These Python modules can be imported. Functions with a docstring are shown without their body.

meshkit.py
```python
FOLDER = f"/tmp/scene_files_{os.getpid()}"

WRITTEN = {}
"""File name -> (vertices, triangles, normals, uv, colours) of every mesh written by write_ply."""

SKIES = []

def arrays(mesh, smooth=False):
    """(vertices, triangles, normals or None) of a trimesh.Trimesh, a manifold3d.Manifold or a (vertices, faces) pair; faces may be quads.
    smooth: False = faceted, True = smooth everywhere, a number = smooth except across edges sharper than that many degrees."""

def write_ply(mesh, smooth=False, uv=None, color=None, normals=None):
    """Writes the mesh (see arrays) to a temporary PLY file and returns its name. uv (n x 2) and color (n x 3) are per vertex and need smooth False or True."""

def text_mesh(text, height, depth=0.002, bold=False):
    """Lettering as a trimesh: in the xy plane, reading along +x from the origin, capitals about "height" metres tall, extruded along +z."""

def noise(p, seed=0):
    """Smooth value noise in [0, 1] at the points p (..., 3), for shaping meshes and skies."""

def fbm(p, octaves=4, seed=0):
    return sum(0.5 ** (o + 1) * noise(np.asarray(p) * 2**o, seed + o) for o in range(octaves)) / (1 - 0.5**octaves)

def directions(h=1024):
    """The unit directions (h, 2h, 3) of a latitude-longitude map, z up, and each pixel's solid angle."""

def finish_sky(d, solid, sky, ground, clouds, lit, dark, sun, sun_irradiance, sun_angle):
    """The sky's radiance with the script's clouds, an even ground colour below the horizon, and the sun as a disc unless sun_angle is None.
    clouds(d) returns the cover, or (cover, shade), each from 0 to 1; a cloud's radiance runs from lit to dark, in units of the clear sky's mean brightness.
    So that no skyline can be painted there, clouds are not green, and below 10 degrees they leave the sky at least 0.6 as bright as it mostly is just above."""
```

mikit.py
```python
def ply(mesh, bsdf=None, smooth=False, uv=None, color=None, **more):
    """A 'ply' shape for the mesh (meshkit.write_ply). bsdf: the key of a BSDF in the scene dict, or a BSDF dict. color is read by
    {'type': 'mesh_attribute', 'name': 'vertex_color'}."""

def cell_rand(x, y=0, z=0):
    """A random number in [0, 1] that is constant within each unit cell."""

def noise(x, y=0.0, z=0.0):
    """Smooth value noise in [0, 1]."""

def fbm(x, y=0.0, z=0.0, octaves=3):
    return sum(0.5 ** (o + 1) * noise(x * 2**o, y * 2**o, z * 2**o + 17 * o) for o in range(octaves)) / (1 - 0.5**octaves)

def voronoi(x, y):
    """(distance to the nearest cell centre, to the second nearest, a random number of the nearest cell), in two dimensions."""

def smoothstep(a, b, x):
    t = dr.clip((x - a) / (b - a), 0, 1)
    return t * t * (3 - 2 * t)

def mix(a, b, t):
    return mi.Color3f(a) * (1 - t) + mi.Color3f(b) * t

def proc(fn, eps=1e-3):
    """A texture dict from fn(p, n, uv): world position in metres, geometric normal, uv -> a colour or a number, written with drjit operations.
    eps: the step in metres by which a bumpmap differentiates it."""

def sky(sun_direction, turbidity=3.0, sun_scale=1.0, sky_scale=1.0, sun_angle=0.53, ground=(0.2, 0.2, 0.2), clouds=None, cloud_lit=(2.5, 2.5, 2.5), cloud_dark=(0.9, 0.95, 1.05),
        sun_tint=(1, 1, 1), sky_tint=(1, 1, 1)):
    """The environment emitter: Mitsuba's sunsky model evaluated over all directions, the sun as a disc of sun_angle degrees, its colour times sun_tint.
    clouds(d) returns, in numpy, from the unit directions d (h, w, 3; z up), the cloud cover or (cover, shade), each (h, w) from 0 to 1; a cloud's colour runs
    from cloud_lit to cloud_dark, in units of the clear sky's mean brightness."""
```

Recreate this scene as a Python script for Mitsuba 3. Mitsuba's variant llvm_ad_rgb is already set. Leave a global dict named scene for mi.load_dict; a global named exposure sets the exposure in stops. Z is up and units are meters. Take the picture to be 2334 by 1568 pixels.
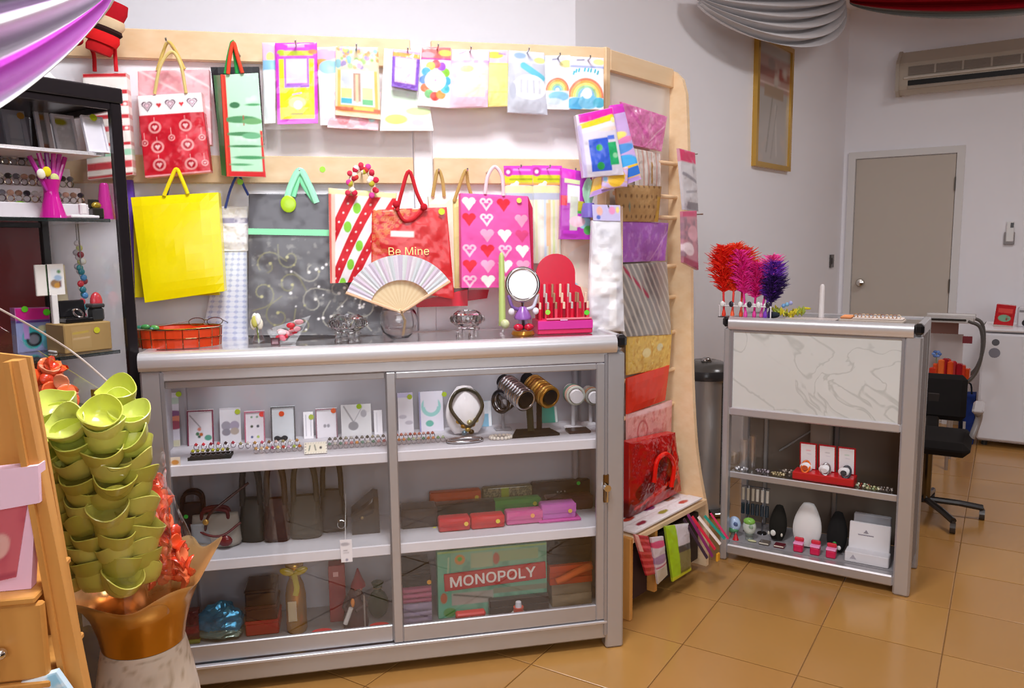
import math, random
import numpy as np
import trimesh
import mitsuba as mi
import drjit as dr
import mikit, meshkit
from mikit import proc, noise, fbm, voronoi, smoothstep, mix
from shapely.geometry import Polygon

T = mi.ScalarTransform4f
scene, labels = {}, {}
rng = np.random.RandomState(7)

# ---------------------------------------------------------------- camera, lamps, exposure
EYE = np.array([0.0, 0.0, 1.40])
_yaw, _pitch, _roll = np.radians([11.64, 7.27, -0.70])
FWD = np.array([math.sin(_yaw) * math.cos(_pitch), math.cos(_yaw) * math.cos(_pitch), -math.sin(_pitch)])
_r = np.array([math.cos(_yaw), -math.sin(_yaw), 0.0])
_u = np.cross(_r, FWD)
UP = -math.sin(_roll) * _r + math.cos(_roll) * _u
scene['camera'] = {'type': 'perspective', 'fov_axis': 'x', 'fov': math.degrees(2 * math.atan(1167 / 1785)), 'near_clip': 0.02, 'far_clip': 60.0,
                   'to_world': T().look_at(origin=EYE.tolist(), target=(EYE + FWD).tolist(), up=UP.tolist())}
exposure = 0.0
CEILING = 3.15
# ceiling lamps: (x, y, half width, half depth, radiance rgb, drop below the ceiling)
LAMPS = [(0.10, 1.45, 0.34, 0.34, (46, 46, 48)),
         (0.35, 0.10, 0.32, 0.32, (14, 13.9, 14.4)),  # added frontal fill above the viewer, in place of a flash
         (3.2, 2.5, 0.30, 0.30, (25, 24.7, 25.4))]

FILL_GLOW = (3.5, 3.55, 3.75)             # radiance of the added fill panel shaped as a shop window

# ---------------------------------------------------------------- colours and materials
def L(c):
    """An sRGB hex colour as linear reflectance."""
    if isinstance(c, str):
        c = c.lstrip('#')
        c = [int(c[i:i + 2], 16) / 255 for i in (0, 2, 4)]
        c = [x / 12.92 if x <= 0.04045 else ((x + 0.055) / 1.055) ** 2.4 for x in c]
    return np.asarray(c, float)

VC = {'type': 'mesh_attribute', 'name': 'vertex_color'}
def mat(name, rough, **k):
    scene[name] = {'type': 'twosided', 'bsdf': {'type': 'principled', 'base_color': k.pop('tex', VC), 'roughness': rough, **k}}
mat('paint', 0.55, specular=0.35)
mat('cloth', 0.9, specular=0.15, sheen=0.3)
mat('gloss', 0.22, specular=0.5)
mat('wet', 0.08, specular=0.5)
mat('alu', 0.34, metallic=0.65)
mat('chrome', 0.1, metallic=1.0)
mat('foil', 0.2, metallic=0.6)
mat('floor_tile', 0.19, specular=0.45)
scene['glass'] = {'type': 'thindielectric', 'int_ior': 1.5}
scene['film'] = {'type': 'thindielectric', 'int_ior': 1.35}
scene['tinted'] = {'type': 'thindielectric', 'int_ior': 1.45, 'specular_transmittance': {'type': 'rgb', 'value': [0.80, 0.84, 0.85]}}
scene['crystal'] = {'type': 'dielectric', 'int_ior': 1.5}
scene['mirror'] = {'type': 'twosided', 'bsdf': {'type': 'roughconductor', 'alpha': 0.03, 'material': 'Ag'}}

def LT(c):
    return [float(x) for x in L(c)]

def wood_fn(p, n, uv):
    a = fbm(p.x * 2.2 + p.y * 2.2, p.z * 45.0, (p.y - p.x) * 18.0, 3)
    b = noise(p.x * 6 + p.y * 6, p.z * 6, 3.0)
    return mix(LT('#e9d0ac'), LT('#d6b182'), dr.clip(0.75 * a + 0.3 * b - 0.1, 0, 1))
mat('wood', 0.42, tex=proc(wood_fn), specular=0.35)

def oak_and_dim_birch_fn(p, n, uv):
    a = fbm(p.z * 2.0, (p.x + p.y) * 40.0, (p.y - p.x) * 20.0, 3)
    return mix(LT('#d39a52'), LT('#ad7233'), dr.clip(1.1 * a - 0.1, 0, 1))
mat('oak_and_dim_birch', 0.4, tex=proc(oak_and_dim_birch_fn), specular=0.35)

def marble_fn(p, n, uv):
    s = (p.x - p.y) * 0.7
    w = fbm(s * 5 + 3, p.z * 5, 1.0, 3)
    v = dr.abs(fbm(s * 6.5 + 4 * w, p.z * 8 + s * 5, 7.0, 4) - 0.5)
    return mix(LT('#b9bbb6'), LT('#d2d3cf'), smoothstep(0.0, 0.05, v) * (0.55 + 0.45 * w))
mat('marble', 0.25, tex=proc(marble_fn), specular=0.5)

def wall_fn(p, n, uv):
    return mix(LT('#efeef2'), LT('#e9e8ec'), fbm(p.x * 1.3, p.y * 1.3, p.z * 1.3, 2))
mat('wall_paint', 0.6, tex=proc(wall_fn), specular=0.3)

# ---------------------------------------------------------------- mesh helpers: a mesh is (V, F) or (V, F, C)
def join(*ms):
    V, F, C, n = [], [], [], 0
    hasc = any(len(m) > 2 for m in ms)
    for m in ms:
        V.append(m[0]); F.append(np.asarray(m[1]) + n); n += len(m[0])
        if hasc:
            C.append(m[2])
    return (np.vstack(V), np.vstack(F), np.vstack(C)) if hasc else (np.vstack(V), np.vstack(F))

def tint(m, c):
    return (m[0], m[1], np.tile(L(c), (len(m[0]), 1)))

def quads(q):
    q = np.asarray(q)
    return np.vstack([q[:, [0, 1, 2]], q[:, [0, 2, 3]]])

def box(x0, x1, y0, y1, z0, z1, ch=0.0):
    x0, x1 = min(x0, x1), max(x0, x1); y0, y1 = min(y0, y1), max(y0, y1); z0, z1 = min(z0, z1), max(z0, z1)
    ch = min(ch, (x1 - x0) * .45, (y1 - y0) * .45, (z1 - z0) * .45)
    if ch <= 0:
        V = np.array([[x, y, z] for x in (x0, x1) for y in (y0, y1) for z in (z0, z1)], float)
        F = np.array([[0, 1, 3], [0, 3, 2], [4, 6, 7], [4, 7, 5], [0, 4, 5], [0, 5, 1], [2, 3, 7], [2, 7, 6], [0, 2, 6], [0, 6, 4], [1, 5, 7], [1, 7, 3]])
        return V, F
    P = []
    for sx, x in ((1, x0), (-1, x1)):
        for sy, y in ((1, y0), (-1, y1)):
            for sz, z in ((1, z0), (-1, z1)):
                P += [[x, y + sy * ch, z + sz * ch], [x + sx * ch, y, z + sz * ch], [x + sx * ch, y + sy * ch, z]]
    h = trimesh.convex.convex_hull(np.array(P))
    return np.array(h.vertices), np.array(h.faces)

def turn(m, c, ax, deg):
    """Rotates a mesh about the axis ax ('x', 'y', 'z') through c."""
    a = math.radians(deg); k = 'xyz'.index(ax); i, j = (k + 1) % 3, (k + 2) % 3
    V = np.array(m[0], float) - c
    W = V.copy()
    W[:, i] = math.cos(a) * V[:, i] - math.sin(a) * V[:, j]
    W[:, j] = math.sin(a) * V[:, i] + math.cos(a) * V[:, j]
    return (W + c, *m[1:])

def move(m, x=0, y=0, z=0):
    return (np.asarray(m[0]) + [x, y, z], *m[1:])

def scale(m, c, s):
    return ((np.asarray(m[0]) - c) * s + c, *m[1:])

def curve(pts, n=24, closed=False):
    """A Catmull-Rom curve through the points."""
    P = np.asarray(pts, float)
    if len(P) == 2:
        return P
    Q = np.vstack([P[-1], P, P[:2]]) if closed else np.vstack([2 * P[0] - P[1], P, 2 * P[-1] - P[-2]])
    seg = len(P) if closed else len(P) - 1
    per = max(2, n // seg)
    out = []
    for s in range(seg):
        a, b, c, d = Q[s:s + 4]
        for t in np.arange(per) / per:
            out.append(0.5 * (2 * b + (c - a) * t + (2 * a - 5 * b + 4 * c - d) * t * t + (3 * b - a - 3 * c + d) * t ** 3))
    if not closed:
        out.append(P[-1])
    return np.array(out)

def tube(pts, r, n=8, closed=False, flat=None):
    """A swept tube; flat=(a, b) gives an elliptic section (a across in the plane of the frame, b along its normal)."""
    P = np.asarray(pts, float)
    N = len(P)
    t = np.roll(P, -1, 0) - np.roll(P, 1, 0) if closed else np.gradient(P, axis=0)
    t /= np.linalg.norm(t, axis=1, keepdims=True) + 1e-12
    ref = np.array([0, 1.0, 0]) if abs(t[:, 1]).mean() < 0.8 else np.array([0, 0, 1.0])
    a = np.cross(t, ref); a /= np.linalg.norm(a, axis=1, keepdims=True) + 1e-12
    b = np.cross(t, a)
    ang = np.arange(n) * 2 * math.pi / n
    ra, rb = flat if flat else (r, r)
    ra = np.broadcast_to(ra, (N,))[:, None, None]; rb = np.broadcast_to(rb, (N,))[:, None, None]
    V = P[:, None] + ra * np.cos(ang)[None, :, None] * a[:, None] + rb * np.sin(ang)[None, :, None] * b[:, None]
    q = []
    for i in range(N if closed else N - 1):
        k = (i + 1) % N
        for j in range(n):
            l = (j + 1) % n
            q.append([i * n + j, i * n + l, k * n + l, k * n + j])
    V, F = V.reshape(-1, 3), quads(q)
    if not closed:
        V = np.vstack([V, P[:1], P[-1:]])
        F = np.vstack([F, [[N * n, (j + 1) % n, j] for j in range(n)], [[N * n + 1, (N - 1) * n + j, (N - 1) * n + (j + 1) % n] for j in range(n)]])
    return V, F

def rod(p0, p1, r, n=10):
    return tube([p0, p1], r, n)

def lathe(profile, c=(0, 0, 0), n=28, sx=1.0, sy=1.0):
    """Turns the profile [(radius, z), ...] about the z axis through c; radii of 0 close it."""
    pr = np.asarray(profile, float)
    ang = np.arange(n) * 2 * math.pi / n
    V = np.stack([pr[:, :1] * np.cos(ang) * sx, pr[:, :1] * np.sin(ang) * sy, np.repeat(pr[:, 1:], n, 1)], -1).reshape(-1, 3) + c
    q = [[i * n + j, i * n + (j + 1) % n, (i + 1) * n + (j + 1) % n, (i + 1) * n + j] for i in range(len(pr) - 1) for j in range(n)]
    return V, quads(q)

def ball(c, r, n=14):
    r = np.broadcast_to(r, (3,))
    a = np.linspace(-math.pi / 2, math.pi / 2, n)
    V, F = lathe(np.stack([np.cos(a), np.sin(a)], 1), n=int(n * 1.6))
    return V * r + c, F

def ext(poly, y0, y1):
    """The polygon [(x, z), ...] extruded from y0 to y1."""
    m = trimesh.creation.extrude_polygon(Polygon(poly).buffer(0) if not isinstance(poly, Polygon) else poly, abs(y1 - y0), engine='earcut')
    V = np.array(m.vertices)
    return np.stack([V[:, 0], min(y0, y1) + V[:, 2], V[:, 1]], 1), np.array(m.faces)[:, ::-1]

def arc(cx, cz, r, a0, a1, n=12):
    a = np.radians(np.linspace(a0, a1, n))
    return [(cx + r * math.cos(t), cz + r * math.sin(t)) for t in a]

def rrect(x0, x1, z0, z1, r):
    return arc(x1 - r, z0 + r, r, -90, 0, 6) + arc(x1 - r, z1 - r, r, 0, 90, 6) + arc(x0 + r, z1 - r, r, 90, 180, 6) + arc(x0 + r, z0 + r, r, 180, 270, 6)

def lettering(text, x, z, y, h, depth=0.0015, bold=True, width=None):
    """Raised lettering on a surface facing -y, its lower left corner at (x, z)."""
    m = meshkit.text_mesh(text, h, depth, bold)
    V = np.array(m.vertices)
    if width:
        V[:, 0] *= width / (V[:, 0].max() - V[:, 0].min())
    return np.stack([x + V[:, 0] - V[:, 0].min(), y - V[:, 2], z + V[:, 1]], 1), np.array(m.faces)

# ---------------------------------------------------------------- prints: colours per vertex in the object's own sheet coordinates
def soft(d, w):
    return np.clip(0.5 - d / w, 0, 1)[..., None]

def printed(bg, *ops):
    """A print as a function of (u, v, aspect): ops are tuples painted in order, in sheet coordinates 0..1."""
    def fn(u, v, asp, step):
        x, w = u * asp, step * 1.2
        C = np.tile(L(bg), (len(u), 1))
        for o in ops:
            k, a, col = o[0], o[1:-1], L(o[-1])
            if k == 'r':
                d = np.maximum(np.maximum(a[0] * asp - x, x - a[1] * asp), np.maximum(a[2] - v, v - a[3]))
            elif k == 'c':
                d = np.hypot(x - a[0] * asp, v - a[1]) - a[2]
            elif k == 'e':
                d = (np.hypot((x - a[0] * asp) / a[2], (v - a[1]) / a[3]) - 1) * min(a[2], a[3])
            elif k == 'o':
                d = np.abs(np.hypot(x - a[0] * asp, v - a[1]) - a[2]) - a[3]
            elif k == 'l':
                p, q = np.array([a[0] * asp, a[1]]), np.array([a[2] * asp, a[3]])
                t = np.clip(((x - p[0]) * (q - p)[0] + (v - p[1]) * (q - p)[1]) / max(((q - p) ** 2).sum(), 1e-9), 0, 1)
                d = np.hypot(x - p[0] - t * (q - p)[0], v - p[1] - t * (q - p)[1]) - a[4]
            elif k in 'hH':
                X, Y = np.abs(x - a[0] * asp) / a[2], (v - a[1]) / a[2] + 0.1
                d = np.minimum(np.hypot(X - 0.28, Y - 0.25) - 0.31, np.maximum((X - (Y + 0.62) * 0.70) * 0.82, Y - 0.30)) * a[2]
                if k == 'H':
                    d = np.abs(d + a[2] * 0.10) - a[2] * 0.09
            elif k == 'n':
                m = meshkit.fbm(np.stack([x * a[0], v * a[0], np.full_like(x, a[2])], -1), 3)
                C = C + (L(o[-1]) - C) * np.clip((m - (1 - a[1])) * 6, 0, 1)[:, None]
                continue
            elif k == 's':      # stripes: angle, period, duty, phase
                t = (x * math.cos(math.radians(a[0])) + v * math.sin(math.radians(a[0]))) / a[1] + a[3]
                d = (np.abs((t % 1) - 0.5) - a[2] / 2) * a[1]
            elif k == 'd':      # dots: period, radius, offset
                gx, gy = x / a[0], v / a[0]
                gx = gx + 0.5 * (np.floor(gy) % 2) * a[2]
                d = (np.hypot(gx % 1 - 0.5, gy % 1 - 0.5)) * a[0] - a[1]
            C = C + (col - C) * soft(d, w)
        return C
    return fn

def sheet(q, y, fn, thick=0.004, bulge=0.0, step=0.003, wave=0.0, seed=0):
    """A sheet or packet whose front is the quad q = (top left, top right, bottom right, bottom left) of (x, z) at depth y, facing -y; thick is how deep it goes
    behind, bulge how far its middle swells, wave how uneven it is; fn is a colour or a print."""
    q = np.asarray(q, float); y = np.broadcast_to(y, (4,)).astype(float)
    wid, hei = np.linalg.norm(q[1] - q[0]), np.linalg.norm(q[3] - q[0])
    flat = isinstance(fn, str)
    if flat:
        step = max(wid, hei) / 12 if (bulge or wave) else 9
    nu, nv = max(1, int(round(wid / step))), max(1, int(round(hei / step)))
    u, v = [g.ravel() for g in np.meshgrid(np.linspace(0, 1, nu + 1), np.linspace(0, 1, nv + 1))]
    Q = np.column_stack([q[:, 0], y, q[:, 1]])
    P = (1 - v)[:, None] * ((1 - u)[:, None] * Q[3] + u[:, None] * Q[2]) + v[:, None] * ((1 - u)[:, None] * Q[0] + u[:, None] * Q[1])
    B = P.copy()
    sw = (4 * u * (1 - u)) ** 0.5 * (4 * v * (1 - v)) ** 0.5
    P[:, 1] -= bulge * sw
    if wave:
        P[:, 1] -= wave * (meshkit.fbm(np.stack([u * 5 * wid / hei, v * 5, u * 0 + seed * 3.1], -1), 3) - 0.5) * 2 * np.clip(sw * 3, 0, 1)
    B[:, 1] += thick + bulge * 0.5 * sw
    C = np.tile(L(fn), (len(u), 1)) if flat else fn(u, v, wid / hei, step / hei)
    i, j = [g.ravel() for g in np.meshgrid(np.arange(nu), np.arange(nv))]
    a = j * (nu + 1) + i
    f = quads(np.stack([a, a + 1, a + nu + 2, a + nu + 1], 1))
    n = len(u)
    e = np.concatenate([np.arange(nu + 1), (np.arange(1, nv + 1)) * (nu + 1) + nu, nv * (nu + 1) + np.arange(nu - 1, -1, -1), np.arange(nv - 1, 0, -1) * (nu + 1)])
    k = np.roll(e, -1)
    side = quads(np.stack([e + n, k + n, k, e], 1))
    return np.vstack([P, B]), np.vstack([f, f[:, ::-1] + n, side]), np.vstack([C, C])

def film(q, y, seed=0):
    """One crinkled layer of clear film."""
    m = sheet(q, y, '#ffffff', .001, .004, wave=.004, seed=seed)
    n = len(m[0]) // 2
    return m[0][:n], m[1][(m[1] < n).all(1)]

def pane(x0, x1, y, z0, z1):
    return np.array([(x0, y, z0), (x1, y, z0), (x1, y, z1), (x0, y, z1)], float), np.array([[0, 1, 2], [0, 2, 3]])

def rectq(x0, x1, z0, z1):
    return [(x0, z1), (x1, z1), (x1, z0), (x0, z0)]

# ---------------------------------------------------------------- scene entries
def place(x, y, deg, z=0.0):
    a = math.radians(deg)
    M = np.eye(4)
    M[:3, :3] = [[math.cos(a), -math.sin(a), 0], [math.sin(a), math.cos(a), 0], [0, 0, 1]]
    M[:3, 3] = (x, y, z)
    return M

WORLD = place(0, 0, 0)
WING = place(0.95, 2.85, 37)            # the rack's angled end; x along it, y away from the viewer
SIDE = place(1.5615, 3.08, -44)         # the small counter's front
WALLB = place(0.968, 3.3, 39)
WALLC = place(3.888, 5.588, -44)
ORD = ['first', 'second', 'third', 'fourth', 'fifth', 'sixth', 'seventh', 'eighth', 'ninth', 'tenth', 'eleventh', 'twelfth', 'thirteenth', 'fourteenth']
CAB = place(-0.69, 2.45, 43)            # the black cabinet's front

def numbered(key):
    if key not in scene and key not in labels and not any(k.startswith(key + '__') for k in scene):
        return key
    i = 1
    while f'{key}_{i:03d}' in labels or f'{key}_{i:03d}' in scene:
        i += 1
    return f'{key}_{i:03d}'

def put(key, mesh, bsdf, color=None, smooth=False, frame=WORLD, **more):
    V, F = np.asarray(mesh[0], float), np.asarray(mesh[1], int)
    V = V @ frame[:3, :3].T + frame[:3, 3]
    C = mesh[2] if len(mesh) > 2 else np.tile(L(color if color is not None else '#ffffff'), (len(V), 1))
    if smooth is not False and smooth is not True and len(V) < 40000:
        tm = trimesh.Trimesh(V, F, process=False)
        tm.vertex_attributes['c'] = C
        # split the vertices on sharp edges, then shade smoothly
        comp = split_sharp(tm, smooth)
        V, F, C = comp
        smooth = True
    scene[key] = mikit.ply(trimesh.Trimesh(V, F, process=False), None if bsdf is None else bsdf, smooth=bool(smooth), color=np.clip(C, 0, 1), **more)
    return key

def split_sharp(tm, deg):
    F, V, C = tm.faces, tm.vertices, tm.vertex_attributes['c']
    adj, angle = tm.face_adjacency, tm.face_adjacency_angles
    keep = adj[angle < math.radians(deg)]
    from scipy.sparse import coo_matrix
    from scipy.sparse.csgraph import connected_components
    n = len(F)
    lab = connected_components(coo_matrix((np.ones(len(keep)), (keep[:, 0], keep[:, 1])), shape=(n, n)), directed=False)[1] if len(keep) else np.arange(n)
    pairs = np.stack([F.ravel(), np.repeat(lab, 3)], 1)
    uniq, inv = np.unique(pairs, axis=0, return_inverse=True)
    return np.asarray(V)[uniq[:, 0]], inv.reshape(-1, 3), np.asarray(C)[uniq[:, 0]]

class Thing:
    def __init__(self, name, label, cat, group=None, frame=WORLD):
        self.key, self.frame = numbered(name), frame
        labels[self.key] = {'label': label, 'category': cat}
        if group:
            labels[self.key]['group'] = group
    def add(self, part, mesh, bsdf='paint', color=None, smooth=False, label=None, under=None, kind=None, **more):
        base = (under or self.key) + '__' + part
        k, i = base, 1
        while k in scene:
            k = f'{base}_{i:03d}'; i += 1
        put(k, mesh, bsdf, color, smooth, self.frame, **more)
        if label or kind:
            labels[k] = {**({'label': label} if label else {}), **({'kind': kind} if kind else {})}
        return k
    def solo(self, mesh, bsdf='paint', color=None, smooth=False, **more):
        put(self.key, mesh, bsdf, color, smooth, self.frame, **more)
        return self

def solid(name, label, cat, mesh, bsdf='paint', color=None, smooth=False, group=None, frame=WORLD):
    return Thing(name, label, cat, group, frame).solo(mesh, bsdf, color, smooth)

def structure(name, mesh, bsdf, color=None, label=None, smooth=False, frame=WORLD):
    put(name, mesh, bsdf, color, smooth, frame)
    labels[name] = {'kind': 'structure', **({'label': label} if label else {})}

def dot(t, x, z, y, col, r=0.008, under=None):
    """A round price sticker on a face looking towards -y."""
    return t.add('price_sticker', ext(arc(x, z, r, 0, 345, 16), y - 0.0012, y), 'paint', col, under=under)

# ================================================================ the room
room = [(-2.2, 3.3), (0.968, 3.3), (3.845, 5.630), (7.2, 2.39), (7.2, -2.2), (-2.2, -2.2)]
def wall(name, a, b, label, bs='wall_paint', col=None):
    a, b = np.array(a), np.array(b)
    d = (b - a) / np.linalg.norm(b - a)
    n = np.array([-d[1], d[0]])           # outward, for a clockwise outline
    w = 0.1
    P = [a, b, b + n * w + d * 0.02, a + n * w - d * 0.02]
    V = np.array([[*p, z] for z in (-0.05, CEILING) for p in P])
    F = quads([[0, 1, 5, 4], [1, 2, 6, 5], [2, 3, 7, 6], [3, 0, 4, 7], [3, 2, 1, 0], [4, 5, 6, 7]])
    structure(name, (V, F), bs, col, label=label)
wall('wall_back', room[0], room[1], 'white wall behind the tall merchandise rack')
wall('wall_angled', room[1], room[2], 'grey white wall with the narrow gilt framed picture')
wall('wall_right', room[2], room[3], 'grey white wall with the door and the air conditioner')
wall('wall_far_right', room[3], room[4], 'plain wall on the far right of the shop', 'paint', '#4d4844')
wall('wall_front', room[4], room[5], 'plain wall behind the viewer', 'paint', '#4d4844')
wall('wall_left', room[5], room[0], 'plain wall on the left of the shop', 'paint', '#4d4844')
structure('ceiling', box(-2.4, 7.4, -2.4, 5.9, CEILING, CEILING + 0.1), 'wall_paint', label='white ceiling')

# floor: a grout bed and square polished tiles laid along the right wall's direction
structure('floor', box(-2.4, 7.4, -2.4, 5.9, -0.06, -0.0035), 'paint', '#7a5428', label='glossy tan tiled floor')
ax, ay = np.array([0.7193, -0.6947]), np.array([0.6947, 0.7193])
TS, G0 = 0.388, np.array([1.021, 2.342])
from shapely.geometry import Point
inside = Polygon(room)
rest = []
for i in range(-14, 16):
    for j in range(-14, 16):
        c = G0 + ax * TS * (i + 0.5) + ay * (TS * (j + 0.5) + 0.11)
        if not inside.buffer(0.2).contains(Point(c)):
            continue
        g = TS / 2 - 0.0018
        P = [c - ax * g - ay * g, c + ax * g - ay * g, c + ax * g + ay * g, c - ax * g + ay * g]
        q = [c + (p - c) * (1 - 0.0022 / g) for p in P]
        V = np.array([[*p, -0.003] for p in P] + [[*p, -0.0010] for p in P] + [[*p, 0.0] for p in q])
        F = quads([[k, (k + 1) % 4, (k + 1) % 4 + 4, k + 4] for k in range(4)] + [[k + 4, (k + 1) % 4 + 4, (k + 1) % 4 + 8, k + 8] for k in range(4)] + [[8, 9, 10, 11]])
        s = 0.95 + 0.1 * rng.rand()
        col = L('#a37740') * s * [1, 0.985 + 0.03 * rng.rand(), 0.97 + 0.06 * rng.rand()]
        r = c - EYE[:2]
        az = math.atan2(r[0], r[1]) - _yaw
        m = (V, F, np.tile(col, (12, 1)))
        if abs(az) < 0.68 and np.hypot(*r) > 1.2 and r[1] > 1.2 and not (c[1] > 2.95 and c[0] < 0.9):
            k, n = 'floor__tile', 1
            while k in scene:
                k = f'floor__tile_{n:03d}'; n += 1
            put(k, m, 'floor_tile')
        else:
            rest.append(m)
put('floor__tile_field', join(*rest), 'floor_tile')
labels['floor__tile_field'] = {'kind': 'stuff', 'label': 'the tiles out of view'}

for i, (x, y, w, d, rad) in enumerate(LAMPS):
    t = Thing('ceiling_light', ['square ceiling lamp in front of the tall rack', 'added square lamp above the viewer for frontal fill', 'square ceiling lamp over the small counter'][i], 'lamp')
    z = CEILING - 0.02
    V = np.array([[x - w, y - d, z], [x + w, y - d, z], [x + w, y + d, z], [x - w, y + d, z]])
    t.add('diffuser', (V, np.array([[0, 2, 1], [0, 3, 2]])), 'paint', '#ffffff', emitter={'type': 'area', 'radiance': {'type': 'rgb', 'value': list(rad)}})
    t.add('frame', join(box(x - w - .03, x + w + .03, y - d - .03, y - d, z - .01, CEILING), box(x - w - .03, x + w + .03, y + d, y + d + .03, z - .01, CEILING),
                        box(x - w - .03, x - w, y - d, y + d, z - .01, CEILING), box(x + w, x + w + .03, y - d, y + d, z - .01, CEILING)), 'paint', '#eeeeee')

# added glowing panel for frontal fill, shaped as a window with white bars
V = np.array([[-1.2, -2.19, 1.1], [1.9, -2.19, 1.1], [1.9, -2.19, 2.65], [-1.2, -2.19, 2.65]])
scene['window_1'] = mikit.ply(trimesh.Trimesh(V, np.array([[0, 2, 1], [0, 3, 2]]), process=False), 'paint', color=np.ones((4, 3)) * .8, emitter={'type': 'area', 'radiance': {'type': 'rgb', 'value': list(FILL_GLOW)}})
labels['window_1'] = {'kind': 'structure', 'label': 'added fill panel shaped as a shop window in the front wall'}
put('window_1__frame', join(box(-1.28, 1.98, -2.19, -2.15, 1.02, 1.1), box(-1.28, 1.98, -2.19, -2.15, 2.65, 2.73), *[box(x, x + .07, -2.19, -2.15, 1.1, 2.65) for x in (-1.27, -.2, .85, 1.9)]), 'paint', '#e6e6e6')

# door in the right wall with its frame, knob
x0, z1 = 0.013, 2.035
x1, _ = 0.744, 2.017
x0, x1, z1 = x0 + 0.02, x1 - 0.03, 2.02
structure('door_1', box(x0, x1, -0.012, 0.0, 0.01, z1, 0.003), 'paint', '#bdb3a7', label='plain beige door in the right wall', frame=WALLC)
def sub(key, mesh, bsdf, col, frame, smooth=False, label=None):
    put(key, mesh, bsdf, col, smooth, frame)
    if label:
        labels[key] = {'label': label}
sub('door_1__frame', join(box(x0 - .055, x0 - .004, -.03, 0, 0, z1 + .055), box(x1 + .004, x1 + .055, -.03, 0, 0, z1 + .055), box(x0 - .004, x1 + .004, -.03, 0, z1 + .004, z1 + .055)), 'paint', '#d8d6d4', WALLC)
kx, kz = 0.105, 1.067
knob = lathe([(0, 0), (.012, 0), (.013, .03), (.028, .04), (.032, .055), (.026, .07), (0, .075)], n=20)
knob = (np.stack([knob[0][:, 0] + kx, -0.012 - knob[0][:, 2], knob[0][:, 1] + kz], 1), knob[1])
sub('door_1__knob', knob, 'chrome', '#d8d4cc', WALLC, 40, 'round steel knob')
lx, lz = 0.060, 1.148
sub('door_1__hinge', join(*[box(x1 - .004, x1 + .006, -.034, -.012, zz, zz + .1) for zz in (.25, 1.0, 1.75)]), 'chrome', '#bbb7b0', WALLC)
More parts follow.
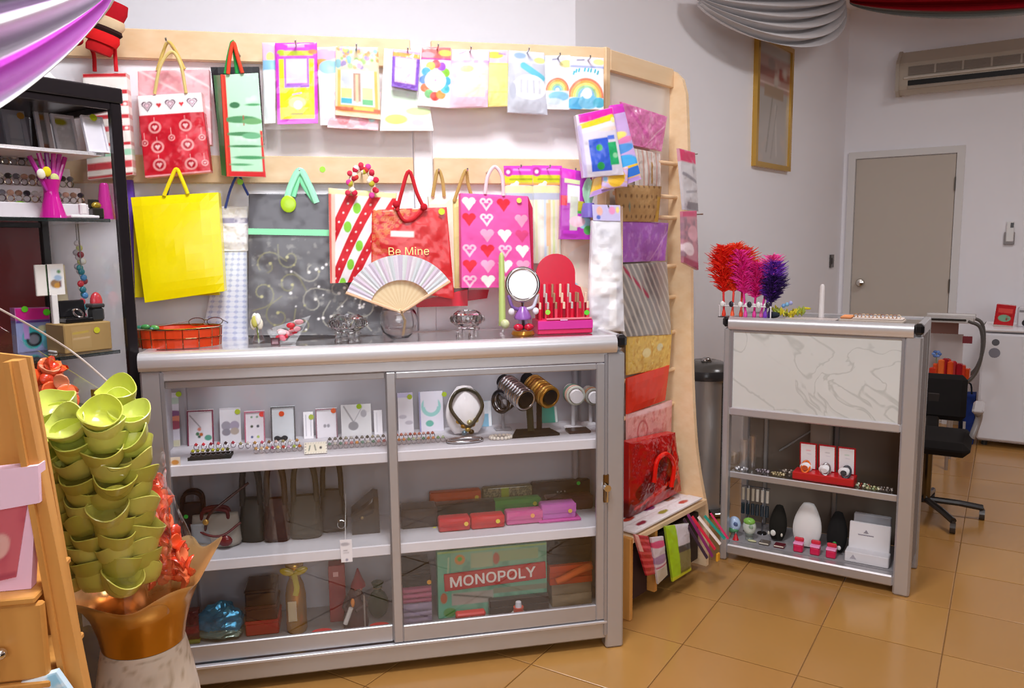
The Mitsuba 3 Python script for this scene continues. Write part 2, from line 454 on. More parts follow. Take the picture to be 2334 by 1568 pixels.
structure('baseboard_right', join(box(0, x0 - .056, -.012, 0, 0, .08), box(x1 + .056, 4.5, -.012, 0, 0, .08)), 'paint', '#b8a88e', frame=WALLC)
structure('baseboard_angled', box(0, 3.69, -.012, 0, 0, .08), 'paint', '#b8a88e', frame=WALLB)

# picture, switch on the angled wall
px0, pz0 = 1.878, 1.856
px1, _z = 2.467, 1.856
pic = Thing('framed_picture', 'narrow tall picture in a gilt frame hanging on the angled grey wall', 'picture', frame=WALLB)
pz1 = 2.64
fr = .03
pic.add('frame', join(box(px0, px0 + fr, -.03, 0, pz0, pz1), box(px1 - fr, px1, -.03, 0, pz0, pz1), box(px0 + fr, px1 - fr, -.03, 0, pz0, pz0 + fr), box(px0 + fr, px1 - fr, -.03, 0, pz1 - fr, pz1)), 'foil', '#c9a04a')
pic.add('canvas', sheet(rectq(px0 + fr, px1 - fr, pz0 + fr, pz1 - fr), -.016, printed('#a9a29c', ('r', 0, 1, .62, .90, '#a4837a'), ('r', 0, 1, .72, .80, '#8c5a50'), ('e', .7, .78, .10, .05, '#8a4036'),
        ('r', 0, 1, .66, .675, '#cdb6ae'), ('e', .4, .84, .08, .05, '#8f7c74'), ('n', 5, .4, 2, '#b3a59a'), ('r', .2, .8, .56, .66, '#9c8570'), ('l', .3, .1, .45, .55, .012, '#8d8880'), ('l', .62, .08, .55, .5, .012, '#b9b2ac'), ('l', .45, .05, .6, .5, .01, '#98928c')), .012, step=.012), 'gloss')
sx, sz = 3.475, 1.239
sw = Thing('light_switch', 'small dark light switch on the angled wall beside the door frame', 'switch', frame=WALLB)
sw.add('plate', box(sx - .04, sx + .04, -.012, 0, sz - .05, sz + .05, .003), 'gloss', '#4a4644')
sw.add('rocker', box(sx - .018, sx + .018, -.018, -.012, sz - .025, sz + .025, .003), 'gloss', '#5a5654')

# air conditioner on the right wall
ax0, az1 = 0.327, 2.753
_x, az0 = 0.363, 2.452
ac = Thing('air_conditioner', 'beige wall mounted split air conditioner high on the right wall', 'air conditioner', frame=WALLC)
a1 = ax0 + 1.0
prof = [(0.0, az0 + .02), (-.13, az0), (-.19, az0 + .03), (-.205, az0 + .06), (-.205, az1 - .10), (-.20, az1 - .085), (-.05, az1 + .02), (0.0, az1 + .02)]
def slab(prof, xa, xb):
    m = ext(prof, xa, xb)
    V = m[0]
    return np.stack([V[:, 1], V[:, 0], V[:, 2]], 1), m[1][:, ::-1]
ac.add('casing', slab(prof, ax0, a1), 'paint', '#b7ab9b')
ac.add('end_cap', slab([(0.0, az0 + .01), (-.14, az0 - .01), (-.215, az0 + .02), (-.222, az1 - .09), (-.212, az1 - .075), (-.05, az1 + .03), (0, az1 + .03)], ax0 - .022, ax0), 'paint', '#b0a698')
zt, zb = az1 - .115, az0 + .125
ac.add('grille', box(ax0 + .06, a1 - .03, -.2085, -.204, zb, zt), 'paint', '#4c4744', label='dark intake grille')
for k in range(7):
    zz = zb + (zt - zb) * (k + .5) / 7
    ac.add('grille_slat', box(ax0 + .06, a1 - .03, -.214, -.208, zz - .004, zz + .004), 'paint', '#84796f')
for k in range(5):
    xx = ax0 + .06 + .21 * (k + 1) * .82
    ac.add('grille_rib', box(xx - .006, xx + .006, -.217, -.208, zb, zt), 'paint', '#aaa094')
ac.add('outlet', box(ax0 + .06, a1 - .03, -.2085, -.195, az0 + .055, az0 + .09), 'paint', '#14110f', label='black air outlet slot')
ac.add('louvre', turn(box(ax0 + .06, a1 - .03, -.222, -.205, az0 + .03, az0 + .052, .003), (0, -.21, az0 + .04), 'x', 18), 'paint', '#a3978a')
ac.add('ledge', box(ax0 + .03, a1, -.222, -.205, zb - .025, zb - .008, .004), 'paint', '#c6bdb0')

# remote control in a holder on the right wall
rx, rz = 1.077, 1.433
rm = Thing('remote_control', 'small white remote control in a holder on the right wall', 'remote control', frame=WALLC)
rm.add('holder', box(rx - .035, rx + .03, -.03, 0, rz - .08, rz + .01, .004), 'paint', '#8f8b8b')
rm.add('body', box(rx - .024, rx + .024, -.034, -.012, rz - .06, rz + .085, .005), 'gloss', '#e4e4e2')
rm.add('screen', box(rx + .0, rx + .02, -.0355, -.034, rz + .04, rz + .075), 'gloss', '#56585a')

# swags of cloth at the ceiling
def swag(name, label, cat, frame, y, A, B, sag0, sag1, fn, nf=7, deep=.07, bs='cloth', skew=0.0, nu=70, nv=90):
    """A hanging swag between A and B (x, z); its upper hem sags by sag0, its lower hem by sag1; nf folds."""
    u, v = [g.ravel() for g in np.meshgrid(np.linspace(0, 1, nu), np.linspace(0, 1, nv))]
    A, B = np.array(A), np.array(B)
    hang = (4 * u * (1 - u)) ** 0.75
    uu = u + skew * u * (1 - u)
    x = A[0] + (B[0] - A[0]) * uu
    ph = v * nf * 2 * math.pi
    z = A[1] + (B[1] - A[1]) * u - (sag0 + (sag1 - sag0) * v) * hang - (1 - hang) * .06 * v
    yy = y - deep * (0.25 + 0.75 * hang) * (0.5 + 0.5 * np.sin(ph + 1.5 * u)) - .10 * v * hang
    z = z - 0.010 * np.sin(ph + 1.5 * u) * hang
    V = np.stack([x, yy, z], 1)
    C = fn(u, v)
    i, j = [g.ravel() for g in np.meshgrid(np.arange(nu - 1), np.arange(nv - 1))]
    a = j * nu + i
    f = quads(np.stack([a, a + nu, a + nu + 1, a + 1], 1))
    n = len(V)
    W = V + [0, .003, 0]
    e = np.concatenate([np.arange(nu), np.arange(1, nv) * nu + nu - 1, (nv - 1) * nu + np.arange(nu - 2, -1, -1), np.arange(nv - 2, 0, -1) * nu])
    k = np.roll(e, -1)
    m = (np.vstack([V, W]), np.vstack([f, f[:, ::-1] + n, quads(np.stack([e, k, k + n, e + n], 1))]), np.vstack([C, C]))
    return solid(name, label, cat, m, bs, smooth=True, frame=frame)
def bands(*bs):
    """Colour bands down the drape: (v where it begins, colour)."""
    def fn(u, v):
        C = np.tile(L(bs[0][1]), (len(u), 1))
        for t, c in bs[1:]:
            C = C + (L(c) - C) * np.clip((v - t) * 25 + .5, 0, 1)[:, None]
        return C
    return fn
swag('ceiling_drape', 'grey white gathered swag hanging in front of the angled wall above the picture', 'drape', WALLB, -.10, (0.919, 2.623), (3.154, 3.129), .0, .32, bands((0, '#c9c7c8')), 5, .10, skew=.1)
swag('ceiling_drape', 'dark red swag with a grey hem hanging at the ceiling above the air conditioner', 'drape', WALLC, -.75, (0.064, 3.057), (1.471, 2.860), -.12, .20, bands((0, '#6c0610'), (.3, '#8d0a16'), (.86, '#8f8c86')), 5, .09)
swag('ceiling_drape', 'white and magenta striped glossy swag hanging at the top left above the black cabinet', 'drape', WORLD, 1.80, (-0.913, 1.856), (-0.442, 1.967), -.08, .31,
     bands((0, '#4f8a4c'), (.30, '#6f8a6c'), (.38, '#c9a4d4'), (.46, '#dcd8de'), (.58, '#a098a4'), (.65, '#d8d3da'), (.71, '#b43cb4'), (.82, '#d88ad2'), (.90, '#cfd4da')), 4, .08, 'paint', skew=-.55)

# ================================================================ the tall wooden merchandise rack with its angled end
RK = 2.85
rack = Thing('display_rack', 'tall birch merchandise rack with white panels, slat rails and an angled end', 'display rack')
rack.add('back_panel', box(-1.25, .238, RK + .014, RK + .03, .05, 2.06), 'paint', '#f4f3f8', label='white panel of the left bay')
rack.add('back_panel', box(.308, .935, RK + .014, RK + .03, .05, 2.06), 'paint', '#f4f3f8', label='white panel of the right bay')
rack.add('post', box(.24, .306, RK - .002, RK + .04, 0, 2.09, .004), 'paint', '#f2f0f4', label='white upright between the two bays')
for z0, z1 in ((2.014, 2.108), (1.616, 1.708)):
    rack.add('slat_rail', box(-1.25, .237, RK - .012, RK + .013, z0, z1, .003), 'wood')
    rack.add('slat_rail', box(.309, .945, RK - .012, RK + .013, z0, z1, .003), 'wood')
def wing(part, mesh, bs, col=None, **k):
    V = np.asarray(mesh[0]) @ WING[:3, :3].T + WING[:3, 3]
    return rack.add(part, (V, *mesh[1:]), bs, col, **k)
wing('corner_post', box(-.012, .016, -.012, .03, 0.3, 2.11, .003), 'wood')
wing('end_panel', box(.018, .475, .006, .02, .3, 2.03), 'paint', '#d9d0c6', label='pale panel of the angled end')
wing('slat_rail', box(.017, .476, -.012, .012, 2.03, 2.105, .003), 'wood')
for z in (1.72, 1.585, 1.50, 1.30, 1.17, 1.02, .86, .71):
    wing('dowel', rod((.02, -.028, z), (.476, -.028, z), .009), 'wood')
# the side board: its front edge runs straight, rounds off at the top and sweeps forward at the foot
zs = np.array([.02, .10, .18, .26, .34, .45, .60, .9, 1.4, 1.9])
ys = np.array([-.20, -.20, -.20, -.195, -.178, -.155, -.135, -.115, -.10, -.075])
cv = curve(np.stack([ys, zs], 1), 40)
outline = [(.03, .02)] + [tuple(p) for p in cv] + [(-.068, 2.0), (-.05, 2.06), (-.015, 2.095), (.03, 2.105)]
side = ext(outline, .476, .498)
sideV = np.stack([side[0][:, 1], side[0][:, 0], side[0][:, 2]], 1)
wing('side_board', (sideV, side[1]), 'wood')
wing('base_top', box(-.10, .475, -.20, .02, .295, .32, .004), 'wood')
wing('base_side', box(-.12, -.10, -.20, .02, 0, .32, .003), 'oak_and_dim_birch')  # base parts in darker wood: the dim light down here put into colour
wing('base_divider', box(.06, .08, -.195, .02, .05, .295), 'oak_and_dim_birch')
wing('base_plinth', box(-.10, .475, -.06, -.04, 0, .05), 'oak_and_dim_birch')
wing('base_back', box(-.10, .475, .0, .012, .05, .295), 'paint', '#3a2018', label='dark back of the base compartment')  # darkness of the compartment painted onto its back

def hook(x, z, y0=RK - .012, y1=RK - .13):
    rack.add('hook', tube(curve([(x, y0, z), (x, y1 + .01, z), (x, y1, z + .008)], 8), .0028, 6), 'chrome', '#c9c9c9')
def whook(x, z, y1=-.12):
    wing('hook', rod((x, .0, z), (x, y1, z), .003, 6), 'chrome', '#c9c9c9')

def bag(name, label, q, y, fn, handles=(), hcol='#d0a040', r=.004, depth=.03, bulge=.008, bs='paint', frame=WORLD, group=None, wave=.004, flat=None, seed=0, hbs='cloth', step=.003):
    """A paper gift bag: folded body and rope or ribbon handles given as lists of (x, z) points."""
    t = Thing(name, label, 'gift bag', group, frame)
    t.add('body', sheet(q, y, fn, depth, bulge, step, wave, seed), bs)
    for k, h in enumerate(handles):
        yy = y - .004 if k == 0 else y + depth + .002
        t.add('handle', tube(curve([(p[0], yy, p[1]) for p in h], 24), r, 8, flat=flat), hbs, hcol if isinstance(hcol, str) else hcol[k])
    return t

B0 = 2.70
# --- upper row, left part
t = bag('gift_bag', 'white gift bag with red and green stripes and red handles, half behind the black cabinet', [(-0.789, 1.942), (-0.662, 1.948), (-0.663, 1.634), (-0.798, 1.617)], 2.74,
        printed('#f4efe9', ('r', 0, 1, .96, 1, '#c41f28'), ('r', 0, 1, .80, .84, '#c9303a'), ('r', 0, 1, .68, .73, '#d2404a'), ('r', 0, 1, .56, .60, '#c9303a'), ('r', 0, 1, .44, .49, '#d2404a'), ('r', 0, 1, .30, .33, '#c9303a'), ('r', 0, 1, .20, .26, '#9fd8b8'),
                ('r', 0, 1, .08, .15, '#d2404a'), ('r', 0, 1, 0, .03, '#b01a22'), ('c', .93, .70, .015, '#f4efe9'), ('c', .93, .465, .015, '#f4efe9')),
        [[(-0.752, 1.949), (-0.751, 1.999), (-0.760, 2.034), (-0.724, 2.053), (-0.693, 2.036), (-0.690, 2.001), (-0.690, 1.951)]], '#c8242c', .006, .04)
hook(-0.724, 2.051)
t = Thing('santa_ornament', 'red cloth santa belly ornament with black belt and beige trim hanging above the black cabinet', 'ornament')
cx, cz = -0.703, 2.068
rr = .052
for nm, z0, z1, k, c in (('coat', .035, .085, .92, '#a81420'), ('trim', .005, .035, 1.0, '#cdb492'), ('belt', -.012, .005, 1.0, '#2a1614'), ('jacket_hem', -.045, -.012, .98, '#d41f22'), ('trouser', -.075, -.045, .78, '#b51a1e')):
    m = lathe([(0, z0), (rr * k * .9, z0), (rr * k, (z0 + z1) / 2), (rr * k * .9, z1), (0, z1)], (cx, 2.70, cz), 20, 1, .6)
    t.add(nm, turn(m, (cx, 2.7, cz), 'y', 20), 'cloth', c, 40)
hook(cx + .01, cz + .072)
t.add('hanging_loop', tube(curve([(cx - .02, 2.7, cz + .07), (cx + .01, 2.715, cz + .085), (cx + .03, 2.7, cz + .06)], 10), .002, 6), 'cloth', '#c03030')
mx, mz = -0.811, 2.031
solid('bow', 'small dark red ribbon bow in front of the rack rail at the top left', 'bow', join(ball((mx - .02, 2.70, mz), (.024, .012, .016)), ball((mx + .02, 2.70, mz), (.024, .012, .016)), ball((mx, 2.695, mz), .010)), 'cloth', '#8e1420', True)

bag('gift_bag', 'pale pink gift bag with gold handles hanging behind the red heart bag', [(-0.633, 1.959), (-0.419, 1.971), (-0.424, 1.733), (-0.643, 1.727)], 2.76,
    printed('#f0b3b8', ('n', 9, .5, 1, '#e59aa2'), ('s', 60, .25, .12, 0, '#f6cfd0')),
    [[(-0.574, 1.962), (-0.552, 2.020), (-0.535, 2.050), (-0.515, 2.024), (-0.492, 1.968)]], '#cdb061', .005, .035)
hook(-0.535, 2.046)
hearts = []
for k, (hx, hy) in enumerate(((.14, .87), (.5, .88), (.84, .885))):
    hearts += [('h', hx, hy, .105, '#4a2740'), ('h', hx, hy, .078, '#f7dfe6'), ('h', hx, hy, .055, '#5c3250'), ('h', hx, hy, .038, '#f3cfd9')]
for hx in (.32, .67):
    hearts += [('h', hx, .87, .05, '#d7373f')]
for (cx_, cy_) in ((.23, .60), (.24, .36), (.24, .14), (.47, .46), (.70, .60), (.70, .36), (.72, .12), (.93, .44), (.93, .12), (.05, .42)):
    hearts += [('l', cx_, cy_, cx_, cy_ + .12, .003, '#efb1b1'), ('c', cx_, cy_, .075 if cx_ in (.23, .24, .70, .72) else .04, '#eaa0a0'), ('c', cx_, cy_, .052 if cx_ in (.23, .24, .70, .72) else .026, '#b51d2c'), ('h', cx_, cy_, .05 if cx_ in (.23, .24, .7, .72) else .02, '#f3c2c2')]
t = bag('gift_bag', 'red foil gift bag with a white top band of three hearts at the upper left', [(-0.626, 1.872), (-0.436, 1.888), (-0.422, 1.641), (-0.619, 1.622)], 2.70,
    printed('#c41c2c', ('n', 6, .45, 3, '#d84450'), ('r', 0, 1, .755, 1, '#fbf3f3'), *hearts, ('r', 0, 1, 0, .02, '#e7a3a8')),
    [[(-0.574, 1.878), (-0.551, 1.964), (-0.515, 2.007), (-0.491, 1.966), (-0.481, 1.883)]], '#d6c07c', .005, .045, bs='gloss', step=.0024)

bag('gift_bag', 'black gift bag whose top edge shows behind the green bottle bag', [(-0.415, 1.981), (-0.265, 1.987), (-0.263, 1.737), (-0.402, 1.735)], 2.775, '#1d1b1f', (), depth=.02)
# green bottle bag: front, gusset and handles
t = Thing('bottle_bag', 'tall green bottle gift bag with red edges and twisted red and green handles', 'gift bag')
q = [(-0.369, 1.939), (-0.259, 1.948), (-0.251, 1.623), (-0.367, 1.625)]
t.add('body', sheet(q, 2.68, printed('#b7e8c4', ('n', 8, .35, 5, '#cdf0d6'), ('r', 0, .10, 0, 1, '#c6352c'), ('r', .93, 1, 0, .45, '#d0262a'), ('r', 0, 1, 0, .055, '#d0262a'), ('e', .3, .70, .05, .03, '#39754b'), ('e', .8, .70, .07, .012, '#4c9a62'), ('e', .45, .56, .16, .035, '#4f8f5c'), ('r', .5, .53, .5, .6, '#b03a36'), ('e', .75, .54, .1, .03, '#6aa568'),
      ('e', .45, .42, .15, .02, '#4b8a5a'), ('e', .7, .40, .09, .03, '#6bb081'), ('e', .5, .30, .17, .013, '#418350'), ('e', .6, .19, .15, .018, '#4b9a62'), ('e', .35, .12, .1, .012, '#5aa56e')), .004, .004, .0024), 'paint')
A, B_, C_, D_ = [(-0.406, 1.953), (-0.368, 1.939), (-0.367, 1.625), (-0.398, 1.636)]
V = np.array([(A[0], 2.76, A[1]), (B_[0], 2.684, B_[1]), (C_[0], 2.684, C_[1]), (D_[0], 2.76, D_[1]), (A[0] + .07, 2.76, A[1]), (D_[0] + .07, 2.76, D_[1])])
t.add('gusset', (V, np.array([[0, 1, 2], [0, 2, 3], [0, 3, 5], [0, 5, 4], [0, 4, 1], [3, 2, 5]])), 'gloss', '#12a05a')
t.add('gusset_edge', tube([V[1] + [.0, -.006, 0], V[2] + [.0, -.006, 0]], .005, 6), 'paint', '#d8402c')
t.add('handle', tube(curve([(*p[:1], 2.674, p[1]) for p in [(-0.349, 1.941), (-0.341, 1.992), (-0.328, 2.036), (-0.318, 1.993), (-0.306, 1.945)]], 20), .006, 8), 'cloth', '#d4472f')
t.add('handle', tube(curve([(*p[:1], 2.690, p[1]) for p in [(-0.359, 1.944), (-0.345, 2.002), (-0.331, 2.043), (-0.327, 1.999), (-0.324, 1.946)]], 20), .006, 8), 'cloth', '#2f9a4c')
hook(-0.329, 2.035)

def pack(name, label, q, y, fn, clear=None, thick=.012, bulge=.006, cat='party pack', group=None, frame=WORLD, header=None, bs='gloss', wave=.003, seed=0, inner=True, step=.0026, hk=None):
    """A retail pack: a printed card or packet, and where clear is given, the larger clear sleeve it sits in."""
    t = Thing(name, label, cat, group, frame)
    t.add('card', sheet(q, y, fn, thick, bulge, step, wave, seed), bs)
    if clear is not None:
        t.add('clear_sleeve', film(clear, y - .008, seed), 'film')
    if header is not None:
        t.add('header_card', sheet(header[0], y - .004, header[1], .003, 0, .0026), 'paint')
    return t
PK = 2.76
# --- upper row of packs on the main face
q = [(-0.209, 2.060), (-0.076, 2.067), (-0.083, 1.808), (-0.214, 1.802)]
pack('party_pack', 'magenta and yellow carded toy pack with a pale pink window, in a clear sleeve', q, PK,
     printed('#d13fd0', ('r', .08, .92, .06, .80, '#f2ea1c'), ('r', .10, .90, .84, .90, '#bfd028'), ('e', .14, .885, .05, .028, '#b8d22a'), ('e', .9, .885, .06, .03, '#f28a50'), ('r', .3, .7, .94, .98, '#f2a9ee'), ('r', .20, .80, .46, .82, '#b065d8'), ('r', .25, .75, .50, .80, '#f6cfe0'), ('r', .2, .8, .445, .475, '#9a55cc'),
             ('r', .25, .78, .10, .42, '#f4df08'), ('e', .5, .26, .11, .07, '#efe38e'), ('c', .52, .23, .055, '#e6d9e0'), ('l', .36, .12, .62, .12, .006, '#7d6a30'), ('l', .4, .36, .6, .38, .01, '#c9aee0')),
     [(-0.246, 2.060), (-0.059, 2.066), (-0.065, 1.789), (-0.254, 1.783)])
hook(-0.142, 2.055)
q = [(-0.251, 2.064), (-0.208, 2.065), (-0.221, 1.809), (-0.257, 1.805)]
pack('party_pack', 'pastel pack mostly hidden behind the magenta carded pack, with a pink and blue header', q, 2.775, printed('#e9eef0', ('r', 0, 1, .72, 1, '#f2c2e2'), ('e', .6, .82, .05, .06, '#e7ee8a'), ('r', 0, 1, .66, .78, '#8fc8ea'), ('n', 6, .3, 2, '#dfe8e6')))
conf = []
cr = np.random.RandomState(3)
for k in range(60):
    conf.append(('c', cr.rand(), .70 + .30 * cr.rand(), .022 + .02 * cr.rand(), ['#e7d27a', '#8ec1c9', '#d79ad0', '#e2a46e', '#a0c77a', '#9a8ab8', '#e6e4e2'][k % 7]))
pack('party_pack', 'candle set pack with a confetti header and two tall tubes, hanging beside the magenta pack', [(-0.016, 2.058), (0.123, 2.059), (0.124, 1.824), (-0.026, 1.836)], PK,
     printed('#e9d9b8', *conf, ('r', .05, .95, .06, .66, '#e8bd62'), ('r', .12, .88, .16, .66, '#e6e9ea'), ('r', .13, .37, .18, .64, '#c9d0d8'), ('r', .13, .37, .18, .26, '#4fb0c4'), ('r', .13, .37, .26, .40, '#d6e08c'), ('r', .60, .84, .18, .26, '#6fc183'), ('r', .60, .84, .26, .42, '#dfe3a0'), ('r', .60, .84, .42, .64, '#d3d3e2'),
             ('r', .40, .57, .22, .62, '#b98f7c'), ('r', .45, .52, .2, .6, '#e7c9a4'), ('r', 0, 1, .07, .13, '#cf6f48'), ('r', .4, .85, .10, .14, '#f0d45e')), thick=.02)
hook(0.051, 2.050)
pack('party_pack', 'pink pack with red dots showing below the candle set pack', [(-0.040, 1.919), (0.128, 1.917), (0.115, 1.790), (-0.054, 1.797)], 2.775, printed('#f0c6cf', ('e', .3, .3, .18, .22, '#ef9aa2'), ('e', .7, .35, .16, .25, '#ee9cb0'), ('e', .5, .5, .12, .14, '#eedf7a'), ('e', .86, .4, .12, .2, '#b9e6ee'), ('r', 0, 1, 0, .08, '#f4d7e0')))
pack('party_pack', 'clear pastel pack with pink and orange header left of the candle set pack', [(-0.077, 2.055), (-0.012, 2.060), (-0.022, 1.805), (-0.076, 1.804)], 2.775, printed('#eeeaf2', ('e', .4, .9, .16, .08, '#f2b4ea'), ('e', .2, .78, .12, .07, '#f5a75a'), ('e', .6, .74, .14, .09, '#9fd0f2'), ('n', 7, .3, 4, '#e3dff0')))
pack('party_pack', 'white pack with a soft green design behind the purple framed pack', [(0.144, 2.060), (0.268, 2.056), (0.304, 1.792), (0.121, 1.789)], 2.775,
     printed('#f4f5f3', ('r', 0, .2, .7, .96, '#e4f1ee'), ('r', 0, .75, .34, .5, '#dff6df'), ('e', .3, .14, .1, .06, '#e6e77a'), ('e', .75, .24, .12, .05, '#cfe6a8'), ('e', .72, .1, .06, .04, '#d8d2ec'), ('n', 8, .25, 2, '#e6ecee')))
pack('party_pack', 'small purple framed pack with a pale pink window and orange header', [(0.171, 2.049), (0.262, 2.042), (0.250, 1.918), (0.163, 1.931)], PK - .02,
     printed('#8f63d0', ('r', 0, 1, .82, .95, '#f0b05a'), ('r', 0, 1, .94, 1, '#f0a8d8'), ('r', .10, .88, .13, .80, '#f8d6e4')))
hook(0.219, 2.045)
ball_cols = ['#57b5e0', '#8fd04a', '#a75cd0', '#e65c68', '#f0d24a', '#62b7e8', '#6a96d8', '#e07a50', '#7cc07a', '#e2544a', '#f2a04a', '#5cc6d8']
ring = [('c', .5 + .36 * math.cos(a), .44 + .27 * math.sin(a), .075, ball_cols[k]) for k, a in enumerate(np.linspace(0, 2 * math.pi, 13)[:12])]
pk = pack('party_pack', 'white party pack with a ring of coloured balloons and a red header', [(0.270, 2.067), (0.369, 2.068), (0.364, 1.867), (0.250, 1.873)], PK,
     printed('#f7f3f6', *ring, ('r', 0, 1, .80, 1, '#f07a78'), ('e', .8, .9, .12, .05, '#f5d968'), ('e', .2, .86, .12, .05, '#f6aeb8'), ('r', 0, 1, .78, .81, '#c94fa0'), ('c', .5, .44, .17, '#fbf6fa'), ('l', .36, .50, .64, .50, .008, '#d6a9cc'), ('l', .40, .38, .62, .38, .008, '#c7a7d6'), ('c', .5, .44, .014, '#c97ab8')))
hook(0.321, 2.060)
pack('party_pack', 'pale pink pack with cream wrapped tablecloth inside, right of the balloon ring pack', [(0.372, 2.062), (0.502, 2.064), (0.493, 1.873), (0.358, 1.867)], PK,
     printed('#f2d3e6', ('r', 0, 1, .76, .81, '#d9b4e6'), ('l', .2, .92, .35, .96, .012, '#c98aa8'), ('r', .15, .98, .30, .72, '#f3efdc'), ('e', .4, .66, .12, .06, '#f2e79a'), ('r', .2, .9, .18, .34, '#f5f1cf'), ('n', 6, .3, 6, '#f7eef0')), bulge=.014)
hook(0.432, 2.056)
pack('party_pack', 'pack with a pink header and a plain yellow tablecloth inside', [(0.462, 2.068), (0.570, 2.069), (0.567, 1.880), (0.454, 1.874)], PK + .012,
     printed('#f3ee94', ('r', 0, 1, .75, 1, '#f0c7dc'), ('e', .55, .9, .16, .06, '#f2d35e'), ('l', .7, .93, .9, .92, .012, '#b89ac8'), ('s', 90, .5, .06, 0, '#ece77f')), bulge=.010)
pack('party_pack', 'grey blue pack with a rounded white plate stack and a turquoise flash', [(0.570, 2.066), (0.696, 2.062), (0.707, 1.851), (0.563, 1.857)], PK,
     printed('#c6cad6', ('r', 0, 1, .80, 1, '#d5daf0'), ('e', .3, .92, .1, .05, '#98b4dc'), ('e', .85, .86, .1, .05, '#e6e690'), ('l', .4, .76, .88, .58, .055, '#6fc6dc'), ('e', .55, .42, .27, .2, '#f0f2f4'), ('r', .3, .36, .32, .54, '#c4c8d2'), ('r', .46, .52, .32, .54, '#c4c8d2'), ('r', .62, .68, .32, .54, '#c4c8d2'), ('r', .78, .84, .32, .54, '#d4d8e0'), ('e', .12, .35, .05, .14, '#b4b9c8')), bulge=.012)
hook(0.633, 2.060)
def rainbow(cx_, cy_, r, w=.02):
    out = []
    for k, c in enumerate(('#ee8a6a', '#f3b75e', '#f2e27a', '#a8d9a0', '#8cc6ea')):
        out.append(('o', cx_, cy_, r - k * w * 1.8, w, c))
    return out
pack('party_pack', 'white pack with a small rainbow print and a lilac header', [(0.699, 2.053), (0.791, 2.057), (0.790, 1.871), (0.691, 1.871)], PK,
     printed('#f1f5f8', *rainbow(.5, .36, .20), ('r', 0, 1, 0, .34, '#ecf4f8'), ('e', .55, .24, .2, .09, '#8fcbe6'), ('e', .4, .14, .16, .06, '#d8eaf2'), ('r', 0, 1, .80, 1, '#dfe3f6'), ('e', .85, .84, .14, .07, '#e9e29a'), ('l', .3, .92, .5, .93, .012, '#8f8fa8')))
hook(0.743, 2.046)
lt = []
for k, (a_, b_) in enumerate(((.10, .68), (.17, .72), (.25, .735), (.42, .75), (.52, .745), (.60, .74), (.72, .73), (.80, .70))):
    lt += [('l', a_, b_ - .02, a_ + .02, b_ + .03, .018, '#3fb4c8')]
pack('party_pack', 'white napkin pack with a big rainbow over blue clouds and turquoise lettering', [(0.789, 2.052), (0.912, 2.050), (0.912, 1.872), (0.784, 1.873)], PK - .006,
     printed('#fbfbfc', *rainbow(.48, .24, .33, .026), ('r', 0, 1, 0, .22, '#eef6fa'), ('e', .2, .10, .2, .12, '#58b4e0'), ('e', .55, .14, .2, .14, '#7cc8e6'), ('e', .86, .13, .12, .10, '#5fc0d8'), ('e', .5, .30, .10, .10, '#f7fbfd'), *lt, ('r', 0, 1, .82, 1, '#e8e4f6'), ('r', 0, 1, .79, .83, '#a9b4e6'), ('e', .85, .91, .12, .06, '#eeea9e'), ('l', .2, .93, .4, .94, .012, '#7f7f98')))
hook(0.852, 2.041)

# --- lower row
bag('gift_bag', 'deep purple gift bag hanging behind the yellow bag beside the black cabinet', [(-0.700, 1.622), (-0.681, 1.622), (-0.667, 1.242), (-0.713, 1.237)], 2.79, '#6a45b8', (), depth=.02)
t = bag('gift_bag', 'plain bright yellow gift bag with yellow handles at the left of the rack', [(-0.663, 1.560), (-0.401, 1.576), (-0.400, 1.259), (-0.644, 1.228)], 2.69, '#f0e000',
    [[(-0.564, 1.565), (-0.540, 1.617), (-0.522, 1.648), (-0.508, 1.617), (-0.493, 1.571)]], '#e8d820', .006, .05, bs='gloss', wave=.0015)
hook(-0.523, 1.645)
bag('gift_bag', 'second yellow gift bag just behind the first, its corner showing lower left', [(-0.672, 1.556), (-0.435, 1.570), (-0.426, 1.244), (-0.687, 1.242)], 2.75, '#e3d400',
    [[(-0.570, 1.565), (-0.557, 1.608), (-0.544, 1.650), (-0.559, 1.608), (-0.575, 1.566)]], '#34408a', .004, .02)
# clear film gift bag with dots and a blue cord
t = Thing('dotted_film_bag', 'clear gift bag with a blue dot grid and blue cord between yellow and grey bags', 'gift bag')
q = [(-0.423, 1.392), (-0.334, 1.391), (-0.348, 1.048), (-0.509, 1.054)]
t.add('dotted_film', sheet(q, 2.785, printed('#dfe5f2', ('d', .052, .012, 0, '#7c8cc4'), ('s', 0, .052, .12, .0, '#c6cfe6'), ('s', 90, .052, .12, .0, '#c6cfe6'), ('r', 0, 1, 0, .10, '#eef1f6')), .004, .004, .0022), 'gloss')
q = [(-0.410, 1.536), (-0.321, 1.536), (-0.330, 1.388), (-0.415, 1.389)]
t.add('header', sheet(q, 2.78, printed('#f6f5f8', ('r', 0, 1, .62, .74, '#9d9bb8'), ('n', 6, .35, 9, '#dcdae6')), .005, .006, .003, .005), 'wet', label='shiny white header')
t.add('handle', tube(curve([(p[0], 2.775, p[1]) for p in [(-0.395, 1.530), (-0.374, 1.594), (-0.348, 1.639), (-0.332, 1.601), (-0.319, 1.572)]], 20), .004, 8), 'cloth', '#4a5aa8')
hook(-0.348, 1.634)
dot(t, -0.342, 1.615, 2.768, '#9be04a', .010)

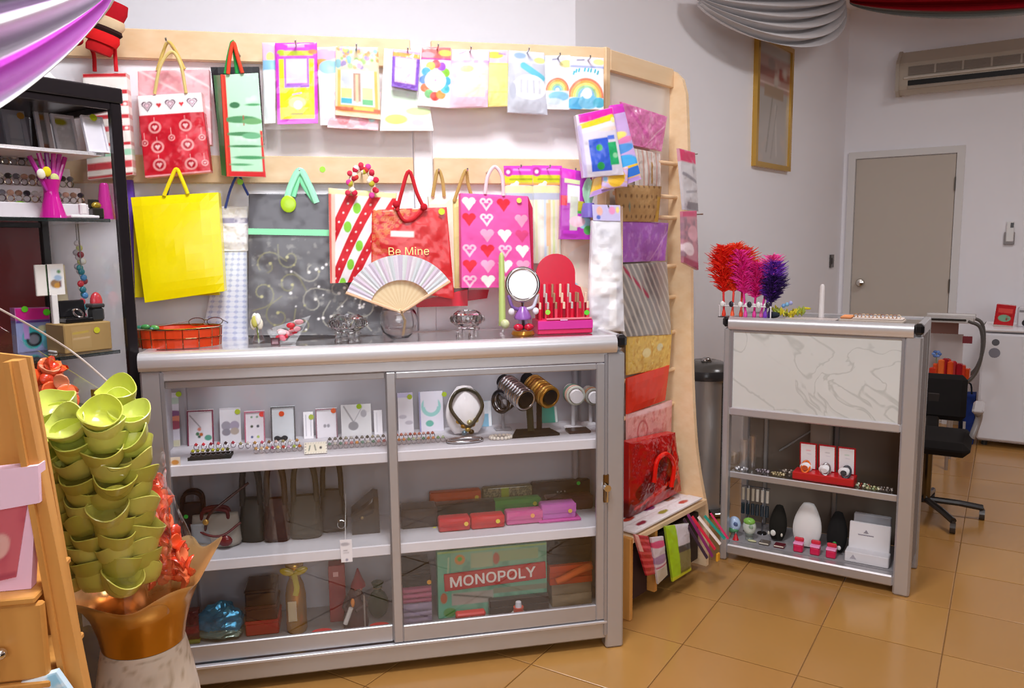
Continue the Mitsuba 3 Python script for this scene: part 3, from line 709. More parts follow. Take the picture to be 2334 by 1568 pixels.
# dark grey bag with vines
vines = []
vr = np.random.RandomState(11)
for (x_, y_, r_, a0) in ((.14, .50, .10, 1.0), (.30, .55, .08, 3.2), (.10, .30, .10, 5.0), (.30, .36, .09, .5), (.22, .14, .10, 2.2), (.46, .46, .08, 4.1), (.48, .24, .10, 1.4), (.40, .08, .07, 3.0), (.64, .50, .07, 0.2), (.66, .32, .09, 5.5), (.62, .12, .08, 2.6), (.82, .42, .08, 1.8), (.86, .22, .09, 4.4), (.80, .06, .06, .8), (.94, .52, .05, 3.6)):
    c1 = '#8f8f72' if x_ < .45 else '#a9a99f'
    P = [(x_ + r_ * (1 - .055 * k) * math.cos(a0 + .42 * k), y_ + r_ * (1 - .055 * k) * math.sin(a0 + .42 * k)) for k in range(15)]
    for p, q_ in zip(P[:-1], P[1:]):
        vines.append(('l', *p, *q_, .0042, c1))
    vines.append(('l', P[0][0], P[0][1], P[0][0] + .10 * math.sin(a0), P[0][1] - .10 * math.cos(a0), .004, c1))
    vines.append(('c', *P[-1], .011, '#c2c090' if x_ < .45 else '#e4e4de'))
    vines.append(('c', *P[5], .008, '#b4b283'))
for k in range(34):
    vines.append(('c', .30 + .68 * vr.rand(), .03 + .56 * vr.rand(), .005 + .006 * vr.rand(), '#ffffff'))
q = [(-0.314, 1.574), (0.121, 1.577), (0.106, 1.091), (-0.340, 1.107)]
t = Thing('gift_bag', 'large dark grey gift bag with silver vines and a mint green ribbon band', 'gift bag')
t.add('body', sheet(q, 2.74, printed('#626266', ('n', 3, .5, 2, '#77777b'), ('n', 22, .35, 12, '#8a8a88'), ('r', 0, 1, .735, 1, '#5d5d62'), *vines, ('n', 10, .35, 7, '#75777a'), ('r', 0, 1, .735, 1, '#606066')), .06, .006, .0028, .004), 'gloss')
t.add('ribbon_band', sheet([(-0.320, 1.462), (-0.046, 1.455), (-0.047, 1.434), (-0.321, 1.442)], 2.728, '#86e8ac', .002), 'gloss', label='mint green ribbon')
t.add('handle', tube(curve([(p[0], 2.722, p[1]) for p in [(-0.199, 1.533), (-0.179, 1.597), (-0.147, 1.650), (-0.120, 1.605), (-0.097, 1.544)]], 24), .004, 8, flat=(.010, .002)), 'gloss', '#9bebc0', label='mint green ribbon handle')
t.add('handle', tube(curve([(p[0], 2.730, p[1]) for p in [(-0.173, 1.565), (-0.160, 1.605), (-0.148, 1.648), (-0.137, 1.605), (-0.103, 1.548)]], 24), .004, 8, flat=(.009, .002)), 'gloss', '#7fe0a8', label='mint green ribbon handle')
cx, cz = -0.188, 1.540
t.add('tag', ball((cx, 2.716, cz), (.025, .004, .028)), 'gloss', '#b2dc32', True, label='oval lime sticker')
hook(-0.148, 1.648)
cx, cz = -0.077, 1.664
rack.add('price_sticker', ext(arc(cx, cz, .010, 0, 345, 14), 2.8365, 2.8378), 'paint', '#a8e84a', label='lime sticker on the rail')

# red, white and green diagonal bag
dg = []
for k in range(-2, 5):
    o = k * .34
    dg.append(('l', o - .3, -.05, o + .42, 1.05, .056, '#cc1f2c'))
    for s in np.linspace(0, 1, 12):
        dg.append(('c', o - .3 + .72 * s, -.05 + 1.1 * s, .011, '#f6d9d9'))
    for s in np.linspace(.04, .96, 6):
        dg.append(('e', o - .3 + .72 * s + .17, -.05 + 1.1 * s, .045, .06, '#86cf3a' if int(s * 10 + k) % 2 else '#e9e6ee'))
t = bag('gift_bag', 'gift bag with diagonal red stripes, green and white diamonds and a blossom covered handle', [(-0.057, 1.591), (0.167, 1.574), (0.110, 1.282), (-0.064, 1.277)], 2.69,
    printed('#f2eef0', *dg, ('r', 0, .10, 0, 1, '#efc9b8'), ('r', 0, .04, 0, 1, '#d96a60'), ('r', 0, 1, .94, 1, '#dfe3a8')), (), depth=.04, step=.0024)
path = curve([(p[0], 2.676, p[1]) for p in [(0.016, 1.573), (0.023, 1.630), (0.055, 1.653), (0.083, 1.630), (0.090, 1.573)]], 26)
hd = t.add('handle', tube(path, .009, 8), 'cloth', '#eadfc8', label='handle sprinkled with paper blossoms')
for k, p in enumerate(path[::2]):
    c = ['#cc2f4a', '#b8b03a', '#d84a9a', '#c8423a', '#f0dce0'][k % 5]
    a = k * 1.9
    t.add('blossom', ball((p[0] + .011 * math.cos(a), p[1] - .010, p[2] + .011 * math.sin(a)), (.010, .006, .010), 7), 'cloth', c, True, under=hd)
    t.add('blossom', ball((p[0] - .011 * math.cos(a), p[1] - .010, p[2] - .011 * math.sin(a)), (.009, .006, .009), 7), 'cloth', ['#d64055', '#f3e3d0', '#b52a3a'][k % 3], True, under=hd)
hook(0.056, 1.651)

# red bag with gold lace and script
q = [(0.082, 1.518), (0.330, 1.526), (0.350, 1.215), (0.070, 1.269)]
lace = []
for k in range(150):
    u_, v_ = vr.rand() * .62, .62 + vr.rand() * .38
    if u_ + (1 - v_) * 1.35 < .62:
        lace.append(('o', u_, v_, .016, .004, '#dc8a52'))
for k in range(60):
    lace.append(('o', vr.rand() * .2, .25 + vr.rand() * .5, .016, .004, '#d5714a'))
t = bag('gift_bag', 'red gift bag with gold lace corner, red rope handles and gold lettering', q, 2.665,
    printed('#cf2f33', ('n', 2, .5, 4, '#d8484a'), *lace, ('r', .24, .54, .66, .73, '#f6d9d2'), ('r', .25, .53, .67, .72, '#fff6f0')), (), depth=.05, bs='gloss', wave=.005)
A = 0.131, 1.368
_b = 0.266, 1.398
t.add('lettering', turn(lettering('Be Mine', A[0], A[1], 2.6555, .026, .001, False, width=_b[0] - A[0]), (A[0], 2.655, A[1]), 'y', 0), 'foil', '#e8b070', label='gold lettering')
t.add('handle', tube(curve([(p[0], 2.652, p[1]) for p in [(0.163, 1.515), (0.179, 1.572), (0.206, 1.643), (0.230, 1.572), (0.252, 1.523)]], 26), .006, 8), 'cloth', '#c22b34')
t.add('handle', tube(curve([(p[0], 2.655, p[1]) for p in [(0.154, 1.538), (0.181, 1.486), (0.210, 1.483), (0.240, 1.506), (0.255, 1.532)]], 26), .005, 8), 'cloth', '#b8262e')
for (p, q_) in (((0.161, 1.535), 0), ((0.252, 1.526), 0)):
    t.add('knot', ball((p[0], 2.650, p[1]), (.012, .009, .012), 8), 'cloth', '#b8202c', True)
dot(t, 0.311, 1.511, 2.652, '#cde03a', .011)
hook(0.206, 1.638)
solid('flat_box', 'flat bright red envelope box behind and below the red lace bag', 'gift box', sheet([(0.219, 1.202), (0.406, 1.243), (0.405, 1.186), (0.226, 1.186)], 2.73, '#d81f38', .03), 'gloss')
solid('flat_box', 'flat dark grey box corner under the red lace bag', 'gift box', sheet([(0.354, 1.251), (0.414, 1.254), (0.409, 1.191), (0.337, 1.197)], 2.76, '#6b625c', .02), 'paint')
solid('flat_box', 'flat darker red envelope sticking out right below the pink heart bag', 'gift box', sheet([(0.407, 1.237), (0.491, 1.238), (0.484, 1.207), (0.407, 1.199)], 2.785, '#c8273c', .02), 'gloss')
# cream bags behind
for k, (xa, xb, hx, lab) in enumerate(((978, 1030, (984, 992, 1000, 1012), 'cream gift bag with gold cord handles behind the red lace bag'), (1030, 1058, (1036, 1058, 1062, 1080), 'pale gold gift bag edge between the red lace bag and the pink heart bag'))):
    y = 2.74 + .02 * k
    if k == 0:
        q = [(0.276, 1.566), (0.361, 1.566), (0.361, 1.251), (0.290, 1.253)]
        h = [[(0.291, 1.566), (0.302, 1.622), (0.313, 1.655), (0.326, 1.622), (0.331, 1.566)]]
    else:
        q = [(0.348, 1.546), (0.410, 1.570), (0.385, 1.247), (0.360, 1.247)]
        h = [[(0.367, 1.549), (0.393, 1.617), (0.412, 1.657), (0.417, 1.617), (0.429, 1.570)]]
    bag('gift_bag', lab, q, y, ['#f1ead2', '#d9d592'][k], h, '#b99a5c', .006, .025)
    hook(*([(0.313, 1.650), (0.412, 1.653)][k]))
# pink heart bag
hc = []
pal = {'w': ('h', '#f2f7f2'), 'r': ('h', '#e0283c'), 'o': ('H', '#f8dbe6'), 'p': ('h', '#f0a9cc'), 'd': ('h', '#e24a86'), 'O': ('H', '#f6c6dc'), '.': None}
rows = ['wor.', 'ro.p', '.pwd', 'OrOw', 'rpwp', 'Owow']
for j, row in enumerate(rows):
    for i, ch in enumerate(row):
        if pal[ch]:
            hc.append((pal[ch][0], .115 + .255 * i, .905 - .165 * j, .120, pal[ch][1]))
t = bag('gift_bag', 'hot pink gift bag covered with white, red and pink hearts', [(0.379, 1.573), (0.612, 1.563), (0.625, 1.249), (0.376, 1.253)], 2.67,
    printed('#ec5bac', *hc), [[(0.462, 1.570), (0.472, 1.628), (0.497, 1.661), (0.521, 1.629), (0.526, 1.564)]], '#f0d2da', .006, .05, step=.0022)
t.add('gusset', sheet([(0.620, 1.563), (0.636, 1.523), (0.637, 1.270), (0.632, 1.247)], 2.70, '#c01f4a', .02), 'paint', label='dark red side fold')
dot(t, 0.579, 1.548, 2.661, '#d8ea6a', .009)
hook(0.498, 1.657)
# straw packs with magenta and yellow headers
for k in range(2):
    if k == 0:
        q, hd = [(0.551, 1.635), (0.653, 1.635), (0.660, 1.330), (0.557, 1.332)], [(0.548, 1.674), (0.653, 1.675), (0.653, 1.608), (0.551, 1.607)]
    else:
        q, hd = [(0.654, 1.636), (0.757, 1.636), (0.756, 1.329), (0.657, 1.330)], [(0.652, 1.677), (0.761, 1.676), (0.760, 1.608), (0.653, 1.608)]
    st = [('r', .05 + .16 * i, .14 + .16 * i, .03, .9, ['#dfe6b8', '#f1efe0', '#c7d9e8', '#e9d7a0', '#d8e6a8', '#efe3c6'][i]) for i in range(6)]
    pack('party_pack', ['straw pack with a magenta and yellow header, left of two alike', 'straw pack with a magenta and yellow header, right of two alike'][k], q, 2.77 + .002 * k, printed('#e6e8d8', *st, ('r', 0, 1, .74, .82, '#b9c4d4'), ('r', .45, .6, .2, .7, '#e8c79a'), ('r', 0, 1, .82, .9, '#eef0b4')),
         header=(hd, printed('#e64ad2', ('r', 0, 1, .10, .52, '#d6de2a'), ('r', 0, 1, 0, .10, '#f2b24a'), ('c', .14, .68, .24, '#c43aa8'), ('c', .14, .68, .10, '#fbe6f4'), ('l', .34, .8, .9, .78, .05, '#f79ae8'), ('l', .2, .3, .95, .3, .05, '#a9b81e'))), thick=.015)
    hook(*(0.601, 1.666) if k == 0 else (0.705, 1.666))
t = pack('party_pack', 'purple toy pack with a mint bottle and small tubs, hanging left of the silver sleeve', [(0.746, 1.665), (0.859, 1.646), (0.850, 1.413), (0.739, 1.415)], 2.72,
     printed('#b236b4', ('r', 0, .45, .86, 1, '#e23ac8'), ('r', .1, .6, .8, .86, '#dbe8b0'), ('r', .2, .6, .52, .78, '#ece4f0'), ('r', .3, .55, .12, .62, '#cfd4c4'), ('r', .55, .95, .40, .56, '#c8bd3a'), ('r', .55, 1, .38, .42, '#4fae4a'), ('c', .78, .26, .10, '#9fd4e2'), ('e', .55, .26, .12, .08, '#f0c9d8'), ('r', 0, .2, .48, .62, '#e03848'), ('c', .93, .14, .07, '#57b85a'), ('r', .1, .6, .08, .13, '#c83ad0')), thick=.02)
hook(0.798, 1.656)
bx, bz = 0.837, 1.560
t.add('toy_bottle', lathe([(0, .05), (.012, .05), (.02, .075), (.022, .10), (.014, .125), (.004, .14), (0, .142)], (bx, 2.695, bz - .07), 18), 'gloss', '#a5dcc0', 50)
t.add('bottle_base', lathe([(0, .0), (.024, 0), (.026, .02), (.02, .05), (0, .05)], (bx, 2.695, bz - .07), 18), 'gloss', '#7a6ac0', 50)
pack('party_pack', 'peach and blue polka dot pack behind the silver sleeve', [(0.764, 1.535), (1.003, 1.534), (1.006, 1.093), (0.766, 1.101)], 2.80,
     printed('#ecd2bc', ('c', .12, .50, .05, '#9fb8e8'), ('c', .30, .52, .05, '#b0c4ea'), ('c', .26, .40, .06, '#5fb8e0'), ('e', .6, .5, .3, .2, '#eadccf'), ('n', 7, .3, 3, '#d6e4c8')))
# blue and purple packs at an angle in front of the rack corner
q = [(0.903, 1.871), (0.951, 1.878), (1.021, 1.622), (0.832, 1.558)]
tp = pack('party_pack', 'tilted purple pack with blue shapes and a yellow disc toy behind the blue blocks pack', q, 2.66,
     printed('#c7a9dc', ('e', .2, .95, .5, .06, '#c93ab4'), ('c', .52, .62, .05, '#f0e27a'), ('c', .62, .45, .06, '#5a9ae0'), ('l', .6, .32, .95, .18, .05, '#4aa8e4'), ('e', .62, .12, .18, .10, '#f2c23a'), ('c', .9, .13, .06, '#3a7ad8'), ('c', .80, .55, .04, '#e88ac0'), ('r', 0, 1, 0, .06, '#b894d8'), ('n', 7, .3, 2, '#d9c4e8')))
hook(0.946, 1.864)
q = [(0.773, 1.832), (0.904, 1.861), (0.947, 1.634), (0.801, 1.623)]
pack('party_pack', 'tilted pack of blue and green blocks with a magenta and yellow header', q, 2.635,
     printed('#d9d4e4', ('r', .06, 1, .86, 1, '#e02aa8'), ('l', .1, .80, .92, .86, .045, '#d9d02a'), ('l', .1, .73, .95, .76, .035, '#e9e4e8'), ('r', .22, .72, .08, .58, '#3a5fd0'), ('r', .70, .92, .16, .50, '#2faa6a'), ('c', .47, .44, .05, '#3cb04a'), ('c', .45, .16, .06, '#2f9a50'), ('r', .72, .9, .54, .60, '#5a7ae0'), ('c', .85, .3, .04, '#8ad0a0'), ('l', .05, 0, .05, .8, .03, '#c0b4dc'), ('e', .8, .70, .2, .03, '#f0d8d0'), ('c', .94, .82, .04, '#f0e090')), thick=.025, bulge=.012)
hook(0.846, 1.829)
tp.add('disc_toy', sheet([(0.872, 1.644), (0.968, 1.663), (0.965, 1.595), (0.872, 1.584)], 2.65, printed('#c9b0e0', ('e', .55, .5, .55, .46, '#f0c440'), ('e', .12, .6, .12, .25, '#6fb0e0'), ('s', 70, .3, .14, 0, '#e0b030')), .01, .006), 'gloss')
# silver cellophane sleeve with header
t = Thing('cellophane_sleeve', 'crinkled silver clear cellophane sleeve with a printed header beside the rack corner', 'cellophane bag')
t.add('header', sheet([(0.840, 1.534), (0.943, 1.531), (0.944, 1.476), (0.844, 1.479)], 2.66, printed('#c8c2ea', ('e', .25, .6, .2, .28, '#f2b8a8'), ('e', .7, .65, .22, .25, '#e89ac8'), ('e', .9, .7, .12, .2, '#f0e08a'), ('c', .2, .2, .14, '#5a70c8')), .004), 'paint')
t.add('body', sheet([(0.842, 1.479), (0.947, 1.476), (0.964, 1.083), (0.826, 1.088)], 2.665, printed('#dcdce2', ('n', 5, .5, 8, '#fbfbfc'), ('n', 9, .4, 2, '#c9c9d2'), ('r', .55, .75, .05, .45, '#f8f8fa')), .02, .02, .003, .016, 5), 'wet')
hook(0.898, 1.526, RK - .012, 2.66)

# --- the angled end: flat bags one below the other, each hung over a dowel
wq = [('pink gift bag, topmost on the angled end of the rack', [(0.046, 1.918), (0.380, 1.901), (0.338, 1.761), (0.119, 1.769)], printed('#dd7cb4', ('n', 4, .4, 2, '#e59cc4'), ('l', .1, .9, .5, .3, .06, '#d86ab0'), ('l', .5, .1, .95, .7, .02, '#ecb0cc'), ('l', .4, .0, .9, .5, .012, '#c8609c')), 'gloss'),
      ('clear striped gift bag under the pink bag on the angled end', [(0.146, 1.758), (0.340, 1.753), (0.343, 1.618), (0.166, 1.615)], printed('#cfc6c0', ('s', 0, .24, .25, 0, '#c99a8c'), ('s', 0, .4, .2, .3, '#e3ddd8'), ('r', .55, .62, .1, .7, '#b08a50')), 'gloss'),
      ('brown gift bag with darker spots on the angled end', [(-0.002, 1.615), (0.325, 1.622), (0.301, 1.481), (0.017, 1.479)], printed('#b08a5a', ('d', .28, .05, 1, '#7a5a36'), ('e', .25, .4, .04, .12, '#7d8a78'), ('r', .9, 1, 0, .7, '#c9a048')), 'paint'),
      ('violet crinkled gift bag on the angled end under the brown one', [(0.031, 1.481), (0.392, 1.478), (0.368, 1.325), (0.050, 1.326)], printed('#a864c0', ('n', 6, .45, 2, '#bb82cf'), ('l', .6, .0, 1, .8, .02, '#cfa0da'), ('l', .8, .1, .95, .9, .02, '#c894d4')), 'gloss'),
      ('silver grey gift bag with diagonal stripes on the angled end', [(0.048, 1.319), (0.374, 1.320), (0.417, 1.016), (0.051, 1.041)], printed('#94908e', ('n', 3, .5, 2, '#7c7876'), ('s', 32, .11, .30, 0, '#b9b4b0'), ('l', .0, .95, .5, .55, .03, '#a8445a'), ('r', .75, 1, 0, 1, '#a39a92'), ('s', 32, .11, .28, 0, '#c4bdb4')), 'gloss'),
      ('yellow flowered gift bag on the angled end below the striped one', [(0.090, 1.042), (0.433, 1.033), (0.415, 0.875), (0.092, 0.886)], printed('#d9b45a', ('n', 7, .45, 2, '#c99a40'), ('e', .4, .5, .2, .12, '#e2cf94'), ('e', .7, .6, .15, .1, '#d0c8a0'), ('n', 10, .3, 5, '#e0c878')), 'gloss'),
      ('plain orange red gift bag on the angled end', [(0.084, 0.875), (0.406, 0.887), (0.374, 0.742), (0.086, 0.732)], '#d6331c', 'gloss'),
      ('pale pink clear gift bag on the angled end above the red one', [(0.093, 0.730), (0.441, 0.731), (0.437, 0.582), (0.095, 0.609)], printed('#d99a94', ('n', 5, .45, 2, '#c97a74'), ('r', 0, 1, .85, 1, '#e2b4b4'), ('o', .3, .35, .3, .03, '#b85a5a')), 'gloss')]
for k, (lab, q, fn, bs) in enumerate(wq):
    y = (-.04, -.035, -.05, -.045, -.05, -.045, -.05, -.045)[k]
    t = Thing('gift_bag', lab, 'gift bag', frame=WING)
    t.add('body', sheet(q, y, fn, .008, .006, .004, .004, k), bs)
t = Thing('tote_bag', 'big glossy red bag with dark folds, lowest on the angled end', 'gift bag', frame=WING)
q = [(0.019, 0.639), (0.373, 0.611), (0.432, 0.344), (0.023, 0.337)]
t.add('body', sheet(q, -.10, printed('#a81512', ('n', 3.4, .55, 4, '#5a100c'), ('e', .25, .3, .2, .14, '#6a0f0a'), ('e', .75, .55, .12, .2, '#7a3410'), ('l', .1, .1, .9, .3, .03, '#c8240f'), ('l', .95, .2, .9, .8, .05, '#c01c10')), .04, .02, .0035, .012, 3), 'wet')
t.add('handle', tube(curve([(p[0], -.125, p[1]) for p in [(0.164, 0.451), (0.189, 0.535), (0.264, 0.546), (0.322, 0.487), (0.303, 0.398)]], 20), .010, 8), 'wet', '#d01a10')
# packs hung at the front edge of the side board
for k, (q, fn, lab) in enumerate((([(0.301, 1.762), (0.428, 1.755), (0.465, 1.523), (0.350, 1.527)], printed('#cfccd0', ('r', 0, 1, .80, 1, '#d84a72'), ('n', 5, .4, 2, '#aeabb0'), ('r', .2, 1, 0, .14, '#8f8a90'), ('l', .1, .6, .9, .5, .03, '#98949c'), ('l', .2, .3, .9, .34, .02, '#a8a4aa')), 'white hosiery pack with a pink top at the rack side board, upper of two'),
                                  ([(0.282, 1.518), (0.394, 1.524), (0.418, 1.286), (0.295, 1.320)], printed('#c08a96', ('n', 5, .5, 3, '#9c7c88'), ('r', 0, 1, .9, 1, '#c85a7a'), ('e', .3, .3, .2, .12, '#e8d4da'), ('e', .6, .6, .2, .14, '#d8a4b0'), ('r', 0, 1, 0, .12, '#a8586a')), 'pink hosiery pack at the rack side board, lower of two'))):
    y = (-.14, -.17)[k]
    solid('hosiery_pack', lab, 'pack', sheet(q, y, fn, .012, .006, .004, .004, k), 'gloss', frame=WING)
    wing('hook', rod((.487, y + .02, q[0][1] - .006), (.487, -.06, q[0][1] - .006), .003, 6), 'chrome', '#c9c9c9')

# --- things on the base top
ZB = .32
rows = [('white sheet pack printed with coloured bows, at the back of the base top', .0, -.025, .46, .075, ['#b03028', '#8a4a44']), ('white sheet pack printed with red and purple bows, in the middle of the base top', -.07, -.10, .50, .075, ['#a83a2c', '#7a3a64', '#9a6a58']), ('white sheet pack with olive and maroon bows, at the front of the base top', -.09, -.168, .52, .065, ['#7f2a3a', '#8f8a3a', '#b0413a'])]
for k, (lab, xa, yc, xl, wd, cols) in enumerate(rows):
    u = rectq(xa, xa + xl, yc - wd / 2, yc + wd / 2)
    ops = [('e', .2 + .3 * i, .5, .11 * 4, .22, c) for i, c in enumerate(cols)]
    m = sheet(u, 0, printed('#dcd6d6', *[('e', .18 + .31 * i, .5, .5, .2, c) for i, c in enumerate(cols)], ('r', 0, 1, .96, 1, '#b8b2b4')), .006, .004, .004, .003, k)
    V = np.stack([m[0][:, 0], m[0][:, 2], ZB + .008 - m[0][:, 1] + .004 * k], 1)
    solid('sheet_pack', lab, 'pack', (V, m[1][:, ::-1], m[2]), 'gloss', frame=WING)
# packs hanging over the front edge of the base
hang = [('red striped hair band pack draped over the front left of the base', 1448, 1495, 1218, 1312, printed('#a8242c', ('s', 90, .16, .4, 0, '#c8484c'), ('r', 0, .2, .6, 1, '#d8a49a')), 20),
        ('white and pink long narrow pack hanging from the base front', 1484, 1520, 1222, 1332, printed('#c9bcc2', ('e', .5, .84, .3, .08, '#c8486e'), ('e', .5, .5, .3, .1, '#9a7a9a'), ('r', 0, 1, 0, .3, '#b8b0a0'), ('r', 0, 1, .32, .36, '#a85a6a')), 8),
        ('lime green and grey carded pack hanging from the base front', 1515, 1578, 1192, 1328, printed('#6a6a28', ('r', 0, .40, 0, 1, '#9cc41e'), ('r', .4, .95, .12, .5, '#7a7448'), ('r', .4, 1, .60, 1, '#cfc9d0'), ('r', .38, 1, .48, .6, '#4a4440'), ('r', .0, 1, .0, .07, '#c0c828')), 4)]
for k, (lab, xa, xb, ya, yb, fn, lean) in enumerate(hang):
    q = [[(-0.117, 0.341), (-0.020, 0.305), (0.034, 0.139), (-0.029, 0.153)],
         [(-0.012, 0.298), (0.078, 0.278), (0.115, 0.110), (0.043, 0.096)],
         [(0.076, 0.319), (0.262, 0.280), (0.291, 0.072), (0.142, 0.074)]][k]
    t = Thing('hair_accessory_pack', lab, 'pack', frame=WING)
    t.add('card', sheet(q, (-.215, -.222, -.23)[k], fn, .008, .008, .003, .004, k), 'gloss')
# fan of coloured pens / ribbons at the right end of the base
t = Thing('ribbon_pack', 'pack of coloured ribbon strips sticking out over the right end of the base', 'pack', frame=WING)
p0 = [(0.248, 0.298), (0.281, 0.308), (0.316, 0.289), (0.369, 0.274), (0.423, 0.263), (0.478, 0.259)]
p1 = [(0.289, 0.143), (0.334, 0.136), (0.356, 0.159), (0.402, 0.167), (0.441, 0.178), (0.473, 0.168)]
for k, c in enumerate(['#3a2a34', '#7a2a5a', '#c8283c', '#e0d2c8', '#1f8a78', '#cf2a5c']):
    t.add('strip', tube([(p0[k][0], -.215, p0[k][1]), (p1[k][0], -.30, p1[k][1])], .01, 4, flat=(.009, .004)), 'gloss', c)
m0 = 0.381, 0.121
t.add('end_tag', box(m0[0] - .012, m0[0] + .012, -.305, -.295, m0[1] - .02, m0[1] + .015, .003), 'gloss', '#d89a2a')
# dark stock inside the base compartment
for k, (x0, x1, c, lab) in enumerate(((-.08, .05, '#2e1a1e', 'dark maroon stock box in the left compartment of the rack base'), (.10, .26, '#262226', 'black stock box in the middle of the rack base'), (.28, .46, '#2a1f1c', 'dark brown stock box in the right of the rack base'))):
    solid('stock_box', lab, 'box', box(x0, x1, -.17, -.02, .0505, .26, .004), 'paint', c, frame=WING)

# ================================================================ the long aluminium display counter
X0, X1, YF, YB, ZT = -.617, .889, 2.452, 2.815, 1.095
AL = '#c9c9cc'
dc = Thing('display_counter', 'long silver aluminium display counter with sliding glass doors and two shelves', 'display counter')
# the rounded front rail of the top, the rails at the back and the sides
def rail_profile(y0, y1, z0, z1, r=.022):
    return [(y1, z0), (y1, z1)] + [(y0 + r - r * math.sin(a), z1 - r + r * math.cos(a)) for a in np.linspace(0, math.pi / 2, 8)] + [(y0, z0 + .012), (y0 + .008, z0)]
def along_x(prof, xa, xb):
    m = ext(prof, xa, xb)
    return np.stack([m[0][:, 1], m[0][:, 0], m[0][:, 2]], 1), m[1][:, ::-1]
dc.add('top_rail', along_x(rail_profile(YF - .012, YF + .035, 1.04, ZT), X0, X1 - .03), 'alu', '#dcdce0', 35, label='rounded front rail of the top')
dc.add('top_rail', box(X0, X1, YB - .03, YB, 1.04, ZT, .004), 'alu', AL)
dc.add('top_rail', box(X1 - .03, X1, YF + .035, YB - .03, 1.04, ZT, .004), 'alu', AL)
dc.add('top_rail', box(X0, X0 + .03, YF + .035, YB - .03, 1.04, ZT, .004), 'alu', AL)
dc.add('corner_cap', join(box(X1 - .030, X1 + .004, YF - .014, YF + .03, 1.055, ZT + .003, .010)), 'gloss', '#17171a', label='black corner cap')
dc.add('glass_top', (np.array([(X0 + .03, YF + .035, 1.091), (X1 - .03, YF + .035, 1.091), (X1 - .03, YB - .03, 1.091), (X0 + .03, YB - .03, 1.091)]), np.array([[0, 1, 2], [0, 2, 3]])), 'glass')
dc.add('top_liner', box(X0 + .03, X1 - .03, YF + .035, YF + .05, 1.02, 1.04), 'alu', AL)
dc.add('apron', box(X0 + .06, X1 - .06, YF + .002, YF + .022, 1.008, 1.04, .002), 'alu', AL)
for xa, xb in ((X0, X0 + .062), (X1 - .064, X1)):
    dc.add('post', box(xa, xb, YF, YF + .05, 0, 1.04, .006), 'alu', '#b9b9bd')
    dc.add('post', box(xa, xb, YB - .05, YB, 0, 1.04, .006), 'alu', '#b9b9bd')
for xx in (X0 + .055, X1 - .072):
    dc.add('bead', box(xx, xx + .012, YF - .003, YF + .004, .05, 1.035, .002), 'alu', '#a4a4aa')
dc.add('back_panel', box(X0 + .05, X1 - .05, YB - .02, YB - .01, .06, 1.04), 'paint', '#b2b1b7')
for xx in (X0 + .01, X1 - .02):
    dc.add('side_panel', box(xx, xx + .008, YF + .05, YB - .05, .06, 1.04), 'paint', '#b4b4ba')
dc.add('inner_strut', box(.80, .812, YB - .055, YB - .035, .1, 1.02, .002), 'alu', AL)
dc.add('inner_strut', box(.125, .137, YB - .055, YB - .035, .1, 1.02, .002), 'alu', AL)
dc.add('bottom_rail', box(X0 + .06, X1 - .06, YF + .004, YF + .05, .035, .098, .006), 'alu', '#b5b2b0')
dc.add('door_track', box(X0 + .06, X1 - .06, YF - .004, YF + .012, .094, .104, .002), 'alu', '#d0d0d4')
dc.add('bottom_board', box(X0 + .01, X1 - .01, YF + .05, YB - .02, .06, .10), 'paint', '#8f8b8a')
SH1, SH2, SH0 = .738, .428, .10
for z, c in ((SH1, '#bdbcc2'), (SH2, '#bdbcc1')):
    s = dc.add('shelf', box(X0 + .012, X1 - .03, YF + .045, YB - .022, z - .018, z), 'paint', c)
    dc.add('edge', box(X0 + .012, X1 - .03, YF + .036, YF + .045, z - .032, z + .002, .002), 'paint', '#d9d8de', under=s, label='white shelf edge')
# sliding doors
def door(xa, xb, y, sl, sr, lab):
    d = dc.add('door', join(box(xa, xa + sl, y, y + .014, .106, 1.005, .003), box(xb - sr, xb, y, y + .014, .106, 1.005, .003), box(xa + sl, xb - sr, y, y + .014, .983, 1.005, .003), box(xa + sl, xb - sr, y, y + .014, .106, .163, .003)), 'alu', '#b4b3b6', label=lab)
    dc.add('pane', pane(xa + sl, xb - sr, y + .007, .163, .983), 'glass', under=d)
    return d
door(-.566, .130, YF + .016, .012, .032, 'left sliding glass door')
d2 = door(.100, X1 - .062, YF + .002, .030, .036, 'right sliding glass door')
lx, lz = 0.824, 0.581
dc.add('lock_plate', box(lx - .010, lx + .010, YF - .004, YF + .004, lz - .055, lz + .045, .003), 'chrome', '#8c7a62', under=d2, label='narrow lock slot')
dc.add('lock', join(tube([(lx, YF - .02, lz), (lx, YF, lz)], .012, 14), box(lx - .004, lx + .004, YF - .018, YF - .004, lz - .05, lz - .01, .002)), 'chrome', '#d8d8d8', 40, under=d2, label='chrome lock with its key')

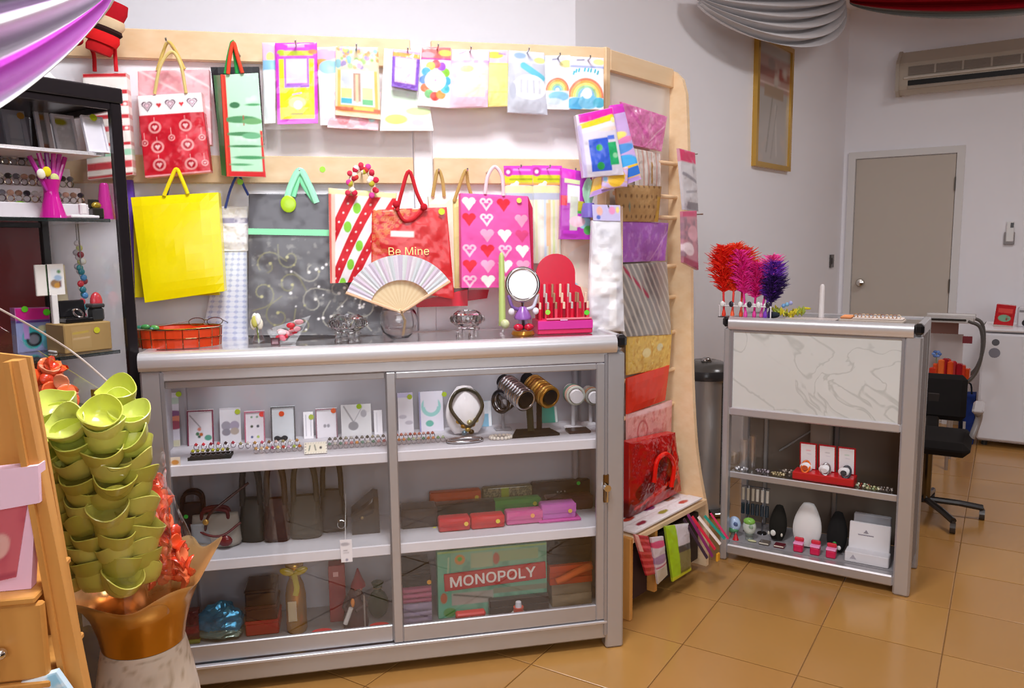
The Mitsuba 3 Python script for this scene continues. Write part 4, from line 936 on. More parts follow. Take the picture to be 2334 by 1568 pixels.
# ---------------------------------------------------------------- upper shelf: cards at the back, rows of rings in front
def card(label, tl, br, y, fn, zb, lean=.02, thick=.003, bs='gloss', edge=None, cat='jewellery card', name='jewellery_card', sticker=None, frame=WORLD, step=.0022):
    t = Thing(name, label, cat, frame=frame)
    q = [(tl[0], tl[1]), (br[0], tl[1]), (br[0], zb + .0005), (tl[0], zb + .0005)]
    yy = (y + lean, y + lean, y, y)
    t.add('card', sheet(q, yy, fn, thick, 0, step), bs)
    if edge:
        e = .004
        x0, x1, z0, z1 = tl[0], br[0], zb + .0005, tl[1]
        t.add('frame', join(*[turn(b, (0, y, zb), 'x', -math.degrees(math.atan2(lean, z1 - zb))) for b in (box(x0, x0 + e, y - .005, y, z0, z1), box(x1 - e, x1, y - .005, y, z0, z1), box(x0, x1, y - .005, y, z1 - e, z1))]), 'gloss', edge)
    if sticker:
        x, z, c = sticker
        f = (z - zb) / (tl[1] - zb)
        dot(t, x, z, y + lean * f - .003, c, .009)
    return t
YC = 2.745
card('clear hanging pack of purple hair clips at the far left of the upper shelf', (-0.605, 0.919), (-0.578, 0.716), YC, printed('#e6e4ee', ('e', .35, .85, .25, .06, '#b9cfc0'), ('e', .3, .55, .25, .12, '#8a5a8a'), ('e', .75, .5, .15, .07, '#f09a80'), ('e', .3, .4, .2, .08, '#b0506a'), ('r', 0, 1, 0, .12, '#d9d6b8')), SH1, sticker=(-0.576, 0.914, '#a9d02a'))
card('white card with a coloured pendant necklace in a maroon frame on the upper shelf', (-0.554, 0.856), (-0.470, 0.724), YC, printed('#e9e6ec', ('l', .1, .85, .5, .5, .012, '#6a6a70'), ('c', .45, .45, .05, '#d98a7a'), ('c', .38, .32, .05, '#4a7a5a'), ('c', .52, .30, .05, '#c06a3a'), ('c', .44, .24, .04, '#3a5a4a'), ('e', .78, .2, .1, .08, '#5aa08a')), SH1, edge='#7c3a50')
card('clear card with two flower earrings on the upper shelf', (-0.450, 0.857), (-0.382, 0.725), YC, printed('#d9d8de', ('e', .3, .5, .13, .13, '#9a98a4'), ('e', .3, .32, .12, .1, '#8a8894'), ('e', .7, .5, .13, .13, '#a49cb0'), ('e', .7, .34, .12, .1, '#b0a49a'), ('r', 0, 1, .96, 1, '#c0bfc8')), SH1, sticker=(-0.391, 0.844, '#b4c83a'))
card('white card with three pairs of stud earrings in a pink frame on the upper shelf', (-0.370, 0.843), (-0.303, 0.716), YC, printed('#e6e3ea', ('c', .35, .80, .035, '#6aa080'), ('c', .62, .80, .035, '#6aa080'), ('c', .35, .50, .045, '#3a4a3a'), ('c', .65, .50, .045, '#3a4a5a'), ('c', .35, .16, .04, '#4a5a8a'), ('c', .65, .16, .045, '#a8c060')), SH1, edge='#b56a80', sticker=(-0.312, 0.831, '#f0504a'))
t = card('pale blue card in a black frame with a black bow on the upper shelf', (-0.283, 0.854), (-0.202, 0.716), YC, '#d3dae0', SH1, edge='#2a2c34', sticker=(-0.247, 0.829, '#f0562a'))
bx, _z = -0.250, 0.729
t.add('bow', join(ball((bx - .012, 2.728, SH1 + .012), (.011, .005, .009), 8), ball((bx + .012, 2.728, SH1 + .012), (.011, .005, .009), 8), ball((bx, 2.726, SH1 + .012), .005, 6)), 'cloth', '#23303a', True)
card('narrow white earring card with silver bars on the upper shelf', (-0.175, 0.829), (-0.142, 0.715), YC, printed('#f0eff4', ('r', .2, .3, .1, .9, '#b8b8c4'), ('r', .7, .8, .1, .9, '#b8b8c4')), SH1, sticker=(-0.148, 0.812, '#b9cc5a'))
card('white card with one small silver stud pair in a maroon frame on the upper shelf', (-0.134, 0.839), (-0.060, 0.710), YC, printed('#e3e0e8', ('e', .42, .40, .05, .06, '#8a8894'), ('e', .58, .40, .05, .06, '#8a8894'), ('r', 0, 1, .9, 1, '#f4f2f6')), SH1, edge='#7a4a5e', sticker=(-0.072, 0.830, '#f06a3a'))
card('clear card with a grey flower pendant on a chain on the upper shelf', (-0.047, 0.847), (0.057, 0.712), YC, printed('#d9dadc', ('l', .1, .95, .4, .45, .02, '#7a7a80'), ('l', .7, .9, .42, .45, .012, '#9a9aa0'), ('e', .4, .32, .16, .14, '#7c7c82'), ('e', .75, .7, .1, .12, '#9c9ca4')), SH1, sticker=(0.016, 0.840, '#a8d02a'))
card('narrow white card beside the middle door stile on the upper shelf', (0.066, 0.822), (0.095, 0.716), YC, printed('#ecebf0', ('r', .3, .4, .1, .9, '#c0c0c8')), SH1)
card('white card with a violet header in the right half of the upper shelf', (0.151, 0.880), (0.205, 0.712), YC, printed('#e9e7ee', ('r', 0, 1, .88, 1, '#c9c2e8'), ('e', .3, .4, .1, .05, '#c0bcc8'), ('e', .7, .25, .1, .05, '#c0bcc8')), SH1, sticker=(0.194, 0.865, '#b9d040'))
card('white card with a turquoise necklace in the right half of the upper shelf', (0.226, 0.880), (0.312, 0.708), YC, printed('#dedce8', ('r', 0, .06, 0, 1, '#7a78b0'), ('o', .5, .62, .20, .05, '#8cc8c4'), ('r', .2, .8, .62, .9, '#dedce8'), ('e', .42, .2, .1, .08, '#5ab0a0')), SH1, sticker=(0.318, 0.868, '#b4d03a'))
card('blue necklace card standing behind the white neck bust', (0.420, 0.829), (0.492, 0.707), 2.77, printed('#5aa4c4', ('r', 0, 1, .5, 1, '#d8dfe6'), ('r', .85, 1, 0, 1, '#e8ecf0')), SH1)
card('green and white card behind the bangle stand', (0.682, 0.795), (0.742, 0.700), 2.77, printed('#2f9a84', ('r', .85, 1, 0, 1, '#dfe6e4')), SH1)

# rings and small stones lying in rows
gem = join(tube(np.stack([.008 * np.cos(np.linspace(0, 6.28, 13)[:12]), np.zeros(12), .008 + .008 * np.sin(np.linspace(0, 6.28, 13)[:12])], 1), .0014, 5, True))
def ring(x, y, z, col, label, group):
    t = Thing('ring', label, 'ring', group)
    t.add('band', move(gem, x, y, z + .0014), 'chrome', '#cfcfd2')
    s = .0058
    V = np.array([(0, 0, s), (s, 0, 0), (0, s, 0), (-s, 0, 0), (0, -s, 0), (0, 0, -s)]) * 1.15 + (x, y - .003, z + .019)
    F = np.array([[0, 1, 2], [0, 2, 3], [0, 3, 4], [0, 4, 1], [5, 2, 1], [5, 3, 2], [5, 4, 3], [5, 1, 4]])
    t.add('stone', (V, F), 'wet', col)
def ring_row(xa, xb, n, y, z, cols, label, group):
    for k in range(n):
        ring(xa + (xb - xa) * k / (n - 1), y, z, cols[k % len(cols)], ORD[k] + ' from the left, ' + label, group)
xa, _z = -0.515, 0.747; xb, _z = -0.399, 0.742
ring_row(xa, xb, 6, 2.68, SH1, ['#c83038', '#d83a48', '#8a2030', '#e86a6a', '#3a2a2a', '#b04050'], 'ring with a red stone behind the black tray', 'rings with red stones at the left of the upper shelf')
t = Thing('ring_tray', 'low black ring tray at the left front of the upper shelf', 'tray')
xa, _z = -0.517, 0.744; xb, _z = -0.388, 0.741
t.solo(join(box(xa, xb, 2.545, 2.60, SH1, SH1 + .006, .002), box(xa, xb, 2.545, 2.549, SH1, SH1 + .010), box(xa, xb, 2.596, 2.60, SH1, SH1 + .010)), 'paint', '#1d1d18')
ring_row(xa + .012, xb - .012, 8, 2.572, SH1 + .006, ['#c4c42a', '#9a9a3a', '#d8d060', '#5a5a2a'], 'ring with a yellow stone in the low black tray', 'rings with yellow stones in the black tray')
xa, _z = -0.315, 0.733; xb, _z = -0.179, 0.736
ring_row(xa, xb, 9, 2.58, SH1, ['#c8a060', '#e0c8a0', '#d89a5a', '#b0406a', '#e8d87a', '#c04a3a', '#d8b8d0', '#a8c050', '#d07a3a'], 'ring left of the black edged earring card', 'rings with warm coloured stones in the middle of the upper shelf')
xa, _z = -0.372, 0.740; xb, _z = -0.192, 0.743
ring_row(xa, xb, 9, 2.66, SH1, ['#b0a878', '#e0dcd0', '#c89a5a', '#d8607a', '#8a6a4a', '#e8c8c0'], 'ring in the second row behind the warm coloured rings', 'rings in the second row of the upper shelf')
xa, _z = -0.084, 0.735; xb, _z = 0.093, 0.733
ring_row(xa, xb, 11, 2.58, SH1, ['#7a9a8a', '#c8c4b8', '#6a8a7a', '#d0a0a0', '#c08080', '#d89a5a'], 'ring in the front row left of the door stile', 'rings in the front row left of the door stile')
xa, _z = -0.085, 0.742; xb, _z = 0.093, 0.739
ring_row(xa, xb, 11, 2.65, SH1, ['#6a6868', '#8a8880', '#5a5a52', '#a8a690', '#c0beb4'], 'grey stone ring, back row left of the stile', 'rings with grey stones left of the door stile')
xa, _z = 0.142, 0.735; xb, _z = 0.289, 0.735
ring_row(xa, xb, 10, 2.58, SH1, ['#d0885a', '#e09a6a', '#7aa070', '#b8c8a0', '#c8b8a8', '#5a8a70'], 'ring in the front row right of the door stile', 'rings in the front row right of the door stile')
xa, _z = 0.139, 0.743; xb, _z = 0.261, 0.747
ring_row(xa, xb, 9, 2.65, SH1, ['#b86a5a', '#c87a68', '#d8a8a0', '#a85a58'], 'coral stone ring, back row right of the stile', 'rings with coral stones right of the door stile')
t = card('small earring card with a black scalloped edge at the front of the upper shelf', (-0.162, 0.774), (-0.091, 0.710), 2.525, printed('#e2ddce', ('d', .25, .05, 0, '#2f2c30'), ('r', .08, .92, .1, .9, '#ddd6c2'), ('l', .2, .3, .25, .7, .05, '#3f5a4c'), ('l', .5, .3, .45, .75, .05, '#50584a'), ('c', .72, .5, .12, '#26262a')), SH1 + .003, lean=.02)
t = card('small cream price tag with orange print at the left end of the upper shelf', (-0.558, 0.766), (-0.528, 0.730), 2.493, printed('#efe3cf', ('e', .5, .5, .35, .25, '#d99a50')), SH1 - .004, lean=.0, name='price_tag', cat='price tag')

# neck bust with the black and gold necklace
def bust(label, x, y, z, w, h, col, frame=WORLD, lean=14, name='necklace_bust'):
    t = Thing(name, label, 'necklace bust', frame=frame)
    n, N = 20, 32
    a = np.linspace(0, 1, n)
    prof = []
    V, F = [], []
    for s in a:       # from the foot to the neck: half width, half depth
        hw = w / 2 * (math.sin(math.pi * min(1, .12 + .80 * s)) ** .62) * (1 - .25 * s)
        hd = .018 + .012 * math.sin(math.pi * s)
        prof.append((hw, hd, s * h))
    ang = np.arange(N) * 2 * math.pi / N
    V = np.concatenate([np.stack([hw * np.cos(ang), hd * np.sin(ang), np.full(N, zz)], 1) for hw, hd, zz in prof] + [[[0, 0, 0], [0, 0, h + .004]]])
    q = [[i * N + j, i * N + (j + 1) % N, (i + 1) * N + (j + 1) % N, (i + 1) * N + j] for i in range(n - 1) for j in range(N)]
    F = np.vstack([quads(q), [[n * N, (j + 1) % N, j] for j in range(N)], [[n * N + 1, (n - 1) * N + j, (n - 1) * N + (j + 1) % N] for j in range(N)]])
    m = turn((V, F), (0, 0, 0), 'x', -lean)
    m = (m[0] - [0, 0, m[0][:, 2].min()], m[1])
    t.add('form', move(m, x, y, z + .0005), 'cloth' if col != '#efecee' else 'paint', col, 50)
    t.add('easel', rod((x, y + .012, z + h * .7), (x, y + .06, z), .004, 6), 'paint', col)
    return t
bx, bz = 0.382, 0.748
t = bust('white neck bust wearing a black and gold necklace on the upper shelf', bx, 2.67, SH1, .155, .165, '#efecee')
pts = [(bx + p[0], p[1], SH1 + p[2]) for p in ((0, 2.685, .158), (-.038, 2.670, .145), (-.056, 2.655, .105), (-.035, 2.640, .065), (0, 2.632, .035), (.035, 2.640, .065), (.056, 2.655, .105), (.038, 2.670, .145))]
path = curve(pts, 48, True)
t.add('necklace', join(tube(path, .0065, 7, True), tube(path + [0, -.005, .004], .004, 6, True)), 'gloss', '#3a3420', True, label='black and gold necklace')
for k, (dx, dz, c) in enumerate(((-.03, .055, '#c99a3a'), (-.015, .040, '#b5832e'), (.0, .028, '#d8b860'), (.018, .042, '#a86f2a'), (.03, .056, '#d0c070'), (.008, .050, '#e0d8a0'), (.012, .018, '#4a3a24'), (-.012, .016, '#7a98a8'))):
    t.add('pendant', ball((bx + dx, 2.630 + .01 * (dz > .04), SH1 + dz), (.010, .006, .009), 8), 'foil', c, True)

# bangle stand: posts with two horizontal rolls, their bangles, dark foot
t = Thing('bangle_stand', 'black velvet bangle stand with two horizontal rolls on the upper shelf', 'bangle stand')
fx, _z = 0.611, 0.720
V, F = ext([(-.085, -.05), (.085, -.045), (.07, .04), (-.05, .05)], 0, .008)
t.add('foot', (np.stack([V[:, 0] + fx, 2.62 + V[:, 2], SH1 + .0005 + V[:, 1]], 1), F[:, ::-1]), 'cloth', '#17161a')
t.add('upright', rod((fx - .005, 2.63, SH1 + .008), (fx - .005, 2.66, SH1 + .125), .012, 12), 'cloth', '#3a3a2c')
t.add('upright', rod((fx + .03, 2.65, SH1 + .008), (fx + .035, 2.67, SH1 + .13), .010, 12), 'cloth', '#1c1a1c')
rolls = []
for (px_, lab) in ((0, 'silver'), (1, 'gold')):
    if px_ == 0:
        ex, ez = 0.581, 0.868
    else:
        ex, ez = 0.672, 0.868
    a = np.array([ex, 2.575 + .02 * px_, ez]); b = a + np.array([-.055, .15, .045])
    t.add('roll', tube([a, b], .026, 18), 'cloth', '#141216', 40)
    rolls.append((a, b))
for i, (a, b) in enumerate(rolls):
    d = (b - a) / np.linalg.norm(b - a)
    s1 = np.cross(d, [0, 0, 1]); s1 /= np.linalg.norm(s1); s2 = np.cross(s1, d)
    for k in range(9 if i == 0 else 8):
        c = a + d * (.012 + .015 * k) - s2 * .004
        ph = np.linspace(0, 2 * math.pi, 29)[:28]
        P = c + .0345 * (np.cos(ph)[:, None] * s1 + np.sin(ph)[:, None] * s2)
        Thing('bangle', ORD[k] + (' silver bangle from the front on the left roll of the stand' if i == 0 else ' gold bangle from the front on the right roll of the stand'), 'bangle', 'silver bangles on the stand' if i == 0 else 'gold bangles on the stand').solo(tube(P, .0072, 7, True), 'chrome' if i == 0 else 'foil', ['#b8b6b8', '#d4d2d2', '#a8a6a8'][k % 3] if i == 0 else ['#b5812f', '#c79a4c', '#8f5a20'][k % 3], True)
cx, cz = 0.511, 0.851
for k in range(5):
    ph = np.linspace(0, 2 * math.pi, 29)[:28]
    P = np.stack([cx - .006 + .034 * np.cos(ph) * .7 + .010 * k, 2.66 + .018 * k + .034 * np.cos(ph) * -.7, cz + .038 * np.sin(ph)], 1)
    Thing('bangle', ORD[k] + ' dark silver bangle from the front in the leaning bunch', 'bangle', 'leaning dark silver bangles').solo(tube(P, .006, 6, True), 'chrome', ['#4a484c', '#c8c6c8', '#38363a'][k % 3], True)
t = Thing('bangle_rest', 'grey plastic peg holding the leaning dark silver bangles', 'stand')
t.solo(join(rod((cx + .01, 2.705, SH1), (cx + .01, 2.705, cz + .005), .006, 8), box(cx - .02, cx + .04, 2.69, 2.73, SH1, SH1 + .006, .002), rod((cx + .01, 2.75, cz), (cx + .01, 2.65, cz), .010, 10)), 'gloss', '#8f8d92')
for k, (px_, r_) in enumerate((((0.772, 0.861), .030), ((0.850, 0.846), .026))):
    y = 2.66 + .04 * k
    t = Thing('watch_roll', ['white roll stand with bracelets at the right end of the upper shelf', 'second white roll stand half hidden by the right post of the counter'][k], 'bracelet stand')
    x, z = px_
    t.add('roll', tube([(x, y - .04, z), (x, y + .05, z + .01)], r_ * .8, 18), 'paint', '#e9e7ea', 40)
    t.add('stem', rod((x, y + .01, SH1 + .006), (x, y + .01, z - r_ * .7), .007, 8), 'paint', '#c9c8cc')
    t.add('foot', lathe([(0, 0), (.035, 0), (.035, .004), (.008, .008), (0, .008)], (x, y + .01, SH1), 18), 'paint', '#dad9dd', 40)
    for j in range(3):
        ph = np.linspace(0, 2 * math.pi, 25)[:24]
        P = np.stack([x + (r_ + .001) * np.cos(ph), np.full(24, y - .025 + .022 * j), z + .002 + (r_ + .001) * np.sin(ph)], 1)
        Thing('bracelet', ORD[j] + ' bead bracelet from the front on the ' + ['left', 'right'][k] + ' white roll stand', 'bracelet', 'bracelets on the white roll stands').solo(tube(P, .005, 6, True), 'gloss', [['#b9bdb0', '#c8a090', '#5a7a6a'], ['#9a9a90', '#b07a5a', '#b8b8a8']][k][j], True)
cx, _z = 0.361, 0.729
ph = np.linspace(0, 2 * math.pi, 33)[:32]
solid('bracelet', 'silver link bracelet lying in front of the neck bust', 'bracelet', tube(np.stack([cx + .060 * np.cos(ph), 2.565 + .026 * np.sin(ph), np.full(32, SH1 + .007)], 1), .006, 6, True), 'chrome', '#c9c9cc', True)
cx, _z = 0.488, 0.731
t = Thing('pearl_bracelet', 'cream pearl bracelet lying between the silver bracelet and the bangle stand', 'bracelet')
for k in range(16):
    a = 2 * math.pi * k / 16
    t.add('pearl', ball((cx + .036 * math.cos(a), 2.58 + .022 * math.sin(a), SH1 + .0065), .0065, 8), 'wet', '#e4ddd0', True)
cx, _z = 0.767, 0.721
solid('tray', 'small dark red brown tray at the right front of the upper shelf', 'tray', box(cx - .035, cx + .045, 2.58, 2.64, SH1, SH1 + .01, .003), 'gloss', '#2f1c1c')

# ---------------------------------------------------------------- middle shelf, left: handbags
def handbag(label, x, y, w, h, d, col, frame=WORLD, z=SH2, handle=.09, hr=.006, bs='paint', taper=.82, spread=.5, puff=.16, hcol=None, lean=0, htop=None):
    """A soft leather bag: a puffed body and two arched handles."""
    t = Thing('handbag', label, 'handbag', frame=frame)
    n, N = 14, 28
    V = []
    ang = np.arange(N) * 2 * math.pi / N
    for s in np.linspace(0, 1, n):
        rd = min(1, .80 + 3.2 * s) if s < .0625 else 1
        hw = w / 2 * (1 - (1 - taper) * s) * (1 - .15 * max(0, .1 - s) / .1)
        hd = d / 2 * (1 - .75 * s ** 1.6) * (1 - .2 * max(0, .1 - s) / .1)
        c, si = np.cos(ang), np.sin(ang)
        V.append(np.stack([hw * np.sign(c) * np.abs(c) ** .45, hd * np.sign(si) * np.abs(si) ** .7, np.full(N, h * s)], 1))
    V = np.concatenate(V + [np.array([[0, 0, 0], [0, 0, h]])])
    V[:, 1] -= (meshkit.fbm(np.stack([V[:, 0] * 22 + x * 50, V[:, 1] * 0, V[:, 2] * 14], 1), 3) - .5) * puff * d
    q = [[i * N + j, i * N + (j + 1) % N, (i + 1) * N + (j + 1) % N, (i + 1) * N + j] for i in range(n - 1) for j in range(N)]
    F = np.vstack([quads(q), [[n * N, (j + 1) % N, j] for j in range(N)], [[n * N + 1, (n - 1) * N + j, (n - 1) * N + (j + 1) % N] for j in range(N)]])
    m = turn((V, F), (0, 0, 0), 'y', lean)
    m = (m[0] - [0, 0, m[0][:, 2].min()], m[1])
    t.add('body', move(m, x, y, z + .0005), bs, col, 60)
    for sgn in (-1, 1):
        P = curve([(x - w * spread / 2, y + sgn * .012, z + h * .86), (x - w * spread * .47, y + sgn * .014, z + h + handle * .45), (x - w * spread * .30, y + sgn * .016, z + h + handle * .86), (x, y + sgn * .016, z + h + handle), (x + w * spread * .30, y + sgn * .016, z + h + handle * .86), (x + w * spread * .47, y + sgn * .014, z + h + handle * .45), (x + w * spread / 2, y + sgn * .012, z + h * .86)], 30)
        t.add('handle', tube(P, hr, 8), bs, hcol or col, True)
    return t
x, _z = -0.535, 0.455
t = handbag('dark plum hobo bag with a green sticker at the left end of the middle shelf', x - .01, 2.72, .13, .12, .07, '#1c161e', handle=.04, taper=.55)
dot(t, -0.558, 0.520, 2.664, '#3fd04a', .007)
x, _z = -0.450, 0.342
t = handbag('cream handbag with dark red piping and straps, lying at the left of the middle shelf', x - .01, 2.63, .165, .105, .085, '#9a948a', handle=.02, taper=.86, hcol='#5a1a20')
t.add('piping', tube(curve([(x - .085, 2.60, SH2 + .085), (x - .03, 2.575, SH2 + .055), (x + .02, 2.575, SH2 + .05), (x + .072, 2.60, SH2 + .08)], 16), .004, 6), 'gloss', '#5a1a20', True)
t.add('strap', tube(curve([(x - .04, 2.59, SH2 + .05), (x - .02, 2.57, SH2 + .12), (x + .03, 2.585, SH2 + .16), (x + .10, 2.62, SH2 + .205)], 18), .0045, 6), 'gloss', '#3a1418', True, label='dark red shoulder strap')
t.add('buckle', ball((x - .03, 2.568, SH2 + .10), (.010, .005, .010), 8), 'foil', '#c09a50', True)
t.add('flap', sheet([(x - .08, SH2 + .09), (x - .03, SH2 + .09), (x - .02, SH2 + .02), (x - .075, SH2 + .03)], 2.585, '#8f969a', .004, .006), 'gloss')
t.add('tassel', ball((x + .025, 2.575, SH2 + .03), (.022, .010, .018), 8), 'gloss', '#6a1a1e', True)
for k, (pl_, pr_, top, lab, col) in enumerate((((-0.391, 0.319), (-0.306, 0.310), (-0.328, 0.498), 'dark olive black handbag, first of the upright row on the middle shelf', '#1f211b'),
                                             ((-0.312, 0.319), (-0.224, 0.311), (-0.260, 0.517), 'dark maroon handbag, second of the upright row on the middle shelf', '#2f1413'),
                                             ((-0.231, 0.307), (-0.118, 0.296), (-0.170, 0.511), 'olive grey handbag, third and widest of the upright row on the middle shelf', '#302f24'),
                                             ((-0.133, 0.280), (-0.039, 0.271), (-0.084, 0.498), 'black handbag with a chrome ring, fourth of the upright row on the middle shelf', '#191816'))):
    w_ = pr_[0] - pl_[0]
    t = handbag(lab, (pl_[0] + pr_[0]) / 2, (2.66, 2.64, 2.65, 2.69)[k], w_ * 1.06, .14, .10, col, handle=.132, hr=.0085, spread=.62, taper=.72, hcol=['#242422', '#281a18', '#33322a', '#1c1b18'][k])
    if k == 3:
        ph = np.linspace(0, 2 * math.pi, 17)[:16]
        cx, cz = -0.058, 0.462
        t.add('ring', tube(np.stack([cx + .012 * np.cos(ph), np.full(16, 2.632), cz + .014 * np.sin(ph)], 1), .0025, 5, True), 'chrome', '#c8c8c8')
        cx, cz = -0.045, 0.417
        t.add('hang_tag', sheet([(-0.062, 0.463), (-0.024, 0.462), (-0.024, 0.387), (-0.060, 0.387)], 2.482, printed('#eceaee', ('e', .4, .8, .2, .08, '#b0aeb6'), ('r', .25, .6, .5, .54, '#9a98a0'), ('r', .25, .7, .4, .44, '#b0aeb4'), ('c', .5, .1, .06, '#8a88a0')), .002, step=.003), 'paint', label='white hang tag')
        t.add('tag_string', tube([(cx, 2.483, cz + .03), (cx + .005, 2.63, SH2 + .14)], .001, 4), 'paint', '#dddddd')
x, _z = 0.022, 0.365
t = Thing('clutch_bag', 'grey brown folded clutch bag beside the row of upright handbags', 'handbag')
prof = [(2.60, SH2 + .0005), (2.70, SH2 + .0005), (2.69, SH2 + .10), (2.675, SH2 + .115), (2.65, SH2 + .10), (2.61, SH2 + .05)]
V, F = ext([(x - .045, SH2 + .0005), (x + .048, SH2 + .0005), (x + .046, SH2 + .125), (x + .03, SH2 + .13), (x - .045, SH2 + .07)], 2.61, 2.70)
t.add('body', (V, F), 'gloss', '#2e2823')
t.add('flap', sheet([(x - .047, SH2 + .075), (x + .032, SH2 + .132), (x + .032, SH2 + .075), (x - .044, SH2 + .045)], 2.604, '#282320', .006, .008), 'gloss')
t.add('clasp', ball((x - .01, 2.598, SH2 + .062), (.006, .003, .006), 8), 'foil', '#8a7a5a', True)

# middle shelf, right: wallets
def wallet(label, tl, br, y, col, depth=.06, z=None, rise=0.0, ops=(), sticker=None, name='wallet', cat='wallet', bs='gloss', tilt=0):
    t = Thing(name, label, cat)
    x0, x1, z0 = tl[0], br[0], (br[1] if z is None else z)
    tl = (tl[0], tl[1] + .014)
    t.add('body', turn(box(x0, x1, y, y + depth, z0, max(tl[1], z0 + .01), .006), ((x0 + x1) / 2, y, z0), 'y', tilt), bs, col, 50)
    t.add('flap', turn(sheet([(x0 + .002, tl[1] - .001), (x1 - .002, tl[1] - .001), (x1 - .002, z0 + .45 * (tl[1] - z0)), (x0 + .002, z0 + .45 * (tl[1] - z0))], y - .003, printed(col, *ops) if ops else col, .002, .002, .003), ((x0 + x1) / 2, y, z0), 'y', tilt), bs)
    if sticker:
        dot(t, sticker[0], sticker[1] + .010, y - .006, sticker[2], .0075)
    return t
Z2 = SH2 + .0005
wallet('big dark brown wallet stack front at the left of the wallets on the middle shelf', (0.143, 0.484), (0.270, 0.343), 2.62, '#2c1e1a', .08, Z2, sticker=(0.256, 0.415, '#d0d838'))
wallet('red wallet, left of the two red ones at the front of the middle shelf', (0.266, 0.461), (0.375, 0.363), 2.56, '#b8222e', .05, Z2, sticker=(0.359, 0.445, '#e0b848'))
wallet('brighter red wallet, right of the two red ones at the front of the middle shelf', (0.377, 0.460), (0.495, 0.362), 2.56, '#bd1a20', .05, Z2, sticker=(0.469, 0.445, '#dcc83c'), tilt=0)
wallet('pink wallet beside the bright red wallet on the middle shelf', (0.502, 0.462), (0.633, 0.361), 2.57, '#cc5a92', .05, Z2, sticker=(0.594, 0.451, '#e8a060'))
wallet('flat pink purse under the lilac wallet', (0.616, 0.419), (0.772, 0.366), 2.565, '#c05098', .06, Z2, name='purse', cat='purse')
wallet('lilac wallet lying on the flat pink purse at the right of the middle shelf', (0.628, 0.478), (0.756, 0.390), 2.575, '#bb62ae', .05, (0.616, 0.419)[1] + .0155, sticker=(0.731, 0.455, '#d8b050'), tilt=0)
wallet('orange wallet standing at the back of the middle shelf', (0.255, 0.496), (0.443, 0.408), 2.74, '#b5471f', .04, Z2, sticker=(0.425, 0.476, '#c8b038'))
wallet('black green wallet in front of the orange one', (0.255, 0.470), (0.484, 0.389), 2.68, '#191a16', .05, Z2)
wallet('snakeskin wallet with a lime stripe at the back of the middle shelf', (0.449, 0.499), (0.636, 0.393), 2.745, '#6b6a50', .03, Z2, ops=(('d', .2, .06, 1, '#4a4634'), ('n', 9, .5, 2, '#8c8668'), ('r', .36, .52, 0, 1, '#8aa030')), sticker=(0.622, 0.455, '#c8c038'))
wallet('plain green wallet in front of the snakeskin wallet', (0.481, 0.468), (0.656, 0.377), 2.69, '#3c8a34', .04, Z2, sticker=(0.631, 0.452, '#c8c830'))
t = wallet('black wallet with silver studs and a green sticker on the middle shelf', (0.634, 0.505), (0.860, 0.367), 2.745, '#17151b', .03, Z2, sticker=(0.812, 0.498, '#38d048'))
for k in range(3):
    x, z = 0.743, 0.480
    t.add('stud', ball((x - .012 + .014 * k, 2.740, z), .004, 6), 'chrome', '#c0c0c0', True)
wallet('dark burgundy wallet at the right of the middle shelf', (0.668, 0.469), (0.848, 0.378), 2.67, '#3f1a20', .05, Z2)

# ---------------------------------------------------------------- bottom shelf
Z0 = SH0 + .0005
t = Thing('packet', 'dark red packet with a lime base at the left end of the bottom shelf', 'packet')
x, _z = -0.554, 0.126
t.add('packet', sheet(rectq(x - .022, x + .022, Z0 + .01, Z0 + .11), 2.62, printed('#5a1a1e', ('n', 6, .4, 2, '#7a2228'), ('r', 0, 1, .25, .5, '#8a1f26')), .03, .006, .004, .004), 'gloss')
t.add('base', box(x - .024, x + .024, 2.61, 2.65, Z0, Z0 + .012, .003), 'gloss', '#7a7a2a')
t = Thing('foil_packet', 'crinkled blue cellophane packet on the bottom shelf', 'packet')
x, _z = -0.463, 0.105
m = ball((0, 0, 0), (.075, .035, .055), 26)
V = m[0] + (meshkit.fbm(m[0] * 40, 3)[:, None] - .5) * .045 * (m[0] / (np.linalg.norm(m[0], axis=1, keepdims=True) + 1e-9))
V = V + [x, 2.64, 0]; V[:, 2] += Z0 - V[:, 2].min()
cc = meshkit.fbm(V * 60, 3)[:, None]
t.add('body', (V, m[1], L('#1d5f80') * (1 - cc) + L('#5ab4dc') * cc), 'foil', smooth=20)
t.add('lower_fold', move(scale((V, m[1]), [x, 2.64, Z0], [.95, 1.05, .35]), 0, -.004, 0), 'foil', '#8aa094', 20)
zs_ = [Z0, Z0 + .052, Z0 + .104, Z0 + .162]
xa, _z = -0.386, 0.119; xb, _z = -0.278, 0.107
for k, (c, lab) in enumerate((('#a81f1c', 'bright red wallet box at the bottom of the stack beside the blue packet'), ('#431616', 'maroon wallet box in the middle of the stack beside the blue packet'), ('#2c1614', 'dark brown wallet box on top of the stack beside the blue packet'))):
    t = Thing('wallet_box', lab, 'box')
    t.add('base', box(xa + .002 * k, xb - .003 * k, 2.62, 2.74, zs_[k], zs_[k + 1] - .012, .004), 'gloss', c)
    t.add('lid', box(xa + .002 * k - .002, xb - .003 * k + .002, 2.618, 2.742, zs_[k + 1] - .012, zs_[k + 1] - .0005, .004), 'gloss', c)
t = Thing('bottle_wrap', 'bottle wrapped in gold foil with a gold bow on the bottom shelf', 'bottle')
x, _z = -0.219, 0.118
t.add('bottle', lathe([(0, 0), (.030, 0), (.034, .01), (.034, .13), (.028, .165), (.014, .20), (.013, .232), (0, .232)], (x, 2.63, Z0), 22), 'foil', '#a8741a', 50)
